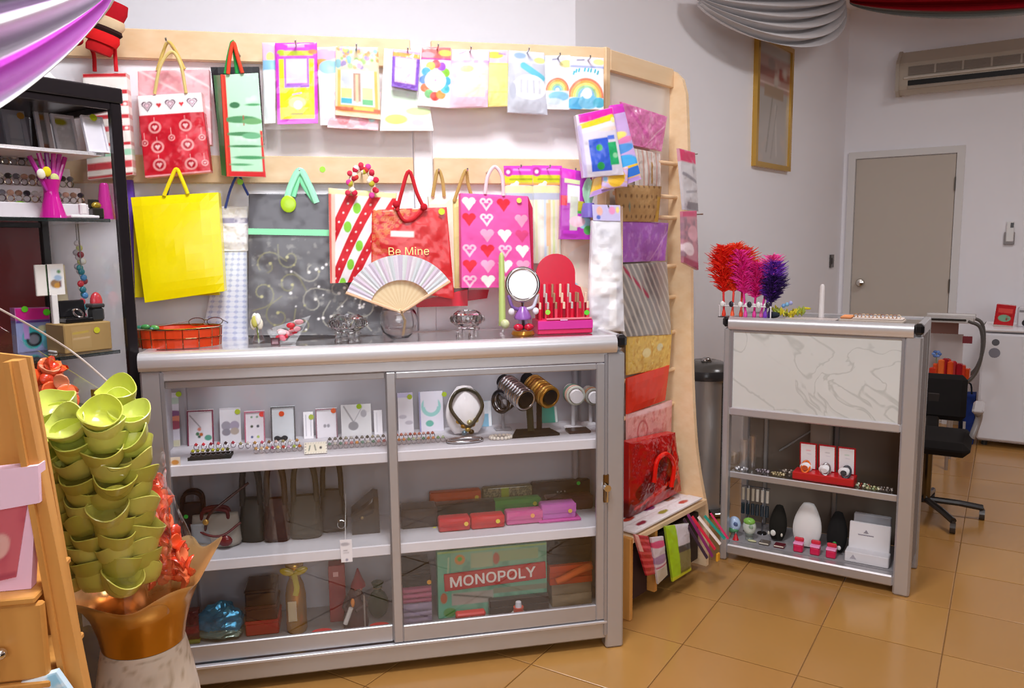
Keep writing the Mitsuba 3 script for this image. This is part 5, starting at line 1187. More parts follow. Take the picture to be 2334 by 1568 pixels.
t.add('neck_foil', lathe([(.015, .185), (.026, .21), (.030, .235), (.022, .245)], (x, 2.63, Z0), 22), 'foil', '#b8902a', 50)
for s in (-1, 1):
    t.add('bow_loop', turn(ball((x + s * .024, 2.60, Z0 + .215), (.024, .008, .013), 10), (x, 2.60, Z0 + .215), 'y', -20 * s), 'gloss', '#b5a62a', True)
t.add('bow_tail', tube(curve([(x, 2.598, Z0 + .215), (x + .008, 2.592, Z0 + .17), (x + .002, 2.594, Z0 + .14)], 10), .006, 6, flat=(.009, .002)), 'gloss', '#b0a428')
t.add('label', sheet(rectq(x - .024, x + .004, Z0 + .05, Z0 + .12), 2.594, '#c9b48c', .003, .003), 'paint')
t = Thing('perfume_box', 'tall dark red box with a white emblem on the bottom shelf', 'box')
x, _z = -0.082, 0.079
t.add('body', box(x - .028, x + .028, 2.66, 2.71, Z0, Z0 + .205, .002), 'gloss', '#8a1420')
t.add('emblem', sheet(rectq(x - .012, x + .006, Z0 + .165, Z0 + .182), 2.6592, '#d8a8a8', .0006), 'paint')
t = Thing('gnome_figurine', 'dark red gnome figurine with a pointed hat holding a white scroll on the bottom shelf', 'figurine')
x, _z = -0.022, 0.102
t.add('robe', lathe([(0, 0), (.042, 0), (.044, .01), (.036, .07), (.026, .115), (.014, .135), (0, .14)], (x, 2.62, Z0), 22), 'paint', '#43191c', 50)
t.add('head', ball((x + .012, 2.605, Z0 + .142), .015, 12), 'paint', '#b06a5c', True)
t.add('hat', lathe([(0, 0), (.026, 0), (.024, .008), (.012, .035), (.003, .062), (0, .064)], (x + .012, 2.612, Z0 + .145), 18), 'cloth', '#7a1220', 50)
for s in (-1, 1):
    t.add('arm', tube([(x + s * .022, 2.61, Z0 + .112), (x + s * .036, 2.585, Z0 + .085), (x + s * .012 - .012, 2.572, Z0 + .075)], .009, 8), 'paint', '#34161a', True)
t.add('beard', ball((x + .012, 2.592, Z0 + .130), (.011, .007, .014), 8), 'paint', '#5a4440', True)
t.add('scroll', tube([(x - .035, 2.567, Z0 + .035), (x - .014, 2.567, Z0 + .090)], .008, 8), 'paint', '#c9c2bc')
t.add('flame', ball((x - .008, 2.566, Z0 + .108), (.007, .005, .016), 8), 'gloss', '#c9782a', True)
t.add('staff', rod((x + .03, 2.568, Z0), (x + .03, 2.568, Z0 + .13), .003, 6), 'paint', '#8a7e78')
t = Thing('green_pouch', 'dark green drawstring pouch on the bottom shelf beside the door stile', 'pouch')
x, _z = 0.056, 0.091
t.add('body', ball((x, 2.66, Z0 + .052), (.036, .03, .052), 14), 'cloth', '#26361e', True)
t.add('neck', lathe([(.014, 0), (.012, .012), (.022, .032), (.016, .036), (0, .03)], (x, 2.66, Z0 + .098), 16), 'cloth', '#2c3d22', True)
t.add('cord', tube(np.stack([x + .0145 * np.cos(np.arange(16) * .3927), 2.66 + .0145 * np.sin(np.arange(16) * .3927), np.full(16, Z0 + .112)], 1), .002, 5, True), 'cloth', '#6a5a30')
for k, (xa, xb, lab, c) in enumerate((((-0.170, 0.142)[0], (-0.099, 0.133)[0], 'bright red oval tin at the front of the bottom shelf', '#c8161a'), ((0.020, 0.138)[0], (0.090, 0.130)[0], 'bright red oval tin in front of the green pouch', '#c01c18'))):
    m = lathe([(0, 0), (.9, 0), (1, .006), (1, .016), (.92, .020), (0, .021)], (0, 0, 0), 26)
    solid('oval_tin', lab, 'tin', (m[0] * [(xb - xa) / 2, .022, 1] + [(xa + xb) / 2, 2.565, Z0], m[1]), 'gloss', c, 40)

# bottom right: scarves, the board game, folded cloths
def folded(label, xa, xb, y, z, h, d, col, seed, name='folded_scarf', cat='scarf', tilt=0, layers=3):
    t = Thing(name, label, cat)
    for k in range(layers):
        q = rectq(xa, xb, z + h * k / layers + .0004, z + h * (k + 1) / layers - .0004)
        m = sheet(q, y + .004 * math.sin(k * 2 + seed), col, d, .006, wave=.006, seed=seed + k)
        m = turn(m, ((xa + xb) / 2, y, z), 'y', tilt)
        t.add('fold', m, 'cloth', col, 50)
    return t
xa, _z = 0.139, 0.100; xb, _z = 0.237, 0.089
folded('lilac grey folded scarf at the bottom of the stack right of the door stile', xa, xb, 2.58, Z0, .075, .14, '#8f7f92', 1)
folded('dusty pink folded scarf in the middle of the stack right of the door stile', xa, xb, 2.58, Z0 + .076, .055, .14, '#b0607a', 2)
t = folded('black folded scarf on top of the stack right of the door stile', xa, xb, 2.59, Z0 + .132, .06, .13, '#191312', 3)
dot(t, 0.229, 0.252, 2.572, '#d89a28', .008)
# the board game box
ga, gz1 = 0.261, 0.330
gb, _z = 0.653, 0.292
t = Thing('board_game', 'green board game box with a red MONOPOLY banner standing on the bottom shelf', 'board game')
GH = .245
t.add('box', box(ga, gb, 2.60, 2.65, Z0, Z0 + GH, .002), 'paint', '#5fa084')
t.add('front_print', sheet(rectq(ga + .001, gb - .001, Z0 + .001, Z0 + GH - .001), 2.5992, printed('#74b092', ('n', 5, .45, 2, '#5d9a80'), ('r', .0, .12, 0, 1, '#58a888'), ('c', .20, .86, .075, '#c8863a'), ('c', .20, .87, .035, '#3fae2c'), ('r', .55, .92, .78, .94, '#8aa878'), ('e', .53, .83, .05, .09, '#a8543a'), ('r', .3, .5, .72, .94, '#9ab08a'),
       ('r', .12, .5, .18, .36, '#a8a498'), ('l', .14, .34, .48, .24, .012, '#5a5a4e'), ('r', .5, 1, .30, .38, '#8a9278'), ('e', .05, .3, .05, .08, '#b8582a'), ('e', .1, .08, .09, .07, '#3f8a34'), ('l', .08, .4, .1, .9, .01, '#a8c8a8'), ('r', 0, 1, .97, 1, '#8ab060')), .0006), 'gloss')
m = turn(box(ga + .022, gb - .006, 2.590, 2.599, Z0 + .108, Z0 + .170, .002), ((ga + gb) / 2, 2.595, Z0 + .14), 'y', -2.0)
t.add('banner', m, 'gloss', '#b31c1e', label='red banner')
lw = (gb - ga) * .78
m = lettering('MONOPOLY', ga + .042, Z0 + .122, 2.590, .036, .0016, True, width=lw)
t.add('lettering', turn(m, ((ga + gb) / 2, 2.595, Z0 + .14), 'y', -2.0), 'paint', '#e8e6e2', label='white MONOPOLY lettering')
x, _z = 0.285, 0.313
xa, _z = 0.317, 0.120; xb, _z = 0.421, 0.108
t = Thing('red_case', 'small bright red case in front of the board game', 'case')
t.add('base', box(xa, xb, 2.55, 2.582, Z0, Z0 + .018, .004), 'gloss', '#b81818')
t.add('lid', box(xa, xb, 2.548, 2.582, Z0 + .0185, Z0 + .034, .005), 'gloss', '#c81c1c')
t.add('clasp', ball(((xa + xb) / 2, 2.547, Z0 + .018), (.006, .003, .005), 7), 'chrome', '#401010', True)
xa, _z = 0.437, 0.105; xb, _z = 0.653, 0.080
t = Thing('dark_box', 'dark brown presentation box in front of the board game', 'box')
t.add('base', box(xa, xb, 2.57, 2.595, Z0, Z0 + .035, .003), 'gloss', '#1e1512')
t.add('lid', box(xa, xb, 2.568, 2.595, Z0 + .0355, Z0 + .062, .003), 'gloss', '#241915')
t = Thing('glue_bottle', 'white bottle with a red collar in front of the dark brown box', 'bottle')
x, _z = 0.533, 0.105
t.add('body', lathe([(0, 0), (.034, 0), (.036, .006), (.030, .02), (.018, .032), (0, .032)], (x, 2.532, Z0), 20), 'gloss', '#bdb6ae', 50)
t.add('collar', lathe([(0, .032), (.018, .032), (.018, .048), (0, .048)], (x, 2.532, Z0), 20), 'gloss', '#b5361f', 40)
t.add('cap', lathe([(0, .048), (.012, .048), (.010, .066), (0, .068)], (x, 2.532, Z0), 16), 'gloss', '#c9c8d0', 40)
xa, _z = 0.661, 0.073; xb, _z = 0.819, 0.072
folded('beige folded cloth at the bottom right corner of the bottom shelf', xa + .01, xb, 2.60, Z0, .085, .13, '#8a7860', 5, 'folded_cloth', 'cloth', 0, 2)
t = folded('orange folded scarf above the beige cloth beside the board game', xa, xb, 2.59, Z0 + .086, .07, .13, '#b5401a', 6, tilt=0)
t.add('twist', tube(curve([(xa + .02, 2.575, Z0 + .105), (xa + .05, 2.57, Z0 + .118), (xa + .10, 2.575, Z0 + .138), (xb - .005, 2.58, Z0 + .150)], 20), .013, 8), 'cloth', '#c25a26', True)
folded('dark green brown folded cloth on top of the orange scarf', xa, xb, 2.60, Z0 + .157, .10, .12, '#1e1914', 8, 'folded_cloth', 'cloth')

# ---------------------------------------------------------------- on the glass top
ZG = 1.0915
t = Thing('oval_basket', 'orange oval basket with thin light uprights on the left end of the counter top', 'basket')
xa, _z = -0.659, 1.110; xb, _z = -0.407, 1.100
cx, a_, b_ = (xa + xb) / 2, (xb - xa) / 2, .085
N = 48
ph = np.arange(N) * 2 * math.pi / N
def oval(z, k=1.0):
    return np.stack([cx + a_ * k * np.cos(ph), 2.63 + b_ * k * np.sin(ph), np.full(N, z)], 1)
R = [oval(ZG + .002, .96), oval(ZG + .058, 1.0), oval(ZG + .058, .985), oval(ZG + .004, .945)]
V = np.concatenate(R + [[[cx, 2.63, ZG + .002], [cx, 2.63, ZG + .004]]])
q = [[i * N + j, i * N + (j + 1) % N, (i + 1) * N + (j + 1) % N, (i + 1) * N + j] for i in range(3) for j in range(N)]
F = np.vstack([quads(q), [[4 * N, (j + 1) % N, j] for j in range(N)], [[4 * N + 1, 3 * N + j, 3 * N + (j + 1) % N] for j in range(N)]])
t.add('wall', (V, F), 'gloss', '#d2401a')
t.add('rim', tube(oval(ZG + .060), .003, 6, True), 'chrome', '#d8b89a')
t.add('mid_wire', tube(oval(ZG + .031, .992), .002, 6, True), 'chrome', '#e0a878')
for k in range(16):
    a = 2 * math.pi * (k + .5) / 16
    t.add('upright', rod((cx + a_ * .97 * math.cos(a), 2.63 + b_ * .99 * math.sin(a), ZG), (cx + a_ * 1.005 * math.cos(a), 2.63 + b_ * 1.01 * math.sin(a), ZG + .061), .002, 6), 'chrome', '#e0c0a0')
t = Thing('hair_clip', 'green leafy hair clip lying in the left end of the orange basket', 'hair clip')
gx, gz = -0.632, 1.161
for k in range(7):
    t.add('leaf', turn(ball((gx - .03 + .011 * k, 2.615 + .01 * (k % 3), ZG + .058 + .008 * (k % 2)), (.014, .006, .008), 8), (gx, 2.615, ZG + .06), 'y', (k - 3) * 6), 'gloss', ['#3f8a4a', '#2a6a5a', '#5aa050'][k % 3], True)
t.add('base', box(gx - .04, gx + .045, 2.605, 2.635, ZG + .0045, ZG + .050, .004), 'gloss', '#4a7a50')
t = Thing('spectacles', 'thin framed spectacles lying across the orange basket', 'spectacles')
gx, gz = -0.456, 1.171
for s in (0, 1):
    t.add('lens_rim', tube(np.stack([gx - .026 + .055 * s + .024 * np.cos(ph[::2]), np.full(N // 2, 2.64) + .005 * np.sin(ph[::2]), ZG + .075 + .012 * np.sin(ph[::2])], 1), .0013, 5, True), 'chrome', '#8a8478')
t.add('temple', tube(curve([(gx + .053, 2.64, ZG + .078), (gx + .06, 2.69, ZG + .066), (gx + .055, 2.71, ZG + .062)], 8), .0015, 5), 'gloss', '#3a3a44')
t.add('temple', tube(curve([(gx - .05, 2.64, ZG + .078), (gx - .12, 2.66, ZG + .066), (gx - .15, 2.67, ZG + .063)], 8), .0015, 5), 'gloss', '#9a948a')
t.add('bridge', rod((gx - .003, 2.64, ZG + .080), (gx + .006, 2.64, ZG + .080), .0013, 5), 'chrome', '#8a8478')

t = Thing('glass_vial', 'small glass vial with a yellow and cream flower left of the angular glass', 'vase')
x, _z = -0.291, 1.098
t.add('vial', lathe([(0, .0), (.018, .0), (.020, .01), (.014, .03), (.010, .045), (.011, .05), (.009, .05), (.008, .045), (.012, .03), (.017, .012), (0, .004)], (x, 2.60, ZG), 20), 'glass', smooth=60)
t.add('stem', rod((x, 2.60, ZG + .006), (x - .004, 2.60, ZG + .06), .002, 6), 'paint', '#7a8a3a')
for k in range(6):
    a = k * 1.05
    t.add('petal', ball((x - .004 + .010 * math.cos(a), 2.598 + .007 * math.sin(a), ZG + .066 + .008 * (k % 3)), (.010, .007, .019), 9), 'cloth', ['#e6e0cc', '#c8c466', '#efece2'][k % 3], True)
t = Thing('angular_glass', 'angular clear glass holding pink and red petals on the counter top', 'glass')
xa, _z = -0.253, 1.104; xb, _z = -0.131, 1.099
V = np.array([(xa + .01, 2.585, ZG), (xa + .075, 2.585, ZG), (xa + .125, 2.58, ZG + .085), (xa - .01, 2.58, ZG + .045), (xa + .01, 2.635, ZG), (xa + .075, 2.635, ZG), (xa + .125, 2.64, ZG + .085), (xa - .01, 2.64, ZG + .045)])
F = quads([[0, 1, 2, 3], [5, 4, 7, 6], [4, 5, 1, 0], [1, 5, 6, 2], [4, 0, 3, 7]])
t.add('glass_shell', (V, F), 'glass')
pr_ = np.random.RandomState(5)
for k in range(14):
    m = turn(ball((0, 0, 0), (.014, .003, .009), 7), (0, 0, 0), 'xyz'[k % 3], 50 * pr_.rand())
    u_ = pr_.rand()
    t.add('petal', move(m, xa + .02 + .08 * u_, 2.592 + .03 * pr_.rand(), ZG + .014 + (.02 + .045 * u_) * pr_.rand()), 'gloss', ['#e8a8b0', '#d8243a', '#f0d8da', '#e8627a'][k % 4], True)
x, _z = -0.238, 1.099
t = Thing('trinket_box', 'tiny dark framed trinket box in front of the angular glass', 'box')
t.add('frame', join(box(x - .013, x - .010, 2.565, 2.58, ZG, ZG + .022), box(x + .010, x + .013, 2.565, 2.58, ZG, ZG + .022), box(x - .013, x + .013, 2.565, 2.58, ZG, ZG + .003), box(x - .013, x + .013, 2.565, 2.58, ZG + .019, ZG + .022)), 'gloss', '#4a1a22')
t.add('panel', box(x - .010, x + .010, 2.570, 2.577, ZG + .003, ZG + .019), 'gloss', '#a8848c')
for k, (px_, lab, pc) in enumerate(((0, 'crystal glass candle holder between the angular glass and the fan', 0), (1, 'crystal glass candle holder between the fan and the green candle', 1))):
    if k == 0:
        x, _z = -0.012, 1.096
    else:
        x, _z = 0.385, 1.094
    y = 2.59 + .02 * k
    t = Thing('candle_holder', lab, 'candle holder')
    s = 1.0 if k == 0 else .92
    for j, (dx, dy) in enumerate(((-.03, 0), (.03, 0), (-.01, .03), (.012, -.02))):
        t.add('foot', lathe([(0, 0), (.013, 0), (.010, .016), (.014, .03), (0, .032)], (x + dx * s, y + dy, ZG), 12), 'crystal', smooth=40)
    t.add('bowl', lathe([(0, .030), (.03, .030), (.050, .042), (.056, .060), (.050, .080), (.036, .088), (.030, .084), (.044, .074), (.048, .060), (.040, .046), (0, .038)], (x, y, ZG), 12, s, .7), 'crystal', smooth=20)
    for j in range(8):
        a = j * math.pi / 4
        t.add('facet', ball((x + .052 * s * math.cos(a), y + .037 * math.sin(a), ZG + .060), (.013, .009, .015), 5), 'crystal')
# fan in a glass bowl
x, _z = 0.154, 1.096
t = Thing('glass_bowl', 'round clear glass bowl holding the hand fan on the counter top', 'bowl')
t.solo(lathe([(0, 0), (.022, 0), (.03, .004), (.052, .025), (.062, .055), (.060, .085), (.052, .098), (.050, .096), (.057, .084), (.059, .055), (.05, .028), (.028, .008), (0, .006)], (x, 2.60, ZG), 32), 'crystal', smooth=60)
t = Thing('hand_fan', 'open hand fan with a striped paper leaf and pale sticks in the glass bowl', 'hand fan')
fx, fz = 0.162, 1.184
fy = 2.56
R0, R1 = .105, .186
A0, A1, NS = 157, 33, 24
def pol(r, a, dy=0.0):
    return (fx + r * math.cos(math.radians(a)), fy + dy, fz + r * math.sin(math.radians(a)))
for k in range(NS):
    a = A0 + (A1 - A0) * (k + .5) / NS
    w = 3.1
    P = [pol(.0, a + 10, .0004 * k), pol(.03, a - 3.5, .0004 * k), pol(R0 + .004, a - w, .0004 * k), pol(R0 + .004, a + w, .0004 * k), pol(.03, a + 3.5, .0004 * k)]
    V = np.array(P + [(p[0], p[1] + .0012, p[2]) for p in P])
    F = np.vstack([[[0, 1, 2], [0, 2, 3], [0, 3, 4], [5, 7, 6], [5, 8, 7], [5, 9, 8]], quads([[i, i + 5, (i + 1) % 5 + 5, (i + 1) % 5] for i in range(5)])])
    t.add('stick', (V, F), 'paint', '#e2cda6' if k % 2 else '#dcc49a')
NF = NS * 2
lc = ['#d9d3de', '#c9bfd0', '#d3d9d8', '#cfc0d0', '#dad6dc', '#c6cdd0']
for k in range(NF):
    a, b = A0 + (A1 - A0) * k / NF, A0 + (A1 - A0) * (k + 1) / NF
    y0, y1 = (-.004, -.006) if k % 2 else (-.006, -.004)
    P = [pol(R0, a, y0), pol(R1, a, y0), pol(R1, b, y1), pol(R0, b, y1)]
    V = np.array(P + [(p[0], p[1] + .0008, p[2]) for p in P])
    F = quads([[0, 1, 2, 3], [7, 6, 5, 4], [0, 4, 5, 1], [1, 5, 6, 2], [2, 6, 7, 3], [3, 7, 4, 0]])
    t.add('pleat', (V, F), 'paint', lc[(k // 2 * 5 + k) % 6])
for a in (A0 + 1.5, A1 - 1.5):
    t.add('guard', tube([pol(0, a, -.004), pol(R1 + .002, a, -.004)], .004, 6, flat=(.005, .0025)), 'paint', '#e3bd98')
tail = [pol(.0, 0), (fx + .03, fy + .02, ZG + .012)]
t.add('handle_end', tube([(fx - .006, fy - .003, fz + .01), (fx + .012, fy + .022, fz - .03), (x + .012, fy + .035, ZG + .010)], .004, 6), 'paint', '#d9bf96')
t.add('rivet', ball((fx, fy - .005, fz), .004, 7), 'chrome', '#c0b090')

# candle, mirror figure, lipstick display
x, zt = 0.503, 1.373
t = Thing('taper_candle', 'tall pale green taper candle in a glass holder on the counter top', 'candle')
t.add('candle', lathe([(0, 0), (.0125, 0), (.012, .02), (.0095, zt - ZG - .05), (.005, zt - ZG - .036), (0, zt - ZG - .034)], (x, 2.60, ZG + .034), 16), 'gloss', '#bcd07c', 50)
t.add('wick', rod((x, 2.60, zt - .001), (x, 2.60, zt + .008), .001, 5), 'paint', '#e8e4d0')
t.add('holder', lathe([(0, 0), (.030, 0), (.030, .006), (.018, .014), (.016, .024), (.028, .034), (.028, .050), (.0145, .052), (.0145, .034), (0, .034)], (x, 2.60, ZG), 24), 'glass', smooth=40)
t.add('holder_ball', ball((x + .004, 2.573, ZG + .042), .016, 10), 'wet', '#c8cc9c', True)
mx_, mz_ = 0.570, 1.265
t = Thing('vanity_mirror', 'round silver vanity mirror on a doll shaped stand with a gold base', 'mirror')
ph40 = np.linspace(0, 2 * math.pi, 41)[:40]
def disc_y(x, y, z, r, th, n=40):
    m = lathe([(0, 0), (r, 0), (r, th), (0, th)], n=n)
    return np.stack([m[0][:, 0] + x, y + m[0][:, 2], m[0][:, 1] + z], 1), m[1][:, ::-1]
t.add('glass', turn(disc_y(mx_, 2.575, mz_, .051, .004), (mx_, 2.577, mz_), 'x', -6), 'gloss', '#efedf0')  # bright mirror reflection painted as a pale disc
t.add('frame', turn(tube(np.stack([mx_ + .054 * np.cos(ph40), np.full(40, 2.577), mz_ + .054 * np.sin(ph40)], 1), .0065, 8, True), (mx_, 2.577, mz_), 'x', -6), 'chrome', '#c9c7ca', True)
t.add('stem', rod((mx_ + .002, 2.582, ZG + .02), (mx_, 2.582, mz_ - .056), .005, 10), 'chrome', '#8a8890')
for s in (-1, 1):
    t.add('arm', tube(curve([(mx_ + s * .008, 2.582, mz_ - .085), (mx_ + s * .036, 2.575, mz_ - .075), (mx_ + s * .05, 2.577, mz_ - .035)], 12), .006, 8), 'gloss', ['#7a5a9a', '#c9c8d8'][s > 0], True)
    t.add('hand', ball((mx_ + s * .042, 2.566, mz_ - .090), (.011, .008, .012), 8), 'gloss', '#e8e2ea', True)
    t.add('shoe', ball((mx_ + s * .018, 2.568, ZG + .030), (.017, .012, .012), 9), 'gloss', '#c01c3a', True)
    t.add('leg', rod((mx_ + s * .012, 2.578, ZG + .036), (mx_ + s * .006, 2.58, mz_ - .10), .005, 8), 'gloss', '#b8a8c8')
t.add('dress', lathe([(0, 0), (.028, 0), (.030, .008), (.012, .042), (0, .045)], (mx_, 2.582, mz_ - .118), 18), 'gloss', '#8f5aa8', 50)
t.add('base', lathe([(0, 0), (.036, 0), (.040, .006), (.036, .016), (0, .018)], (mx_, 2.58, ZG), 24), 'foil', '#b5782c', 40)

t = Thing('lipstick_display', 'red and magenta lip gloss display with a rounded back card on the counter top', 'display stand')
xa, _z = 0.621, 1.110; xb, _z = 0.815, 1.103
x0_, zt = 0.709, 1.350
bl, _z = 0.639, 1.272
br_, _z = 0.779, 1.269
t.add('back_card', ext([(bl, ZG + .001), (br_, ZG + .001), (br_, zt - .05)] + arc((bl + br_) / 2, zt - .055, (br_ - bl) / 2, 0, 180, 16)[1:-1] + [(bl, zt - .05)], 2.665, 2.672), 'gloss', '#d0203c')
t.add('side_card', ext([(br_, ZG + .001), (xb - .004, ZG + .001), (xb - .004, ZG + .115), (br_ + .02, ZG + .155), (br_, ZG + .165)], 2.665, 2.672), 'gloss', '#cf2440')
t.add('tray', join(box(xa, xb, 2.575, 2.665, ZG + .001, ZG + .050, .003)), 'gloss', '#d8285c')
t.add('front_strip', box(xa, xb, 2.572, 2.5745, ZG + .018, ZG + .047, .001), 'gloss', '#d83a9c', label='magenta front strip')
t.add('ledge', box(xa + .03, xb - .004, 2.571, 2.585, ZG + .050, ZG + .056, .001), 'gloss', '#e8808c')
dot(t, 0.655, 1.169, 2.5715, '#a0e04a', .009)
dot(t, 0.793, 1.164, 2.5715, '#62d83a', .009)
A = 0.709, 1.141
t.add('print_line', box(A[0] - .01, A[0] + .016, 2.5708, 2.5718, A[1] - .002, A[1] + .002), 'paint', '#f0b0d8')
for row in range(3):
    for k in range(7 - (row == 2)):
        x = xa + .012 + (xb - xa - .024) * k / 6.0
        y, z = 2.592 + .024 * row, ZG + .050
        h = .058 + .030 * row
        cap = ['#d21f3a', '#b81830', '#e04860', '#8a1a2a'][(k + row) % 4]
        l = Thing('lip_gloss', ORD[k] + ' slim red lip gloss from the left in the ' + ['front', 'middle', 'back'][row] + ' row of the red display', 'lip gloss', 'lip gloss tubes in the red display')
        if row == 2 and x > br_ - .01:
            h *= .75
        l.add('tube', lathe([(0, 0), (.0055, 0), (.0055, h * .62), (0, h * .62)], (x, y, z + .0005), 10), 'gloss', cap, 40)
        l.add('cap', lathe([(0, h * .62), (.0048, h * .62), (.0046, h), (0, h + .002)], (x, y, z + .0005), 10), 'foil' if k % 3 else 'gloss', ['#e8c8b0', '#f2e6e0', '#c9a080'][k % 3], 40)

# ================================================================ the small counter on the right
S = SIDE
SW, SD, SZ = .757, .36, 1.08
sc = Thing('side_counter', 'small aluminium display counter with a marbled panel over two open glass shelves', 'display counter', frame=S)
sc.add('top_rail', along_x(rail_profile(-.012, .03, 1.03, SZ), .02, SW - .03), 'alu', '#dcdcde', 35, label='rounded front rail of the top')
for xa, xb, n in ((-.004, .022, 'l'), (SW - .032, SW + .004, 'r')):
    sc.add('corner_cap', box(xa, xb, -.014, .035, 1.04, SZ + .003, .010), 'gloss', '#161618', label='black corner cap')
sc.add('top_rail', box(0, .025, .035, SD, 1.03, SZ, .004), 'alu', AL)
sc.add('top_rail', box(SW - .025, SW, .035, SD, 1.03, SZ, .004), 'alu', AL)
sc.add('top_rail', box(.025, SW - .025, SD - .03, SD, 1.03, SZ, .004), 'alu', AL)
sc.add('glass_top', (np.array([(.025, .03, 1.074), (SW - .025, .03, 1.074), (SW - .025, SD - .03, 1.074), (.025, SD - .03, 1.074)]), np.array([[0, 1, 2], [0, 2, 3]])), 'glass')
for xa, xb in ((0, .030), (SW - .060, SW)):
    sc.add('post', box(xa, xb, 0, .05, 0, 1.035, .007), 'alu', '#c3c3c6')
for xa, xb in ((0, .03), (SW - .04, SW)):
    sc.add('post', box(xa, xb, SD - .04, SD, 0, 1.035, .005), 'alu', '#b5b5b8')
sc.add('marble_panel', box(.030, SW - .060, .010, .02, .690, 1.022), 'marble', label='white marbled panel')
sc.add('panel_bead', join(box(.030, .040, .004, .012, .690, 1.03), box(SW - .070, SW - .060, .004, .012, .690, 1.03), box(.040, SW - .070, .004, .012, 1.02, 1.032)), 'alu', '#a9a9ae')
sc.add('middle_rail', box(.030, SW - .060, .002, .04, .655, .692, .005), 'alu', '#cfcfd2')
sc.add('bottom_rail', box(.030, SW - .060, .004, .05, .03, .075, .006), 'alu', '#bdbabb')
sc.add('bottom_board', box(.02, SW - .02, .05, SD - .02, .055, .078), 'paint', '#8d8a8c')
s = sc.add('shelf', box(.03, SW - .03, .035, SD - .04, .385, .397), 'tinted')
sc.add('edge', box(.03, SW - .06, .026, .036, .372, .400, .003), 'alu', '#b9b9bb', under=s)
sc.add('side_glass', (np.array([(.01, .05, .08), (.01, SD - .04, .08), (.01, SD - .04, 1.03), (.01, .05, 1.03)]), np.array([[0, 1, 2], [0, 2, 3]])), 'glass')
sc.add('side_panel', box(SW - .013, SW - .008, .05, SD - .04, .08, 1.03), 'paint', '#6f6a6a')
sc.add('back_sheet', box(.02, SW - .03, SD - .022, SD - .014, .08, .66), 'paint', '#76685c', label='added brown sheet for the dim view through the back')  # opaque brown in place of the dim floor seen through the back
sc.add('back_sheet', box(.02, SW - .03, SD - .022, SD - .014, .66, 1.03), 'paint', '#8a8784')
sc.add('back_strut', box(.405, .425, SD - .04, SD - .022, .08, .66, .003), 'alu', '#8f8c8a')
sc.add('back_strut', box(.10, .118, SD - .04, SD - .022, .08, .66, .003), 'alu', '#a5a2a0')
sc.add('diagonal_brace', rod((.17, SD - .03, .44), (.37, SD - .03, .60), .005, 8), 'alu', '#8f8c8a')
t = Thing('cable_box', 'beige plastic box seen behind the red watch case in the small counter', 'box', frame=S)
t.solo(box(.315, .40, SD - .10, SD - .045, .3975, .645, .006), 'paint', '#8f7f70')
ZS1, ZS0 = .3975, .0785

# watch case
t = Thing('watch_case', 'red display case with three white watch cards on the glass shelf of the small counter', 'display case', frame=S)
xa, _z = 0.289, 0.378; xb, _z = 0.532, 0.393
t.add('base', box(xa, xb, .055, .14, ZS1, ZS1 + .032, .003), 'gloss', '#b51c20')
w3 = (xb - xa - .02) / 3
for k in range(3):
    a = xa + .014 + k * (w3 + .002)
    t.add('lid', turn(box(a, a + w3 - .004, .128, .136, ZS1 + .032, ZS1 + .150, .002), (a, .13, ZS1 + .03), 'x', 8), 'gloss', '#a51a22')
    t.add('card', turn(sheet(rectq(a + .006, a + w3 - .010, ZS1 + .036, ZS1 + .145), .126, printed('#e2e0e2', ('l', .4, .75, .65, .75, .02, ['#e0a0a8', '#b8b4b8', '#b8ccc0'][k]), ('l', .45, .62, .7, .6, .012, '#c4c0cc')), .002), (a, .13, ZS1 + .03), 'x', 8), 'paint')
    t.add('cushion', ball((a + w3 * .45, .095, ZS1 + .048), (.026, .018, .020), 12), 'cloth', '#dedcdc', True)
    kk = t.add('watch', tube(np.stack([a + w3 * .45 + .004 * k + .016 * np.cos(ph40), .085 + .02 * np.sin(ph40), ZS1 + .052 + .020 * np.sin(ph40)], 1), .0045, 6, True), ['gloss', 'chrome', 'gloss'][k], ['#d8641c', '#d8d8dc', '#3a3a40'][k], True)
    t.add('dial', turn(disc_y(a + w3 * .45, .066, ZS1 + .052, .012, .004, 20), (a, .07, ZS1 + .05), 'x', 20), 'gloss', ['#c8541a', '#e2e2e4', '#2c2c30'][k], under=kk)
# small glass and jewellery on the shelf
gl = np.random.RandomState(21)
for k, (px_, lab, h) in enumerate((((0.021, 0.392), 'clear glass tumbler at the left end of the small counter shelf', .07), ((0.066, 0.398), 'tall clear glass vase second from the left on the small counter shelf', .13), ((0.103, 0.394), 'tall narrow glass vase third from the left on the small counter shelf', .15))):
    r = [.020, .018, .014][k]
    solid('glass_vase', lab, 'vase', lathe([(0, 0), (r * .9, 0), (r, .01), (r * 1.1, h), (r * .95, h), (r * .85, .014), (0, .01)], (px_[0], .12, ZS1), 20), 'glass', None, 50, frame=S)
def trinket(label, x, y, z, cols, n, name='bracelet', cat='bracelet', r=.03):
    t = Thing(name, label, cat, frame=S)
    for k in range(n):
        a = 2 * math.pi * k / n
        t.add('bead', ball((x + r * math.cos(a), y + r * .6 * math.sin(a), z + r / n * 3.2), r / n * 3.0, 7), 'wet' if k % 2 else 'chrome', cols[k % len(cols)], True)
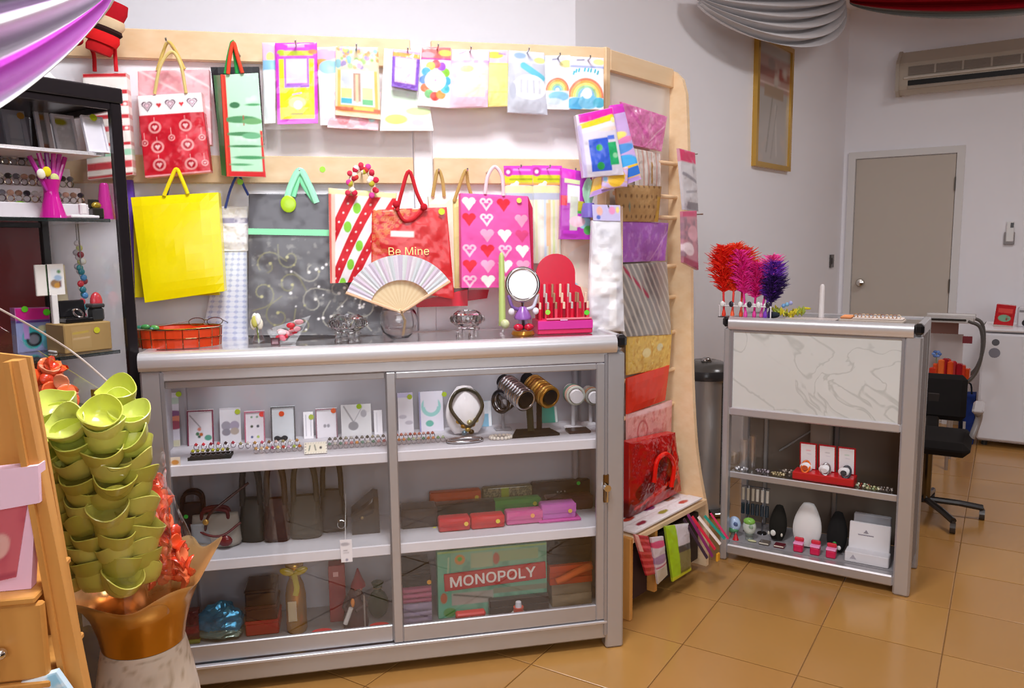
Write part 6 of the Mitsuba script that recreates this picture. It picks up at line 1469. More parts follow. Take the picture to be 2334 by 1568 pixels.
for k, (px_, lab, cols) in enumerate((((0.068, 0.375), 'silver bead bracelet at the left front of the small counter shelf', ['#c9c9cc', '#8a8a90', '#e4e4e6']), ((0.157, 0.398), 'grey bead bracelet left of the champagne one on the small counter shelf', ['#8a8088', '#b0a8b0', '#5a5458']),
                                   ((0.226, 0.395), 'champagne bead bracelet just left of the red watch case', ['#b0a078', '#c8bc98', '#8a7e5a']), ((0.257, 0.396), 'brown bead bracelet behind the left end of the red watch case', ['#8f8478', '#6a6058', '#b0a498']),
                                   ((0.560, 0.399), 'pale green bead bracelet just right of the red watch case', ['#a8b89a', '#b05a4a', '#c9cfb8']), ((0.599, 0.403), 'yellow green bead bracelet second from the right on the small counter shelf', ['#b8b88a', '#d4d4b0', '#8a9a70']), ((0.647, 0.397), 'taupe bead bracelet at the right end of the small counter shelf', ['#8a8078', '#a89e94', '#6a625c']))):
    trinket(lab, px_[0], (.08, .09, .08, .14, .09, .07, .08)[k], ZS1, cols, 14, r=.026)
# busts on the bottom board
x, _z = 0.212, 0.104
t = bust('black neck bust with a white pendant, left of the white bust in the small counter', x, .15, ZS0, .085, .15, '#201e1a', S)
t.add('pendant', ball((x - .008, .112, ZS0 + .045), (.012, .006, .014), 9), 'wet', '#d9d9d2', True)
for s in (-1, 1):
    t.add('earring', ball((x + s * .028, .116, ZS0 + .04), (.005, .004, .009), 7), 'wet', '#c8c4b8', True)
x, _z = 0.338, 0.103
bust('big plain white oval neck bust in the middle of the small counter', x, .14, ZS0, .135, .185, '#dcdad8', S, lean=10)
x, _z = 0.460, 0.105
t = bust('black neck bust with a silver and green necklace right of the white bust', x, .14, ZS0, .092, .165, '#1d1c1c', S)
for k, (dx, dz, c) in enumerate(((-.014, .03, '#d4d4d8'), (.0, .05, '#2f8a3a'), (.018, .035, '#c9c9c9'), (-.004, .038, '#a8a8b0'), (.004, .022, '#6a8a4a'), (-.022, .042, '#8a8a90'))):
    t.add('pendant', ball((x + dx, .102, ZS0 + dz), (.009, .006, .010), 8), 'wet', c, True)
# white boxes
xa, _z = 0.517, 0.183; xb, _z = 0.661, 0.191
t = Thing('jewellery_box', 'white jewellery box standing upright at the back right of the small counter', 'box', frame=S)
t.add('body', turn(box(xa, xb, .19, .22, ZS0, ZS0 + .165, .003), (xa, .2, ZS0), 'x', -4), 'paint', '#c4c2c6')
A = (xa + .09, ZS0 + .115)
t.add('emblem', turn(join(ext([(A[0], A[1]), (A[0] + .022, A[1]), (A[0] + .011, A[1] + .016)], .1884, .1894), box(A[0] - .02, A[0] + .04, .1884, .1894, A[1] - .010, A[1] - .006)), (xa, .2, ZS0), 'x', -4), 'paint', '#8a868e')
xa, _z = 0.508, 0.068; xb, _z = 0.670, 0.084
t = Thing('jewellery_box', 'white jewellery box with its lid open in front of the upright white box', 'box', frame=S)
t.add('lid', turn(box(xa + .005, xb, .11, .125, ZS0 + .03, ZS0 + .155, .003), (xa, .11, ZS0 + .03), 'x', -8), 'paint', '#d6d4d6')
t.add('tray', box(xa, xb + .004, .06, .125, ZS0, ZS0 + .045, .003), 'paint', '#cbc9cc')
A = (xa + .06, ZS0 + .112)
t.add('emblem', turn(join(ext([(A[0], A[1]), (A[0] + .020, A[1]), (A[0] + .010, A[1] + .014)], .1084, .1094), box(A[0] - .02, A[0] + .04, .1084, .1094, A[1] - .010, A[1] - .006)), (xa, .11, ZS0 + .03), 'x', -8), 'paint', '#8a868e')
t.add('emblem', ext([(xa + .02, ZS0 + .015), (xa + .045, ZS0 + .015), (xa + .032, ZS0 + .034)], .0590, .0598), 'paint', '#a09ca4')
# pink ring boxes along the front
for k, (px_, lab) in enumerate((((0.322, 0.070), 'pink and red ring box, left of three in front of the white bust'), ((0.390, 0.069), 'pink and red ring box, middle of three in front of the white bust'), ((0.454, 0.067), 'pink ring box, right of three in front of the white bust'))):
    x = px_[0]
    t = Thing('ring_box', lab, 'ring box', frame=S)
    t.add('base', box(x - .019, x + .019, .055, .09, ZS0, ZS0 + .032, .004), 'gloss', '#c41a4a')
    t.add('ribbon', box(x - .0195, x + .0195, .0545, .0905, ZS0 + .033, ZS0 + .041, .001), 'gloss', '#e89ac8')
    t.add('lid', box(x - .019, x + .019, .075, .09, ZS0 + .0415, ZS0 + .058, .004), 'gloss', '#c8283c')
for k, (px_, lab) in enumerate((((0.178, 0.081), 'flat grey watch card under the left black bust'), ((0.242, 0.070), 'flat dark red watch card in front of the left black bust'))):
    x = px_[0]
    t = Thing('watch_card', lab, 'card', frame=S)
    t.add('card', box(x - .022, x + .022, .06, .10, ZS0, ZS0 + .012, .002), 'gloss', ['#5a5048', '#5a2028'][k])
    t.add('strip', box(x - .020, x + .020, .0585, .0598, ZS0 + .006, ZS0 + .011), 'paint', '#cfc8b8')
# painted eggs and little bottles
for k, (px_, lab, c1, c2) in enumerate((((0.036, 0.118), 'blue and green speckled ornament egg at the left end of the small counter', '#a8bcd8', '#4a8a5a'), ((0.104, 0.127), 'white ornament egg with a green cap, second from the left in the small counter', '#c2c8bc', '#7ab04a'))):
    x = px_[0]
    t = Thing('ornament_egg', lab, 'ornament', frame=S)
    t.add('shell', ball((x, .10, ZS0 + .058), (.029, .024, .036), 16), 'gloss', c1, True)
    t.add('patch', ball((x + (.0 if k else -.004), .095, ZS0 + (.085 if k else .035)), (.026, .021, .016), 12), 'gloss', c2, True)
    t.add('stand', lathe([(0, 0), (.018, 0), (.014, .012), (.020, .026), (0, .026)], (x, .10, ZS0), 16), 'gloss', '#7a807a', 40)
    t.add('patch', ball((x + .012, .079, ZS0 + .066), (.010, .006, .010), 8), 'gloss', '#4a5a80' if k == 0 else '#8aa088', True)
x, _z = 0.054, 0.064
t = Thing('red_cone_charm', 'tiny red cone charm on the floor board of the small counter, far left', 'ornament', frame=S)
t.add('cone', lathe([(0, 0), (.014, 0), (.004, .026), (0, .03)], (x, .065, ZS0), 14), 'gloss', '#b8202a', 40)
t.add('loop', ball((x, .065, ZS0 + .032), .004, 6), 'chrome', '#c0c0c0', True)
x, _z = 0.123, 0.102
t = Thing('cream_tag', 'small cream lozenge tag lying below the green capped egg', 'tag', frame=S)
t.solo(ball((x, .075, ZS0 + .005), (.020, .008, .005), 10), 'paint', '#b8b890', True)
for k, (px_, lab, c) in enumerate((((0.070, 0.183), 'thin silver earring stand with cream drops, left of two in the small counter', '#b8ac98'), ((0.134, 0.184), 'thin silver earring stand with cream drops, right of two in the small counter', '#cfc6b8'))):
    x = px_[0]
    t = Thing('earring_stand', lab, 'earring stand', frame=S)
    t.add('foot', lathe([(0, 0), (.022, 0), (.020, .005), (.004, .008), (0, .008)], (x, .20, ZS0), 18), 'chrome', '#6a6a70', 40)
    t.add('stem', rod((x, .20, ZS0 + .006), (x, .20, ZS0 + .215), .004, 8), 'chrome', '#8a8a90')
    t.add('arm', rod((x - .03, .20, ZS0 + .213), (x + .03, .20, ZS0 + .213), .003, 8), 'chrome', '#9a9aa0')
    for s in (-1, 0, 1):
        t.add('drop', tube([(x + s * .022, .19, ZS0 + .205), (x + s * .022, .19, ZS0 + .150)], .007, 8), 'gloss', c)
        t.add('drop', tube([(x + s * .022, .188, ZS0 + .135), (x + s * .022, .188, ZS0 + .085)], .008, 8), 'gloss', '#22303a')

# ---------------------------------------------------------------- on top of the small counter
ZT2 = 1.0745
def feather_pen(label, x, y, top, lean, col, col2, seed, w=.045):
    """A pen in a holder with a fluffy plume."""
    t = Thing('feather_pen', label, 'pen', frame=S)
    r = np.random.RandomState(seed)
    a = np.array([x, y, ZT2 + .02]); b = np.array([x + lean[0], y + lean[1], ZT2 + top])
    t.add('barrel', tube([a, a + (b - a) * .34], .0045, 8), 'gloss', col)
    n = 620
    s = r.rand(n)
    base = a + (b - a) * (.30 + .66 * s)[:, None]
    wid = w * np.sin(math.pi * (.12 + .80 * s)) ** .7
    ang = r.rand(n) * 2 * math.pi
    dirs = np.stack([np.cos(ang), .7 * np.sin(ang), .35 + .5 * r.rand(n)], 1)
    V, F, C = [], [], []
    for k in range(n):
        d = dirs[k] * wid[k] * (.55 + .6 * r.rand())
        side = np.cross(d, r.randn(3)); side *= .0022 / (np.linalg.norm(side) + 1e-9)
        m = base[k] + d * .55
        e = base[k] + d + [0, 0, -.25 * wid[k] * r.rand()]
        i = len(V)
        V += [base[k] - side, base[k] + side, m + side * 1.2, m - side * 1.2, e + side * .3, e - side * .3]
        F += [[i, i + 1, i + 2], [i, i + 2, i + 3], [i + 3, i + 2, i + 4], [i + 3, i + 4, i + 5]]
        c = L(col) + (L(col2) - L(col)) * r.rand()
        C += [c] * 6
    t.add('plume', (np.array(V), np.array(F), np.array(C)), 'cloth')
    t.add('shaft', tube([a + (b - a) * .33, b], .0022, 6), 'cloth', col)
    t.add('tip', lathe([(0, 0), (.007, 0), (.009, .012), (.005, .03), (0, .03)], (x, y, ZT2 + .0005), 12), 'gloss', col2, 40)
    t.add('collar', ball((x, y, ZT2 + .055), (.009, .007, .010), 8), 'gloss', '#e6e2e2', True)
    return t
pens = [(1650, 'bright red feather pen, first from the left on the small counter', '#d81616', '#e83a20', (-.012, .0), .31), (1668, 'red orange feather pen, second from the left on the small counter', '#e02a16', '#f06038', (.008, .01), .32), (1686, 'red feather pen behind the pink plumes on the small counter', '#d01a1c', '#e8502c', (.0, .03), .30),
        (1700, 'magenta feather pen leaning left over the red plumes', '#d81a8a', '#e84aa6', (-.028, -.01), .29), (1718, 'hot pink feather pen at the middle of the pen row', '#d01478', '#e23a98', (.012, -.005), .235), (1732, 'pink feather pen with a long plume curling right', '#e0389a', '#f070b0', (.045, .0), .27),
        (1744, 'purple feather pen at the right of the pen row', '#5a2a9a', '#7a3ab8', (.035, .01), .245), (1752, 'dark navy purple feather pen, last on the right of the pen row', '#2a1a4a', '#3a2460', (.022, -.012), .18)]
t = Thing('pen_holder', 'clear pen rack with a row of white clips under the feather pens', 'pen holder', frame=S)
xa, _z = -0.040, 1.101; xb, _z = 0.185, 1.096
t.add('base', box(xa, xb, .04, .10, ZT2, ZT2 + .004, .001), 'gloss', '#3a3438')
t.add('bar', join(rod((xa, .05, ZT2 + .050), (xb, .05, ZT2 + .050), .003, 8), rod((xa + .004, .05, ZT2), (xa + .004, .05, ZT2 + .05), .003, 8), rod((xb - .004, .05, ZT2), (xb - .004, .05, ZT2 + .05), .003, 8)), 'gloss', '#d8d4d6')
for k in range(6):
    t.add('clip', ball((xa + .016 + (xb - xa - .032) * k / 5, .047, ZT2 + .058), (.010, .006, .013), 8), 'gloss', ['#e6e8e6', '#2a2430'][k % 2], True)
for k, (px_, lab, c1, c2, lean, top) in enumerate(pens):
    x = xa + (xb - xa) * (px_ - 1640) / 120.0
    feather_pen(lab, x, .062 + .012 * (k % 3), top, lean, c1, c2, 40 + k, .078 if k < 3 else .064)
x, _z = 0.246, 1.123
t = Thing('flower_wreath', 'yellow green spiky flower garland lying on the small counter', 'garland', frame=S)
fr_ = np.random.RandomState(9)
for k in range(40):
    u_ = fr_.rand()
    c = np.array([x - .07 + .14 * u_, .09 + .04 * fr_.rand(), ZT2 + .010 + .045 * abs(u_ - .45) + .012 * fr_.rand()])
    m = turn(turn(ball((0, 0, 0), (.019, .005, .005), 7), (0, 0, 0), 'y', 180 * fr_.rand()), (0, 0, 0), 'z', 180 * fr_.rand())
    t.add('petal', move(m, *c), 'gloss', ['#c8b81e', '#a8b03a', '#d8c83a', '#8fa040'][k % 4], True)
for k, c in enumerate(('#6a9ac8', '#7ab0d0', '#9aa0d0')):
    t.add('blue_bud', ball((x - .02 + .014 * k, .08, ZT2 + .055 + .006 * k), .009, 7), 'gloss', c, True)
x, _z = 0.183, 1.111
solid('dark_pouch', 'small dark blue pouch between the pen rack and the yellow garland', 'pouch', ball((x, .09, ZT2 + .014), (.026, .018, .0135), 10), 'cloth', '#2a3038', True, frame=S)
x, zt = 0.362, 1.218
t = Thing('candle', 'slim white candle standing on the small counter', 'candle', frame=S)
t.add('stick', lathe([(0, 0), (.013, 0), (.011, .01), (.010, zt - ZT2 - .01), (.006, zt - ZT2), (0, zt - ZT2)], (x, .16, ZT2), 16), 'gloss', '#dcd6d4', 50)
t.add('base', lathe([(0, 0), (.02, 0), (.018, .006), (0, .006)], (x, .16, ZT2), 18), 'gloss', '#8a8484', 40)
xa, _z = 0.449, 1.110; xb, _z = 0.684, 1.101
t = Thing('ring_display', 'pale ring tray with an orange end and ring row on the small counter', 'tray', frame=S)
t.add('tray', box(xa, xb, .05, .15, ZT2, ZT2 + .012, .003), 'paint', '#b8aa9c')
t.add('pad', box(xa + .004, xa + .045, .055, .145, ZT2 + .0125, ZT2 + .022, .004), 'cloth', '#cf8a5c')
t.add('pad', box(xa + .05, xb - .004, .055, .145, ZT2 + .0125, ZT2 + .018, .003), 'cloth', '#c9bdb4')
for k in range(12):
    a = xa + .06 + (xb - xa - .08) * k / 11
    t.add('slot_ring', move(gem, a, .075, ZT2 + .017), 'foil', ['#b88a5a', '#8a5a4a', '#d0b090'][k % 3])
t = Thing('flat_tray', 'thin clear tray between the candle and the garland on the small counter', 'tray', frame=S)
xa, _z = 0.238, 1.104; xb, _z = 0.436, 1.104
t.solo(box(xa, xb, .05, .13, ZT2, ZT2 + .006, .002), 'gloss', '#b5aaa4')

# ================================================================ behind: steel bin, trolley, chair, fridge
x, y = 1.80, 3.745
t = Thing('pedal_bin', 'brushed steel bin with a black lid between the rack and the small counter', 'bin')
t.add('body', lathe([(0, .03), (.135, .03), (.135, .70), (0, .70)], (x, y, 0), 36), 'alu', '#b9b7b6', 40)
t.add('foot_ring', lathe([(0, 0), (.14, 0), (.14, .03), (0, .03)], (x, y, 0), 36), 'gloss', '#26262a', 40)
t.add('lid_ring', lathe([(0, .70), (.146, .70), (.15, .72), (.142, .745), (0, .745)], (x, y, 0), 36), 'gloss', '#3c3b3c', 40)
t.add('lid', lathe([(0, .745), (.135, .745), (.12, .77), (.08, .785), (0, .79)], (x, y, 0), 36), 'gloss', '#55534f', 40)
t.add('knob', ball((x - .02, y - .05, .795), (.03, .02, .018), 10), 'chrome', '#b9b8b6', True)
t.add('seam', box(x + .03, x + .05, y - .136, y - .130, .05, .69, .002), 'gloss', '#3a3838')
t.add('pedal', box(x - .03, x + .05, y - .20, y - .13, .012, .03, .004), 'chrome', '#a8a8a4')

TR = place(3.60, 4.14, -44)
t = Thing('trolley', 'tubular metal trolley with curved side hoops and two trays behind the small counter', 'trolley', frame=TR)
xa, zt = -0.140, 0.936; xb, _z = 0.151, 0.947
xs, zs2 = 0.099, 0.540
TW = xb - .02
t.add('top_tray', join(box(xa, TW, -.14, .14, zt - .03, zt - .012, .004), box(xa, TW, -.15, -.14, zt - .035, zt, .003), box(xa, TW, .14, .15, zt - .035, zt, .003)), 'alu', '#c9c4c0')
t.add('top_edge', box(xa + .02, TW - .04, -.158, -.150, zt - .022, zt - .010, .002), 'gloss', '#26221f')
t.add('shelf', box(xa, TW - .06, -.14, .14, zs2 - .02, zs2, .004), 'paint', '#cfcac6')
for yy in (-.145, .145):
    t.add('hoop', tube(curve([(TW - .03, yy, zt - .02), (TW + .035, yy, zt - .06), (TW + .05, yy, zt - .2), (TW + .02, yy, zs2 + .06), (TW - .05, yy, zs2 - .02), (TW - .10, yy, zs2 - .06)], 30), .010, 8), 'gloss', '#4a4643')
    t.add('leg', rod((TW - .10, yy, 0), (TW - .10, yy, zs2 - .02), .010, 8), 'alu', '#a89e96')
    t.add('leg', rod((xa + .02, yy, 0), (xa + .02, yy, zt - .03), .010, 8), 'alu', '#a89e96')
t.add('back_wall', box(xa, TW - .06, .13, .14, zs2, zt - .13), 'paint', '#bdb3b0')
t.add('back_wall', box(xa + .03, TW - .09, .128, .142, zt - .13, zt - .035), 'paint', '#8f6a62', label='reddish upper back sheet')
# goods on its shelf
tr = np.random.RandomState(17)
gx0, _z = -0.094, 0.576; gx1, _z = 0.098, 0.591
for k in range(12):
    u_ = tr.rand()
    xx = gx0 + .01 + (gx1 - gx0) * (k + .5) / 12
    h = .05 + .06 * math.sin(math.pi * (k + .5) / 12)
    m = turn(box(xx - .016, xx + .016, -.08 + .07 * (k % 3) / 3, -.03 + .07 * (k % 3) / 3, zs2 + .0005, zs2 + h + .03 * tr.rand(), .006), (xx, -.05, zs2), 'z', 25 * (tr.rand() - .5))
    Thing('snack_packet', ORD[k] + ' red or orange packet from the left in the heap on the trolley', 'packet', 'red and orange packets on the trolley', TR).solo(m, 'gloss', ['#b5301c', '#c8481e', '#a81a24', '#d2602a', '#8f1620'][k % 5])
xx, zz = -0.061, 0.695
t = Thing('blue_flower', 'small blue artificial flower at the left of the trolley shelf', 'flower', frame=TR)
for k in range(6):
    t.add('petal', ball((xx + .016 * math.cos(k * 1.05), -.03, zz + .014 * math.sin(k * 1.05)), (.012, .006, .010), 7), 'gloss', ['#4a6aa8', '#6a8ac8'][k % 2], True)
t.add('stem', rod((xx, -.03, zs2), (xx, -.03, zz), .003, 6), 'paint', '#6a7a5a')
xx, zz = 0.103, 0.805
solid('hanging_tag', 'small dark red square tag on the trolley hoop', 'tag', box(xx - .025, xx + .025, -.162, -.157, zz - .02, zz + .022, .001), 'gloss', '#6a2a30', frame=TR)

# office chair
t = Thing('office_chair', 'black office chair with grey arms half hidden behind the small counter', 'chair')
ch, _q = None, None
hx, hy = 2.838, 3.314
C0 = np.array([hx - .0, hy + .05, 0])
CH = place(C0[0], C0[1], -44)
t.frame = CH
for k in range(5):
    a = 2 * math.pi * k / 5 + .25
    e = (.26 * math.cos(a), .26 * math.sin(a))
    t.add('leg', tube([(0, 0, .085), (e[0] * .6, e[1] * .6, .075), (*e, .06)], .016, 8), 'gloss', '#2a2624')
    t.add('caster', join(tube([(e[0] - .012, e[1], .026), (e[0] + .012, e[1], .026)], .026, 14), rod((*e, .03), (*e, .06), .008, 6)), 'gloss', '#3a3430')
t.add('column', rod((0, 0, .07), (0, 0, .365), .025, 14), 'chrome', '#6a6660')
t.add('seat', box(-.19, .19, -.20, .20, .36, .43, .03), 'cloth', '#1d1a19', 30)
t.add('backrest', turn(box(-.15, .15, .19, .25, .46, .70, .025), (0, .2, .46), 'x', -6), 'cloth', '#1b1817', 30)
t.add('back_bar', box(-.03, .03, .20, .23, .40, .60, .006), 'gloss', '#2a2624')
for s in (-1, 1):
    t.add('arm', tube(curve([(s * .185, .10, .40), (s * .21, .12, .50), (s * .21, .05, .565), (s * .21, -.12, .57)], 14), .016, 8), 'gloss', '#8f8a88', True)
    t.add('arm_pad', box(s * .21 - .025, s * .21 + .025, -.16, .08, .575, .60, .010), 'gloss', '#9a9492')

# fridge
FRG = place(4.158, 4.422, -45)
t = Thing('fridge', 'white fridge with two round stickers against the right wall', 'fridge', frame=FRG)
fx0 = -.045
fzt = 0.785
FWD_, FDP = .56, .50
t.add('body', box(fx0, fx0 + FWD_, .05, FDP, .03, fzt, .012), 'gloss', '#cfced2', 40)
t.add('door', box(fx0, fx0 + FWD_, -.012, .044, .05, fzt - .012, .014), 'gloss', '#d3d2d6', 40)
t.add('top', box(fx0 - .005, fx0 + FWD_ + .005, -.015, FDP, fzt + .0005, fzt + .022, .008), 'gloss', '#dedde0', 40)
t.add('handle', box(fx0 + FWD_ - .06, fx0 + FWD_ - .03, -.04, -.012, fzt - .35, fzt - .10, .008), 'gloss', '#c2c1c5', 40)
for k in range(4):
    t.add('foot', rod((fx0 + .05 + (FWD_ - .1) * (k % 2), .08 + .36 * (k // 2), 0), (fx0 + .05 + (FWD_ - .1) * (k % 2), .08 + .36 * (k // 2), .03), .018, 10), 'gloss', '#2a2a2a')
for (zz, xx, r, c) in ((.715, .035, .022, '#55555a'), (.645, .032, .033, '#7c7c86')):
    m = disc_y(xx, -.0135, zz, r, .0013, 24)
    t.add('round_sticker', m, 'paint', c)
bx0, bz0 = 0.020, 0.833; bx1, bz1 = 0.117, 0.976
b = Thing('red_box', 'red printed box standing tilted on top of the fridge', 'box', frame=FRG)
zt = fzt + .0225
b.add('body', turn(box(bx0 - .01, bx1 + .005, .14, .22, zt + .012, zt + .150, .003), (bx0, .15, zt), 'y', 5), 'gloss', '#b81c22')
b.add('print', turn(sheet(rectq(bx0 - .006, bx1 + .001, zt + .016, zt + .146), .1392, printed('#bb1c24', ('r', .1, .9, .62, .85, '#d84a44'), ('e', .5, .35, .28, .18, '#7aa88a'), ('n', 6, .35, 3, '#8a1418')), .0006), (bx0, .15, zt), 'y', 5), 'gloss')
b.add('foot', box(bx0 - .01, bx1 + .005, .14, .22, zt, zt + .0125, .002), 'paint', '#b5a89c')
b = Thing('radio', 'white radio with a dark dial on top of the fridge at the right edge', 'radio', frame=FRG)
rx0, _z = 0.144, 0.808
b.add('body', box(rx0, rx0 + .22, .15, .25, zt, zt + .13, .010), 'gloss', '#cfcdd0', 40)
b.add('dial', disc_y(rx0 + .05, .146, zt + .03, .022, .005, 20), 'gloss', '#26262a')
b.add('band', box(rx0 + .01, rx0 + .21, .147, .1505, zt + .10, zt + .115, .001), 'gloss', '#8a888c')
t = Thing('blue_bag', 'dark blue bag standing on the floor left of the fridge', 'bag', frame=FRG)
t.add('body', sheet([(-.155, .34), (-.062, .345), (-.06, .003), (-.15, .003)], .02, printed('#1d2f6a', ('n', 4, .4, 3, '#16224c'), ('r', 0, .35, 0, 1, '#15181f')), .14, .012, .01, .008, 3), 'cloth')
t.add('handle', tube(curve([(-.13, .06, .34), (-.12, .06, .41), (-.095, .06, .41), (-.085, .06, .34)], 14), .005, 6), 'cloth', '#15181f')
t.add('label', sheet(rectq(-.125, -.108, .08, .16), .003, '#a09c98', .003), 'paint')

# ================================================================ the black glass cabinet on the left
C_ = CAB
cb = Thing('glass_cabinet', 'tall black framed glass display cabinet at the left edge', 'display cabinet', frame=C_)
CW, CD = -.62, .455
BK = '#1c181b'
for (xa, xb, ya, yb) in ((.056, .088, 0, .022), (CW, CW + .035, 0, .022), (.034, .058, CD - .022, CD), (CW, CW + .03, CD - .025, CD)):
    cb.add('post', box(xa, xb, ya, yb, .0, 1.815, .003), 'gloss', BK)
cb.add('top_board', box(CW - .01, .092, -.006, CD, 1.815, 1.857, .004), 'gloss', '#1f1b1e')
cb.add('plinth', box(CW, .088, 0, CD, 0, .10, .004), 'gloss', BK)
cb.add('top_fascia', box(CW + .035, .056, .002, .014, 1.795, 1.815, .002), 'gloss', BK)
cb.add('side_rail', box(.062, .076, .022, CD - .022, 1.795, 1.815, .002), 'gloss', BK)
cb.add('front_glass', pane(CW + .035, .056, .008, .10, 1.795), 'glass')
cb.add('side_glass', (np.array([(.060, .022, .10), (.060, CD - .022, .10), (.060, CD - .022, 1.795), (.060, .022, 1.795)]), np.array([[0, 1, 2], [0, 2, 3]])), 'glass')
cb.add('back_sheet', box(CW + .03, .030, CD - .012, CD - .004, 1.49, 1.815), 'gloss', '#8d8c98', label='grey upper back sheet')
cb.add('back_sheet', box(CW + .03, .030, CD - .012, CD - .004, .10, 1.47), 'gloss', '#7a3436', label='reddish brown lower back sheet')
cb.add('back_rail', box(CW + .03, .030, CD - .03, CD - .004, 1.47, 1.49, .002), 'gloss', BK)
KS = {'a': 1.672, 'b': 1.486, 'c': 1.104, 'd': .74}
for k, z in KS.items():
    y0 = .012
    s = cb.add('shelf', box(CW + .03, .034, y0, CD - .014, z - .008, z), 'tinted' if k != 'a' else 'paint', '#d8d6da' if k == 'a' else None)
    cb.add('edge', box(CW + .03, .034, y0 - .004, y0, z - .009, z + .0005), 'gloss', '#e6e4e6' if k == 'a' else '#26302f', under=s)
def dotc(t, x, z, y, c, r=.008):
    dot(t, x, z, y, c, r)
def pframe(label, tl, br, y, z, col, inner, border=.012, lean=.03, sticker=None, cat='picture frame', name='framed_photo'):
    t = Thing(name, label, cat, frame=C_)
    x0, x1, z1 = tl[0], br[0], tl[1]
    ang = -math.degrees(math.atan2(lean, z1 - z))
    o = (0, y, z)
    t.add('border', turn(join(box(x0, x0 + border, y - .01, y, z, z1), box(x1 - border, x1, y - .01, y, z, z1), box(x0 + border, x1 - border, y - .01, y, z, z + border), box(x0 + border, x1 - border, y - .01, y, z1 - border, z1)), o, 'x', ang), 'paint', col)
    t.add('picture', turn(sheet(rectq(x0 + border, x1 - border, z + border, z1 - border), y - .004, inner, .004, step=.004), o, 'x', ang), 'gloss')
    if sticker:
        t.add('price_sticker', turn(ext(arc(sticker[0], sticker[1], .010, 0, 345, 14), y - .0125, y - .0105), o, 'x', ang), 'paint', sticker[2])
    return t
za = KS['a'] + .0006
pframe('grey photo frame with an ochre sticker at the far left of the cabinet top shelf', (-0.117, 1.806), (-0.055, 1.701), .26, za, '#9c9aa2', printed('#b4b1b4', ('r', 0, 1, .3, .34, '#9a989c')), sticker=(*(-0.067, 1.791), '#a8782a'))
pframe('white photo frame with a small brown figure picture on the cabinet top shelf', (-0.010, 1.833), (0.031, 1.716), .30, za, '#d8d5da', printed('#8f8d8c', ('e', .6, .18, .15, .08, '#8a5a44'), ('r', 0, 1, .80, .92, '#a8782a')))
pframe('pale framed picture with an olive sticker in the middle of the cabinet top shelf', (-0.022, 1.796), (0.043, 1.707), .17, za, '#c4c0c4', printed('#b5b1b0', ('n', 5, .4, 3, '#cfcccc'), ('e', .35, .88, .18, .10, '#8f8a1e')), border=.008)
t = pframe('white card with a lime sticker standing at the right of the cabinet top shelf', (-0.005, 1.780), (0.056, 1.709), .03, za, '#dcd9e0', '#d9d6de', border=.006, sticker=(*(0.028, 1.775), '#c4d81a'), name='framed_photo')
# stepped ring stand
zb = KS['b'] + .0006
rs = Thing('ring_stand', 'white three step ring stand in the black cabinet', 'ring stand', frame=C_)
xa, _z = -0.263, 1.597; xb, _z = 0.044, 1.617
xb = min(xb, .028)
st = []
for k, (y0, z) in enumerate(((.205, 1.640), (.15, 1.580), (.095, 1.530))):
    rs.add('step', box(xa, xb, y0, y0 + .054, zb, z, .002), 'paint', '#e2dfe3')
for row, (y0, z) in enumerate(((.225, 1.6405), (.17, 1.5805), (.115, 1.5305))):
    for k in range(13):
        xx = xa + .02 + (xb - xa - .04) * k / 12
        t = Thing('ring', ORD[k] + ' ring from the left on the ' + ['top', 'middle', 'lowest'][row] + ' step of the white ring stand', 'ring', ['rings on the top step', 'rings on the middle step', 'rings on the lowest step'][row], C_)
        t.add('band', move(scale(gem, [0, 0, 0], 1.15), xx, y0, z + .0016), 'chrome', ['#b9b7b6', '#8f8a86', '#c9b49a'][(k + row) % 3])
        t.add('stone', ball((xx, y0 - .002, z + .026), (.010, .007, .008), 6), 'wet', ['#3a3636', '#b8b4b0', '#8a6a58', '#6a6870', '#d8d4d0', '#2c2a30', '#b08a78'][(k * 3 + row * 2) % 7])
# magenta vase of pens
t = Thing('pen_vase', 'magenta hourglass vase in the black cabinet holding magenta pens', 'vase', frame=C_)
vx, _z = -0.103, 1.474
t.add('body', lathe([(0, 0), (.034, 0), (.032, .01), (.020, .055), (.018, .075), (.026, .105), (.024, .105), (.015, .075), (0, .07)], (vx, .05, zb), 26), 'wet', '#c81f94', 50)
for k, (dx, top, c) in enumerate(((-.052, .165, '#b02a98'), (-.026, .175, '#c22aa0'), (-.004, .185, '#8a2a90'), (.018, .190, '#c83aa8'), (.036, .185, '#b83aa6'), (.05, .17, '#c02a9a'))):
    Thing('pen', ORD[k] + ' magenta pen from the left in the magenta hourglass vase', 'pen', 'magenta pens in the hourglass vase', C_).solo(tube([(vx + dx * .25, .044 + .002 * k, zb + .075), (vx + dx, .042 + .004 * k, zb + top)], .0065, 8), 'gloss', c)
for k, (dx, dz, c) in enumerate(((-.030, .118, '#e6e2d0'), (.004, .108, '#c8d08a'), (-.015, .125, '#e0cf2a'))):
    t.add('flower', ball((vx + dx, .032, zb + dz), (.012, .007, .014), 8), 'cloth', c, True)
x, _z = 0.062, 1.480
solid('cone_vase', 'tall narrow magenta cone behind the right post of the black cabinet', 'vase', lathe([(0, 0), (.026, 0), (.022, .03), (.012, .10), (.008, .105), (0, .105)], (x - .012, .06, zb), 22), 'wet', '#b8308a', 50, frame=C_)
x, _z = -0.032, 1.478
t = Thing('bracelet_stand', 'small white T shaped bracelet stand in the black cabinet', 'stand', frame=C_)
t.add('foot', box(x - .04, x + .04, .012, .042, zb, zb + .010, .003), 'paint', '#e2dfe0')
t.add('stem', box(x - .010, x + .010, .018, .036, zb + .010, zb + .042, .004), 'paint', '#dedbdc')
x, _z = 0.006, 1.491
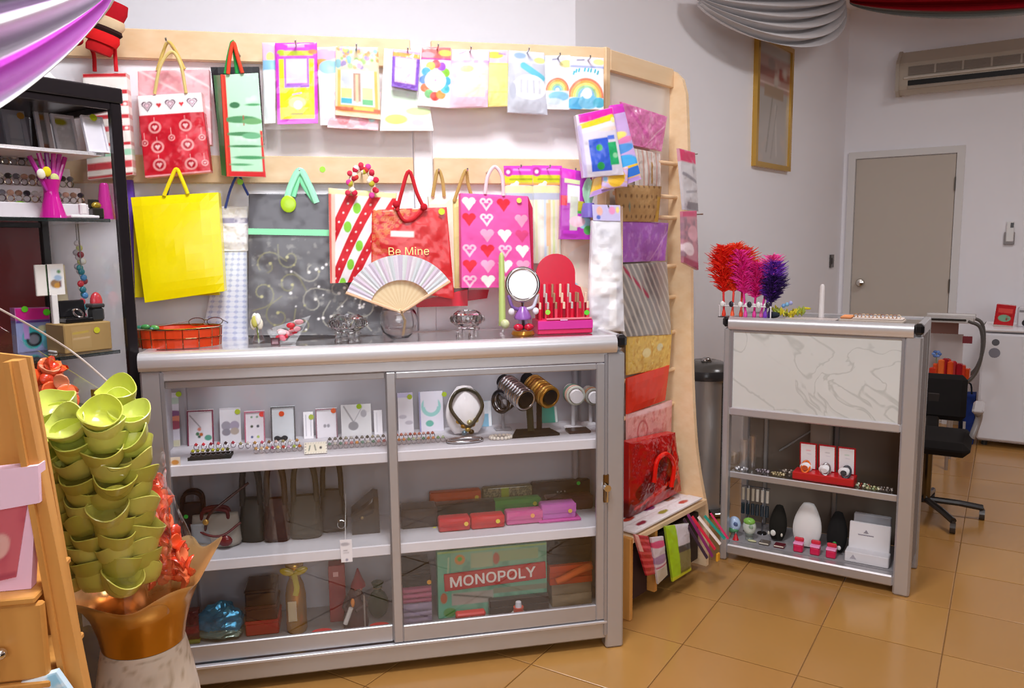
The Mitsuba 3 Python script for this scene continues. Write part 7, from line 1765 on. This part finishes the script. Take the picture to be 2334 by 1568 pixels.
t = Thing('brooch_box', 'small black box with a gold brooch beside the white T stand', 'box', frame=C_)
t.add('box', box(x - .016, x + .016, .014, .042, zb, zb + .03, .003), 'gloss', '#2b2a24')
t.add('brooch', ball((x, .026, zb + .038), (.014, .008, .010), 9), 'foil', '#b8a03a', True)
t.add('lid', turn(box(x - .016, x + .016, .037, .041, zb + .03, zb + .055, .002), (x, .04, zb + .03), 'x', -4), 'gloss', '#24231f')
x0, _z = -0.197, 1.496; x1, _z = -0.117, 1.497
t = Thing('magenta_pack', 'flat magenta pack with a green and brown top on the cabinet middle shelf', 'pack', frame=C_)
t.add('body', box(x0, x1, .11, .16, zb, zb + .014, .003), 'gloss', '#b01ac8')
t.add('top', box(x0, x1 - .004, .115, .158, zb + .0145, zb + .034, .004), 'gloss', '#7a4a34')
t.add('green_charm', ball(((x0 + x1) / 2, .115, zb + .036), (.02, .008, .012), 9), 'gloss', '#6a9a2a', True)
# lower shelf of the cabinet
zc = KS['c'] + .0006
x0, zt = -0.133, 1.358; x1, zq = -0.057, 1.269
t = Thing('photo_stand', 'white double picture frame on a slim white pillar in the black cabinet', 'picture frame', frame=C_)
t.add('pillar', box((x0 + x1) / 2 - .001, (x0 + x1) / 2 + .016, .115, .13, zc, zq + .003, .002), 'paint', '#e6e3e2')
t.add('pillar_foot', box((x0 + x1) / 2 - .012, (x0 + x1) / 2 + .026, .10, .145, zc, zc + .006, .002), 'paint', '#e6e3e2')
t.add('left_leaf', box(x0, x0 + .030, .118, .128, zq, zt, .002), 'paint', '#efece6')
t.add('right_leaf', sheet(rectq(x0 + .031, x1, zq + .002, zt + .001), .116, printed('#f3f1ee', ('r', .2, .8, .2, .85, '#e8eef2'), ('e', .45, .36, .16, .14, '#9a7a5a'), ('e', .55, .30, .10, .09, '#c8964a'), ('e', .62, .55, .12, .09, '#a8c4e0'), ('e', .7, .75, .06, .06, '#6a9a6a'), ('r', .7, .8, .25, .45, '#6a3a44')), .01), 'gloss')
t.add('hinge', rod((x0 + .0305, .117, zq), (x0 + .0305, .117, zt), .002, 6), 'chrome', '#5a7a5a')
x0, zt = -0.047, 1.355; x1, zq = -0.014, 1.272
solid('cream_card', 'plain cream card standing behind the black watch box in the cabinet', 'card', turn(box(x0, x1, .185, .189, zc, zt, .001), (x0, .185, zc), 'x', -3), 'paint', '#d6c9a8', frame=C_)
x0, zt = -0.101, 1.194; x1, zq = 0.080, 1.092
t = Thing('tan_carton', 'tan cardboard box with a yellow sticker on the lower cabinet shelf', 'box', frame=C_)
xm = x1 - .002
TZ = (-0.089, 1.188)[1]
t.add('body', box(x0, min(x1, .034), .05, .16, zc, TZ, .003), 'paint', '#a88a58')
t.add('print', sheet(rectq(x0 + .02, x0 + .075, zc + .012, TZ - .008), .0494, printed('#ae9160', ('l', .1, .7, .85, .75, .05, '#b8a04a'), ('l', .1, .45, .9, .48, .03, '#c9b08a')), .0005), 'paint')
dotc(t, -0.009, 1.165, .049, '#c4c42a', .009)
x0, _z = -0.080, 1.188; x1, zt = 0.002, 1.246
t = Thing('watch_box', 'open black watch box with a white watch standing on the tan carton', 'box', frame=C_)
t.add('tray', box(x0, x1 + .004, .075, .13, TZ + .0005, TZ + .014, .003), 'gloss', '#141416')
t.add('lid', turn(box(x0, x1, .125, .135, TZ + .014, TZ + .064, .003), (x0, .13, TZ + .014), 'x', -8), 'gloss', '#18181b')
t.add('watch', tube(np.stack([(x0 + x1) / 2 + .012 * np.cos(ph40) + .006, .10 + .016 * np.sin(ph40), TZ + .026 + .011 * np.sin(ph40)], 1), .004, 6, True), 'chrome', '#d8d4d6', True)
x0, _z = -0.004, 1.203; x1, _z = 0.075, 1.199
t = Thing('dark_case', 'dark grey case at the right of the lower cabinet shelf', 'case', frame=C_)
t.add('body', box(x0, min(x1, .03), .07, .11, TZ + .0005, TZ + .040, .006), 'gloss', '#343638')
t.add('lid', box(x0 - .003, min(x1, .03) + .001, .068, .112, TZ + .0405, TZ + .052, .003), 'gloss', '#3c3e40')
# toy pack and key rings
q = [(-0.162, 1.235), (-0.067, 1.231), (-0.070, 1.110), (-0.163, 1.121)]
t = Thing('toy_pack', 'magenta topped toy pack with a turquoise print and two green stickers in the cabinet', 'toy pack', frame=C_)
q[2], q[3] = (q[2][0], zc), (q[3][0], zc)
t.add('card', sheet(q, .20, printed('#8f9ac8', ('r', 0, 1, .72, 1, '#d22a8e'), ('r', 0, 1, .66, .72, '#5a3a8a'), ('e', .45, .32, .22, .26, '#3aa4a8'), ('e', .48, .28, .11, .14, '#6a6a74'), ('o', .48, .28, .14, .03, '#22282c'), ('e', .85, .28, .1, .24, '#6ac0d8'), ('r', .2, .35, .3, .65, '#b08ac8'), ('e', .75, .52, .1, .07, '#d8d8b0')), .03, .004, .003), 'gloss')
dotc(t, -0.136, 1.230, .197, '#6ad82a', .009)
dotc(t, -0.077, 1.217, .197, '#5ae01e', .010)
for k, (px_, ln, cols, lab) in enumerate((((0.029, 1.418), .07, ['#d8d4da', '#c8d08a', '#b8b4bc'], 'string of pale charms hanging left in the black cabinet'), ((0.024, 1.384), .10, ['#8a3a4a', '#d8dcd6', '#3a8a90', '#c8ccd0'], 'string of teal and white charms hanging in the middle of the black cabinet'), ((0.020, 1.333), .09, ['#2a7a8a', '#4a8ac0', '#c83a48'], 'string of blue and red charms hanging right in the black cabinet'))):
    t = Thing('charm_string', lab, 'key ring', frame=C_)
    x, z = px_
    n, yc = 7, (.20, .175, .17)[k]
    for j in range(n):
        t.add('charm', ball((x + .006 * math.sin(j * 2.1), yc, z - ln * j / n * 1.4), (.010, .006, .010), 7), 'gloss', cols[j % len(cols)], True)
    t.add('cord', rod((x, yc, KS['b'] - .009), (x, yc, z - ln * 1.2), .0014, 5), 'paint', '#8a8a8a')
x, z = 0.034, 1.277
t = Thing('red_purse', 'small red purse standing in the lower part of the cabinet', 'purse', frame=C_)
t.add('body', ball((x, .125, TZ + .022 + .032), (.018, .012, .030), 12), 'gloss', '#c23a44', True)
t.add('stand', box(x - .016, x + .012, .115, .14, TZ + .0005, TZ + .03, .003), 'paint', '#7a7a74')
x, z = 0.048, 1.270
t = Thing('pink_figurine', 'small pink and grey figurine near the right post of the cabinet', 'figurine', frame=C_)
t.add('body', lathe([(0, 0), (.018, 0), (.016, .03), (.008, .075), (0, .08)], (x - .012, .22, zc), 16), 'gloss', '#8f9a94', 50)
t.add('head', ball((x - .012, .22, zc + .092), .013, 10), 'gloss', '#b8506a', True)
zd = KS['d'] + .0006
x0, _z = 0.009, 0.991; x1, zt = 0.125, 1.026
t = Thing('yellow_packet', 'shiny ochre yellow packet on the lowest visible cabinet shelf', 'packet', frame=C_)
t.add('body', sheet(rectq(x0, min(x1, .032), zd, zd + .235), .10, printed('#c98a12', ('n', 6, .45, 3, '#e0a81c'), ('r', 0, .3, .5, 1, '#8a5a18'), ('e', .3, .7, .12, .08, '#d8d0e0')), .05, .006, .004, .004), 'gloss')
t = Thing('grey_box', 'grey box on the lowest visible cabinet shelf left of the yellow packet', 'box', frame=C_)
t.add('body', box(x0 - .16, x0 - .01, .12, .25, zd, zd + .16, .004), 'paint', '#6f6d62')
t.add('lid', box(x0 - .163, x0 - .007, .117, .253, zd + .1605, zd + .19, .004), 'paint', '#77756a')
# white card sign on top of the cabinet under the drape
solid('white_card', 'white paper card leaning on top of the black cabinet under the striped drape', 'card', turn(ext([(-.17, 1.8575), (-.02, 1.8575), (-.055, 1.905), (-.16, 1.92)], .10, .103), (0, .1, 1.8575), 'x', -20), 'paint', '#e8e6e8', frame=C_)

# ================================================================ the gold vase with its clear bags
VX, VY = -.462, 1.72
vs = Thing('floor_vase', 'tall floor vase with a ruffled gold cup and a cream crackled body', 'vase')
N = 96
ph = np.arange(N) * 2 * math.pi / N
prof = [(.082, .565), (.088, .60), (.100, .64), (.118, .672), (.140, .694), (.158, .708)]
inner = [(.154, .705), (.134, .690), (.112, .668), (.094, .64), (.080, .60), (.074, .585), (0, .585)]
V, F = [], []
allp = prof + inner
for i, (r, z) in enumerate(allp):
    k = max(0, (r - .095) / .063)
    rr_ = r + .012 * k * np.sin(6 * ph + .6)
    zz = z + k * (.016 * np.sin(6 * ph + .9) + .048 * np.cos(ph - .25) ** 3 * (np.cos(ph - .25) > 0))
    V.append(np.stack([VX + rr_ * np.cos(ph), VY + rr_ * np.sin(ph), zz], 1))
V = np.concatenate(V)
F = quads([[i * N + j, i * N + (j + 1) % N, (i + 1) * N + (j + 1) % N, (i + 1) * N + j] for i in range(len(allp) - 1) for j in range(N)])
n_out = len(prof)
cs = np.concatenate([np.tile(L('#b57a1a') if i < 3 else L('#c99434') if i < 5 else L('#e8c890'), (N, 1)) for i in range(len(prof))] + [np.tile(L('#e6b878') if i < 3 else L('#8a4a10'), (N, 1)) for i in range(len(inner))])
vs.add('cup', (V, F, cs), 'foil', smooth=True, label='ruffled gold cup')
body = [(0, 0), (.085, 0), (.095, .02), (.112, .15), (.116, .30), (.106, .43), (.090, .53), (.083, .564), (0, .566)]
bc = curve([(r, 0, z) for r, z in body[1:-1]], 40)
m = lathe([(0, 0)] + [(p[0], p[2]) for p in bc] + [(0, .566)], (VX, VY, 0), 64)
cr_ = meshkit.fbm(m[0] * 30, 3)
crk = np.clip(1 - np.abs(cr_ - .5) * 28, 0, 1)[:, None]
vs.add('body', (*m, L('#cfc2b2') * (1 - crk) + L('#a8977f') * crk), 'gloss', smooth=50, label='cream crackled body')
# stacked lime cups in a clear bag
cup = lathe([(.010, 0), (.025, .004), (.0325, .016), (.036, .030), (.0385, .042), (.0365, .043), (.033, .030), (.028, .014), (.018, .007), (0, .006)], n=26)
def cup_stack(label, a, b, n, s=1.0, seed=0):
    a, b = np.array(a), np.array(b)
    t = Thing('cup_stack', label, 'cups')
    d = (b - a) / np.linalg.norm(b - a)
    e1 = np.cross([0, 1.0, 0], d); e1 /= np.linalg.norm(e1); e2 = np.cross(d, e1)
    R = np.stack([e1, e2, d], 1)
    rr_ = np.random.RandomState(seed)
    for k in range(n):
        p = a + (b - a) * k / (n - 1)
        tl = R if k < n - 2 else R @ np.array([[1, 0, 0], [0, math.cos(.5), -math.sin(.5)], [0, math.sin(.5), math.cos(.5)]])
        th = np.arctan2(cup[0][:, 1], cup[0][:, 0])
        wob = 1 + .055 * np.sin(3 * th + 6.28 * rr_.rand()) * (cup[0][:, 2] / .043)
        C = cup[0] * wob[:, None] * [1, 1, .95]
        C[:, 2] += .006 * np.sin(2 * th + 6.28 * rr_.rand()) * (cup[0][:, 2] / .043)
        b1, b2 = .16 * rr_.randn(), .16 * rr_.randn()
        C = C @ np.array([[1, 0, b1], [0, 1, b2], [-b1, -b2, 1]])
        V = (C * s) @ tl.T + p + [.0015 * rr_.randn(), .0015 * rr_.randn(), 0]
        t.add('cup', (V, cup[1]), 'gloss', ['#b5b04c', '#a9a542', '#bcb858'][k % 3] if k < n - 3 else ['#c9d058', '#c0c95a', '#d2da70'][k % 3], 50)
    return t
lim = [((-0.563, 0.729), 1.66, (-0.583, 1.029), 1.63, 11, 'leftmost stack of lime green cups in the clear bag'), ((-0.513, 0.728), 1.62, (-0.527, 1.055), 1.60, 12, 'second stack of lime green cups from the left in the clear bag'),
       ((-0.465, 0.732), 1.60, (-0.468, 1.071), 1.585, 13, 'third stack of lime green cups from the left in the clear bag'), ((-0.431, 0.729), 1.63, (-0.425, 1.052), 1.62, 12, 'rightmost stack of lime green cups in the clear bag'),
       ((-0.512, 0.735), 1.70, (-0.466, 1.088), 1.70, 13, 'tallest stack of lime green cups at the back of the clear bag'), ((-0.569, 0.732), 1.72, (-0.578, 1.070), 1.70, 12, 'back left stack of lime green cups in the clear bag')]
for k, (a, ya, b, yb, n, lab) in enumerate(lim):
    cup_stack(lab, (a[0], ya, a[1]), (b[0], yb, b[1]), n, 1.0, k)
# the film around them
def film_tube(name, label, rings, n=36, wr=.006, seed=0, bs='film'):
    """A clear bag: elliptic rings (cx, cy, z, rx, ry) skinned, with crinkles."""
    a = np.arange(n) * 2 * math.pi / n
    P = []
    R = np.array(rings)
    C = curve(R[:, :3], 24)
    Rx = np.interp(np.linspace(0, 1, len(C)), np.linspace(0, 1, len(R)), R[:, 3]); Ry = np.interp(np.linspace(0, 1, len(C)), np.linspace(0, 1, len(R)), R[:, 4])
    for i, c in enumerate(C):
        w = 1 + wr / Rx[i] * (meshkit.fbm(np.stack([np.cos(a) * 3 + seed, np.sin(a) * 3, np.full(n, i * .45)], -1), 3) - .5) * 2
        P.append(np.stack([c[0] + Rx[i] * w * np.cos(a), c[1] + Ry[i] * w * np.sin(a), np.full(n, c[2])], 1))
    V = np.concatenate(P)
    F = quads([[i * n + j, i * n + (j + 1) % n, (i + 1) * n + (j + 1) % n, (i + 1) * n + j] for i in range(len(C) - 1) for j in range(n)])
    return solid(name, label, 'plastic bag', (V, F), bs, smooth=True)
film_tube('clear_bag', 'clear plastic bag around the stacks of lime green cups in the gold vase', [(-.475, 1.645, .66, .090, .075), (-.49, 1.635, .80, .115, .085), (-.500, 1.63, .93, .125, .088), (-.505, 1.63, 1.00, .130, .085)], seed=2)
# orange petals
pr2 = np.random.RandomState(31)
def petals(name, label, n, fn, size, cols):
    ms = []
    for k in range(n):
        c = fn()
        a = ball((0, 0, 0), (size * (.8 + .5 * pr2.rand()), size * .34, size * (.6 + .4 * pr2.rand())), 6)
        V = a[0].copy(); V[:, 1] += (V[:, 0] ** 2 + V[:, 2] ** 2) / size * .6
        m = turn(turn(turn((V, a[1]), (0, 0, 0), 'x', 360 * pr2.rand()), (0, 0, 0), 'y', 360 * pr2.rand()), (0, 0, 0), 'z', 360 * pr2.rand())
        ms.append(tint(move(m, *c), cols[pr2.randint(len(cols))]))
    o = solid(name, label, 'petals', join(*ms), 'gloss', smooth=True)
    labels[o.key]['kind'] = 'stuff'
oc = ['#e2552a', '#ef6a3c', '#d84420', '#f07a50', '#c93a1e']
def right_spot():
    u_, v_ = pr2.rand(), pr2.rand()
    z = .70 + .22 * v_
    return (-.395 - .045 * v_ + (.075 - .05 * v_) * (u_ - .45), 1.72 + .05 * (pr2.rand() - .5), z)
petals('orange_petals', 'orange red petals filling a clear bag at the right of the gold vase', 170, right_spot, .019, oc)
film_tube('clear_bag', 'clear plastic bag of orange petals at the right in the gold vase', [(-.40, 1.72, .66, .045, .045), (-.405, 1.72, .76, .058, .05), (-.43, 1.72, .88, .045, .045), (-.45, 1.72, .95, .028, .03)], seed=5)
def left_spot():
    u_, v_ = pr2.rand(), pr2.rand()
    A = np.array([-.520, 1.80, .86]); B = np.array([-.700, 1.86, 1.09])
    p = A + (B - A) * u_
    return p + [.11 * (v_ - .35) * (.5 + .3 * u_), .05 * (pr2.rand() - .5), .11 * (v_ - .35) * (.8 + .2 * u_)]
petals('orange_petals', 'orange petals in a clear sleeve behind the wooden stand at the left edge', 230, left_spot, .021, oc + ['#f59a78'])
q = [(-0.820, 1.338), (-0.726, 1.288), (-0.456, 1.071), (-0.536, 0.905), (-0.725, 0.898), (-0.847, 1.051)]
m = ext(q, 1.735, 1.739)
cs_ = Thing('clear_sleeve', 'big clear plastic sleeve fanning up to the left out of the gold vase', 'plastic sleeve')
cs_.add('film', (m[0] + np.stack([0 * m[0][:, 0], .03 * np.sin(m[0][:, 0] * 20), 0 * m[0][:, 0]], 1), m[1]), 'film')
cs_.add('folded_edge', tube(curve([(p[0], 1.733 + .03 * math.sin(p[0] * 20), p[1]) for p in [(-0.776, 1.342), (-0.686, 1.294), (-0.573, 1.194), (-0.456, 1.086)]], 20), .004, 6, flat=(.0022, .0008)), 'gloss', '#c9bab2')

# ================================================================ the wooden stand at the left edge
ws = Thing('wooden_stand', 'slanted wooden display stand with a drawer at the bottom left', 'stand')
a0, a1, b1, b0 = (-0.472, 1.247), (-0.455, 1.247), (-0.407, 0.747), (-0.435, 0.751)
def drop(p, q):      # carry the side on down to the floor
    f = p[1] / (p[1] - q[1])
    return (p[0] + (q[0] - p[0]) * f, 0.0)
c1, c0 = drop(a1, b1), drop(a0, b0)
ws.add('side_board', ext([a0, a1, c1, c0], 1.195, 1.222), 'oak_and_dim_birch')
ws.add('edge_strip', ext([(a0[0] - .0, a0[1]), (a0[0] + .008, a0[1]), (c0[0] + .008, 0), (c0[0], 0)], 1.186, 1.195), 'oak_and_dim_birch')
t0 = -.85
ws.add('back_board', ext([(t0, 1.30), (a0[0] - .012, a0[1] - .01), (c0[0] - .012, 0), (t0, 0)], 1.315, 1.325), 'oak_and_dim_birch')
for (ya, lab) in ((1335, 'shelf'), (1500, 'shelf')):
    pa = -0.460, 0.806
sh1 = (-0.460, 0.917)
sh2 = (-0.455, 0.802)
def edge_x(z):
    f = (a0[1] - z) / (a0[1] - 0)
    return a0[0] + (c0[0] - a0[0]) * f
for z, n in ((sh1[1], 'shelf'), (sh2[1] - .012, 'shelf'), (.45, 'shelf'), (.12, 'shelf')):
    ws.add('shelf', box(t0, edge_x(z) - .002, 1.16, 1.31, z - .010, z, .002), 'oak_and_dim_birch')
ws.add('drawer', box(t0, edge_x(sh2[1]) - .004, 1.165, 1.18, sh2[1] - .010, sh1[1] - .012, .003), 'oak_and_dim_birch')
kx, kz = -0.496, 0.823
ws.add('drawer_knob', ball((kx, 1.150, kz + .02), (.010, .010, .008), 10), 'chrome', '#d8d4d0', True, label='small silver knob')
ws.add('far_side', ext([(t0 - .02, 1.30), (t0, 1.30), (t0, 0), (t0 - .02, 0)], 1.195, 1.34), 'oak_and_dim_birch')
# pink gift box on the stand
p = [(-0.523, 1.090), (-0.442, 1.095), (-0.464, 0.928), (-0.537, 0.923)]
zb_ = sh1[1] + .0006
p[2], p[3] = (p[2][0], zb_), (p[3][0], zb_)
t = Thing('gift_box', 'pale pink gift box with a rose coloured window on the wooden stand', 'gift box')
t.add('box', sheet(p, 1.19, '#e5b9cc', .02, 0), 'paint')
t.add('lid', sheet([(p[0][0], p[0][1] + .004), (p[1][0] + .003, p[1][1] + .004), (p[1][0] + .001, p[1][1] - .050), (p[0][0], p[0][1] - .055)], 1.185, '#e8c4d6', .028, 0), 'paint')
t.add('window', sheet([(-0.525, 1.045), (-0.457, 1.048), (-0.481, 0.938), (-0.536, 0.929)], 1.1872, printed('#c4606a', ('n', 3, .5, 2, '#b54e5c'), ('e', .55, .45, .12, .16, '#d8a49c'), ('r', 0, 1, 0, .08, '#a84858')), .002), 'gloss', label='rose coloured window')
# papers under the drawer
z3 = .455
q = [(-0.549, 0.788), (-0.452, 0.803), (-0.443, 0.763), (-0.553, 0.742)]
solid('pink_box', 'dull pink box under the drawer of the wooden stand', 'box', box(t0 + .02, edge_x(.6) - .02, 1.19, 1.29, .4505, sh2[1] - .026, .003), 'paint', '#c97a72')
solid('paper_pack', 'white and pale blue paper pack in front of the pink box at the bottom edge', 'pack', sheet([(-0.479, 0.790), (-0.432, 0.800), (-0.408, 0.751), (-0.476, 0.733)], 1.165, printed('#dfe6ea', ('r', .7, 1, 0, 1, '#8fc0d8'), ('n', 5, .4, 3, '#c4d4dc')), .012, .003), 'paint')
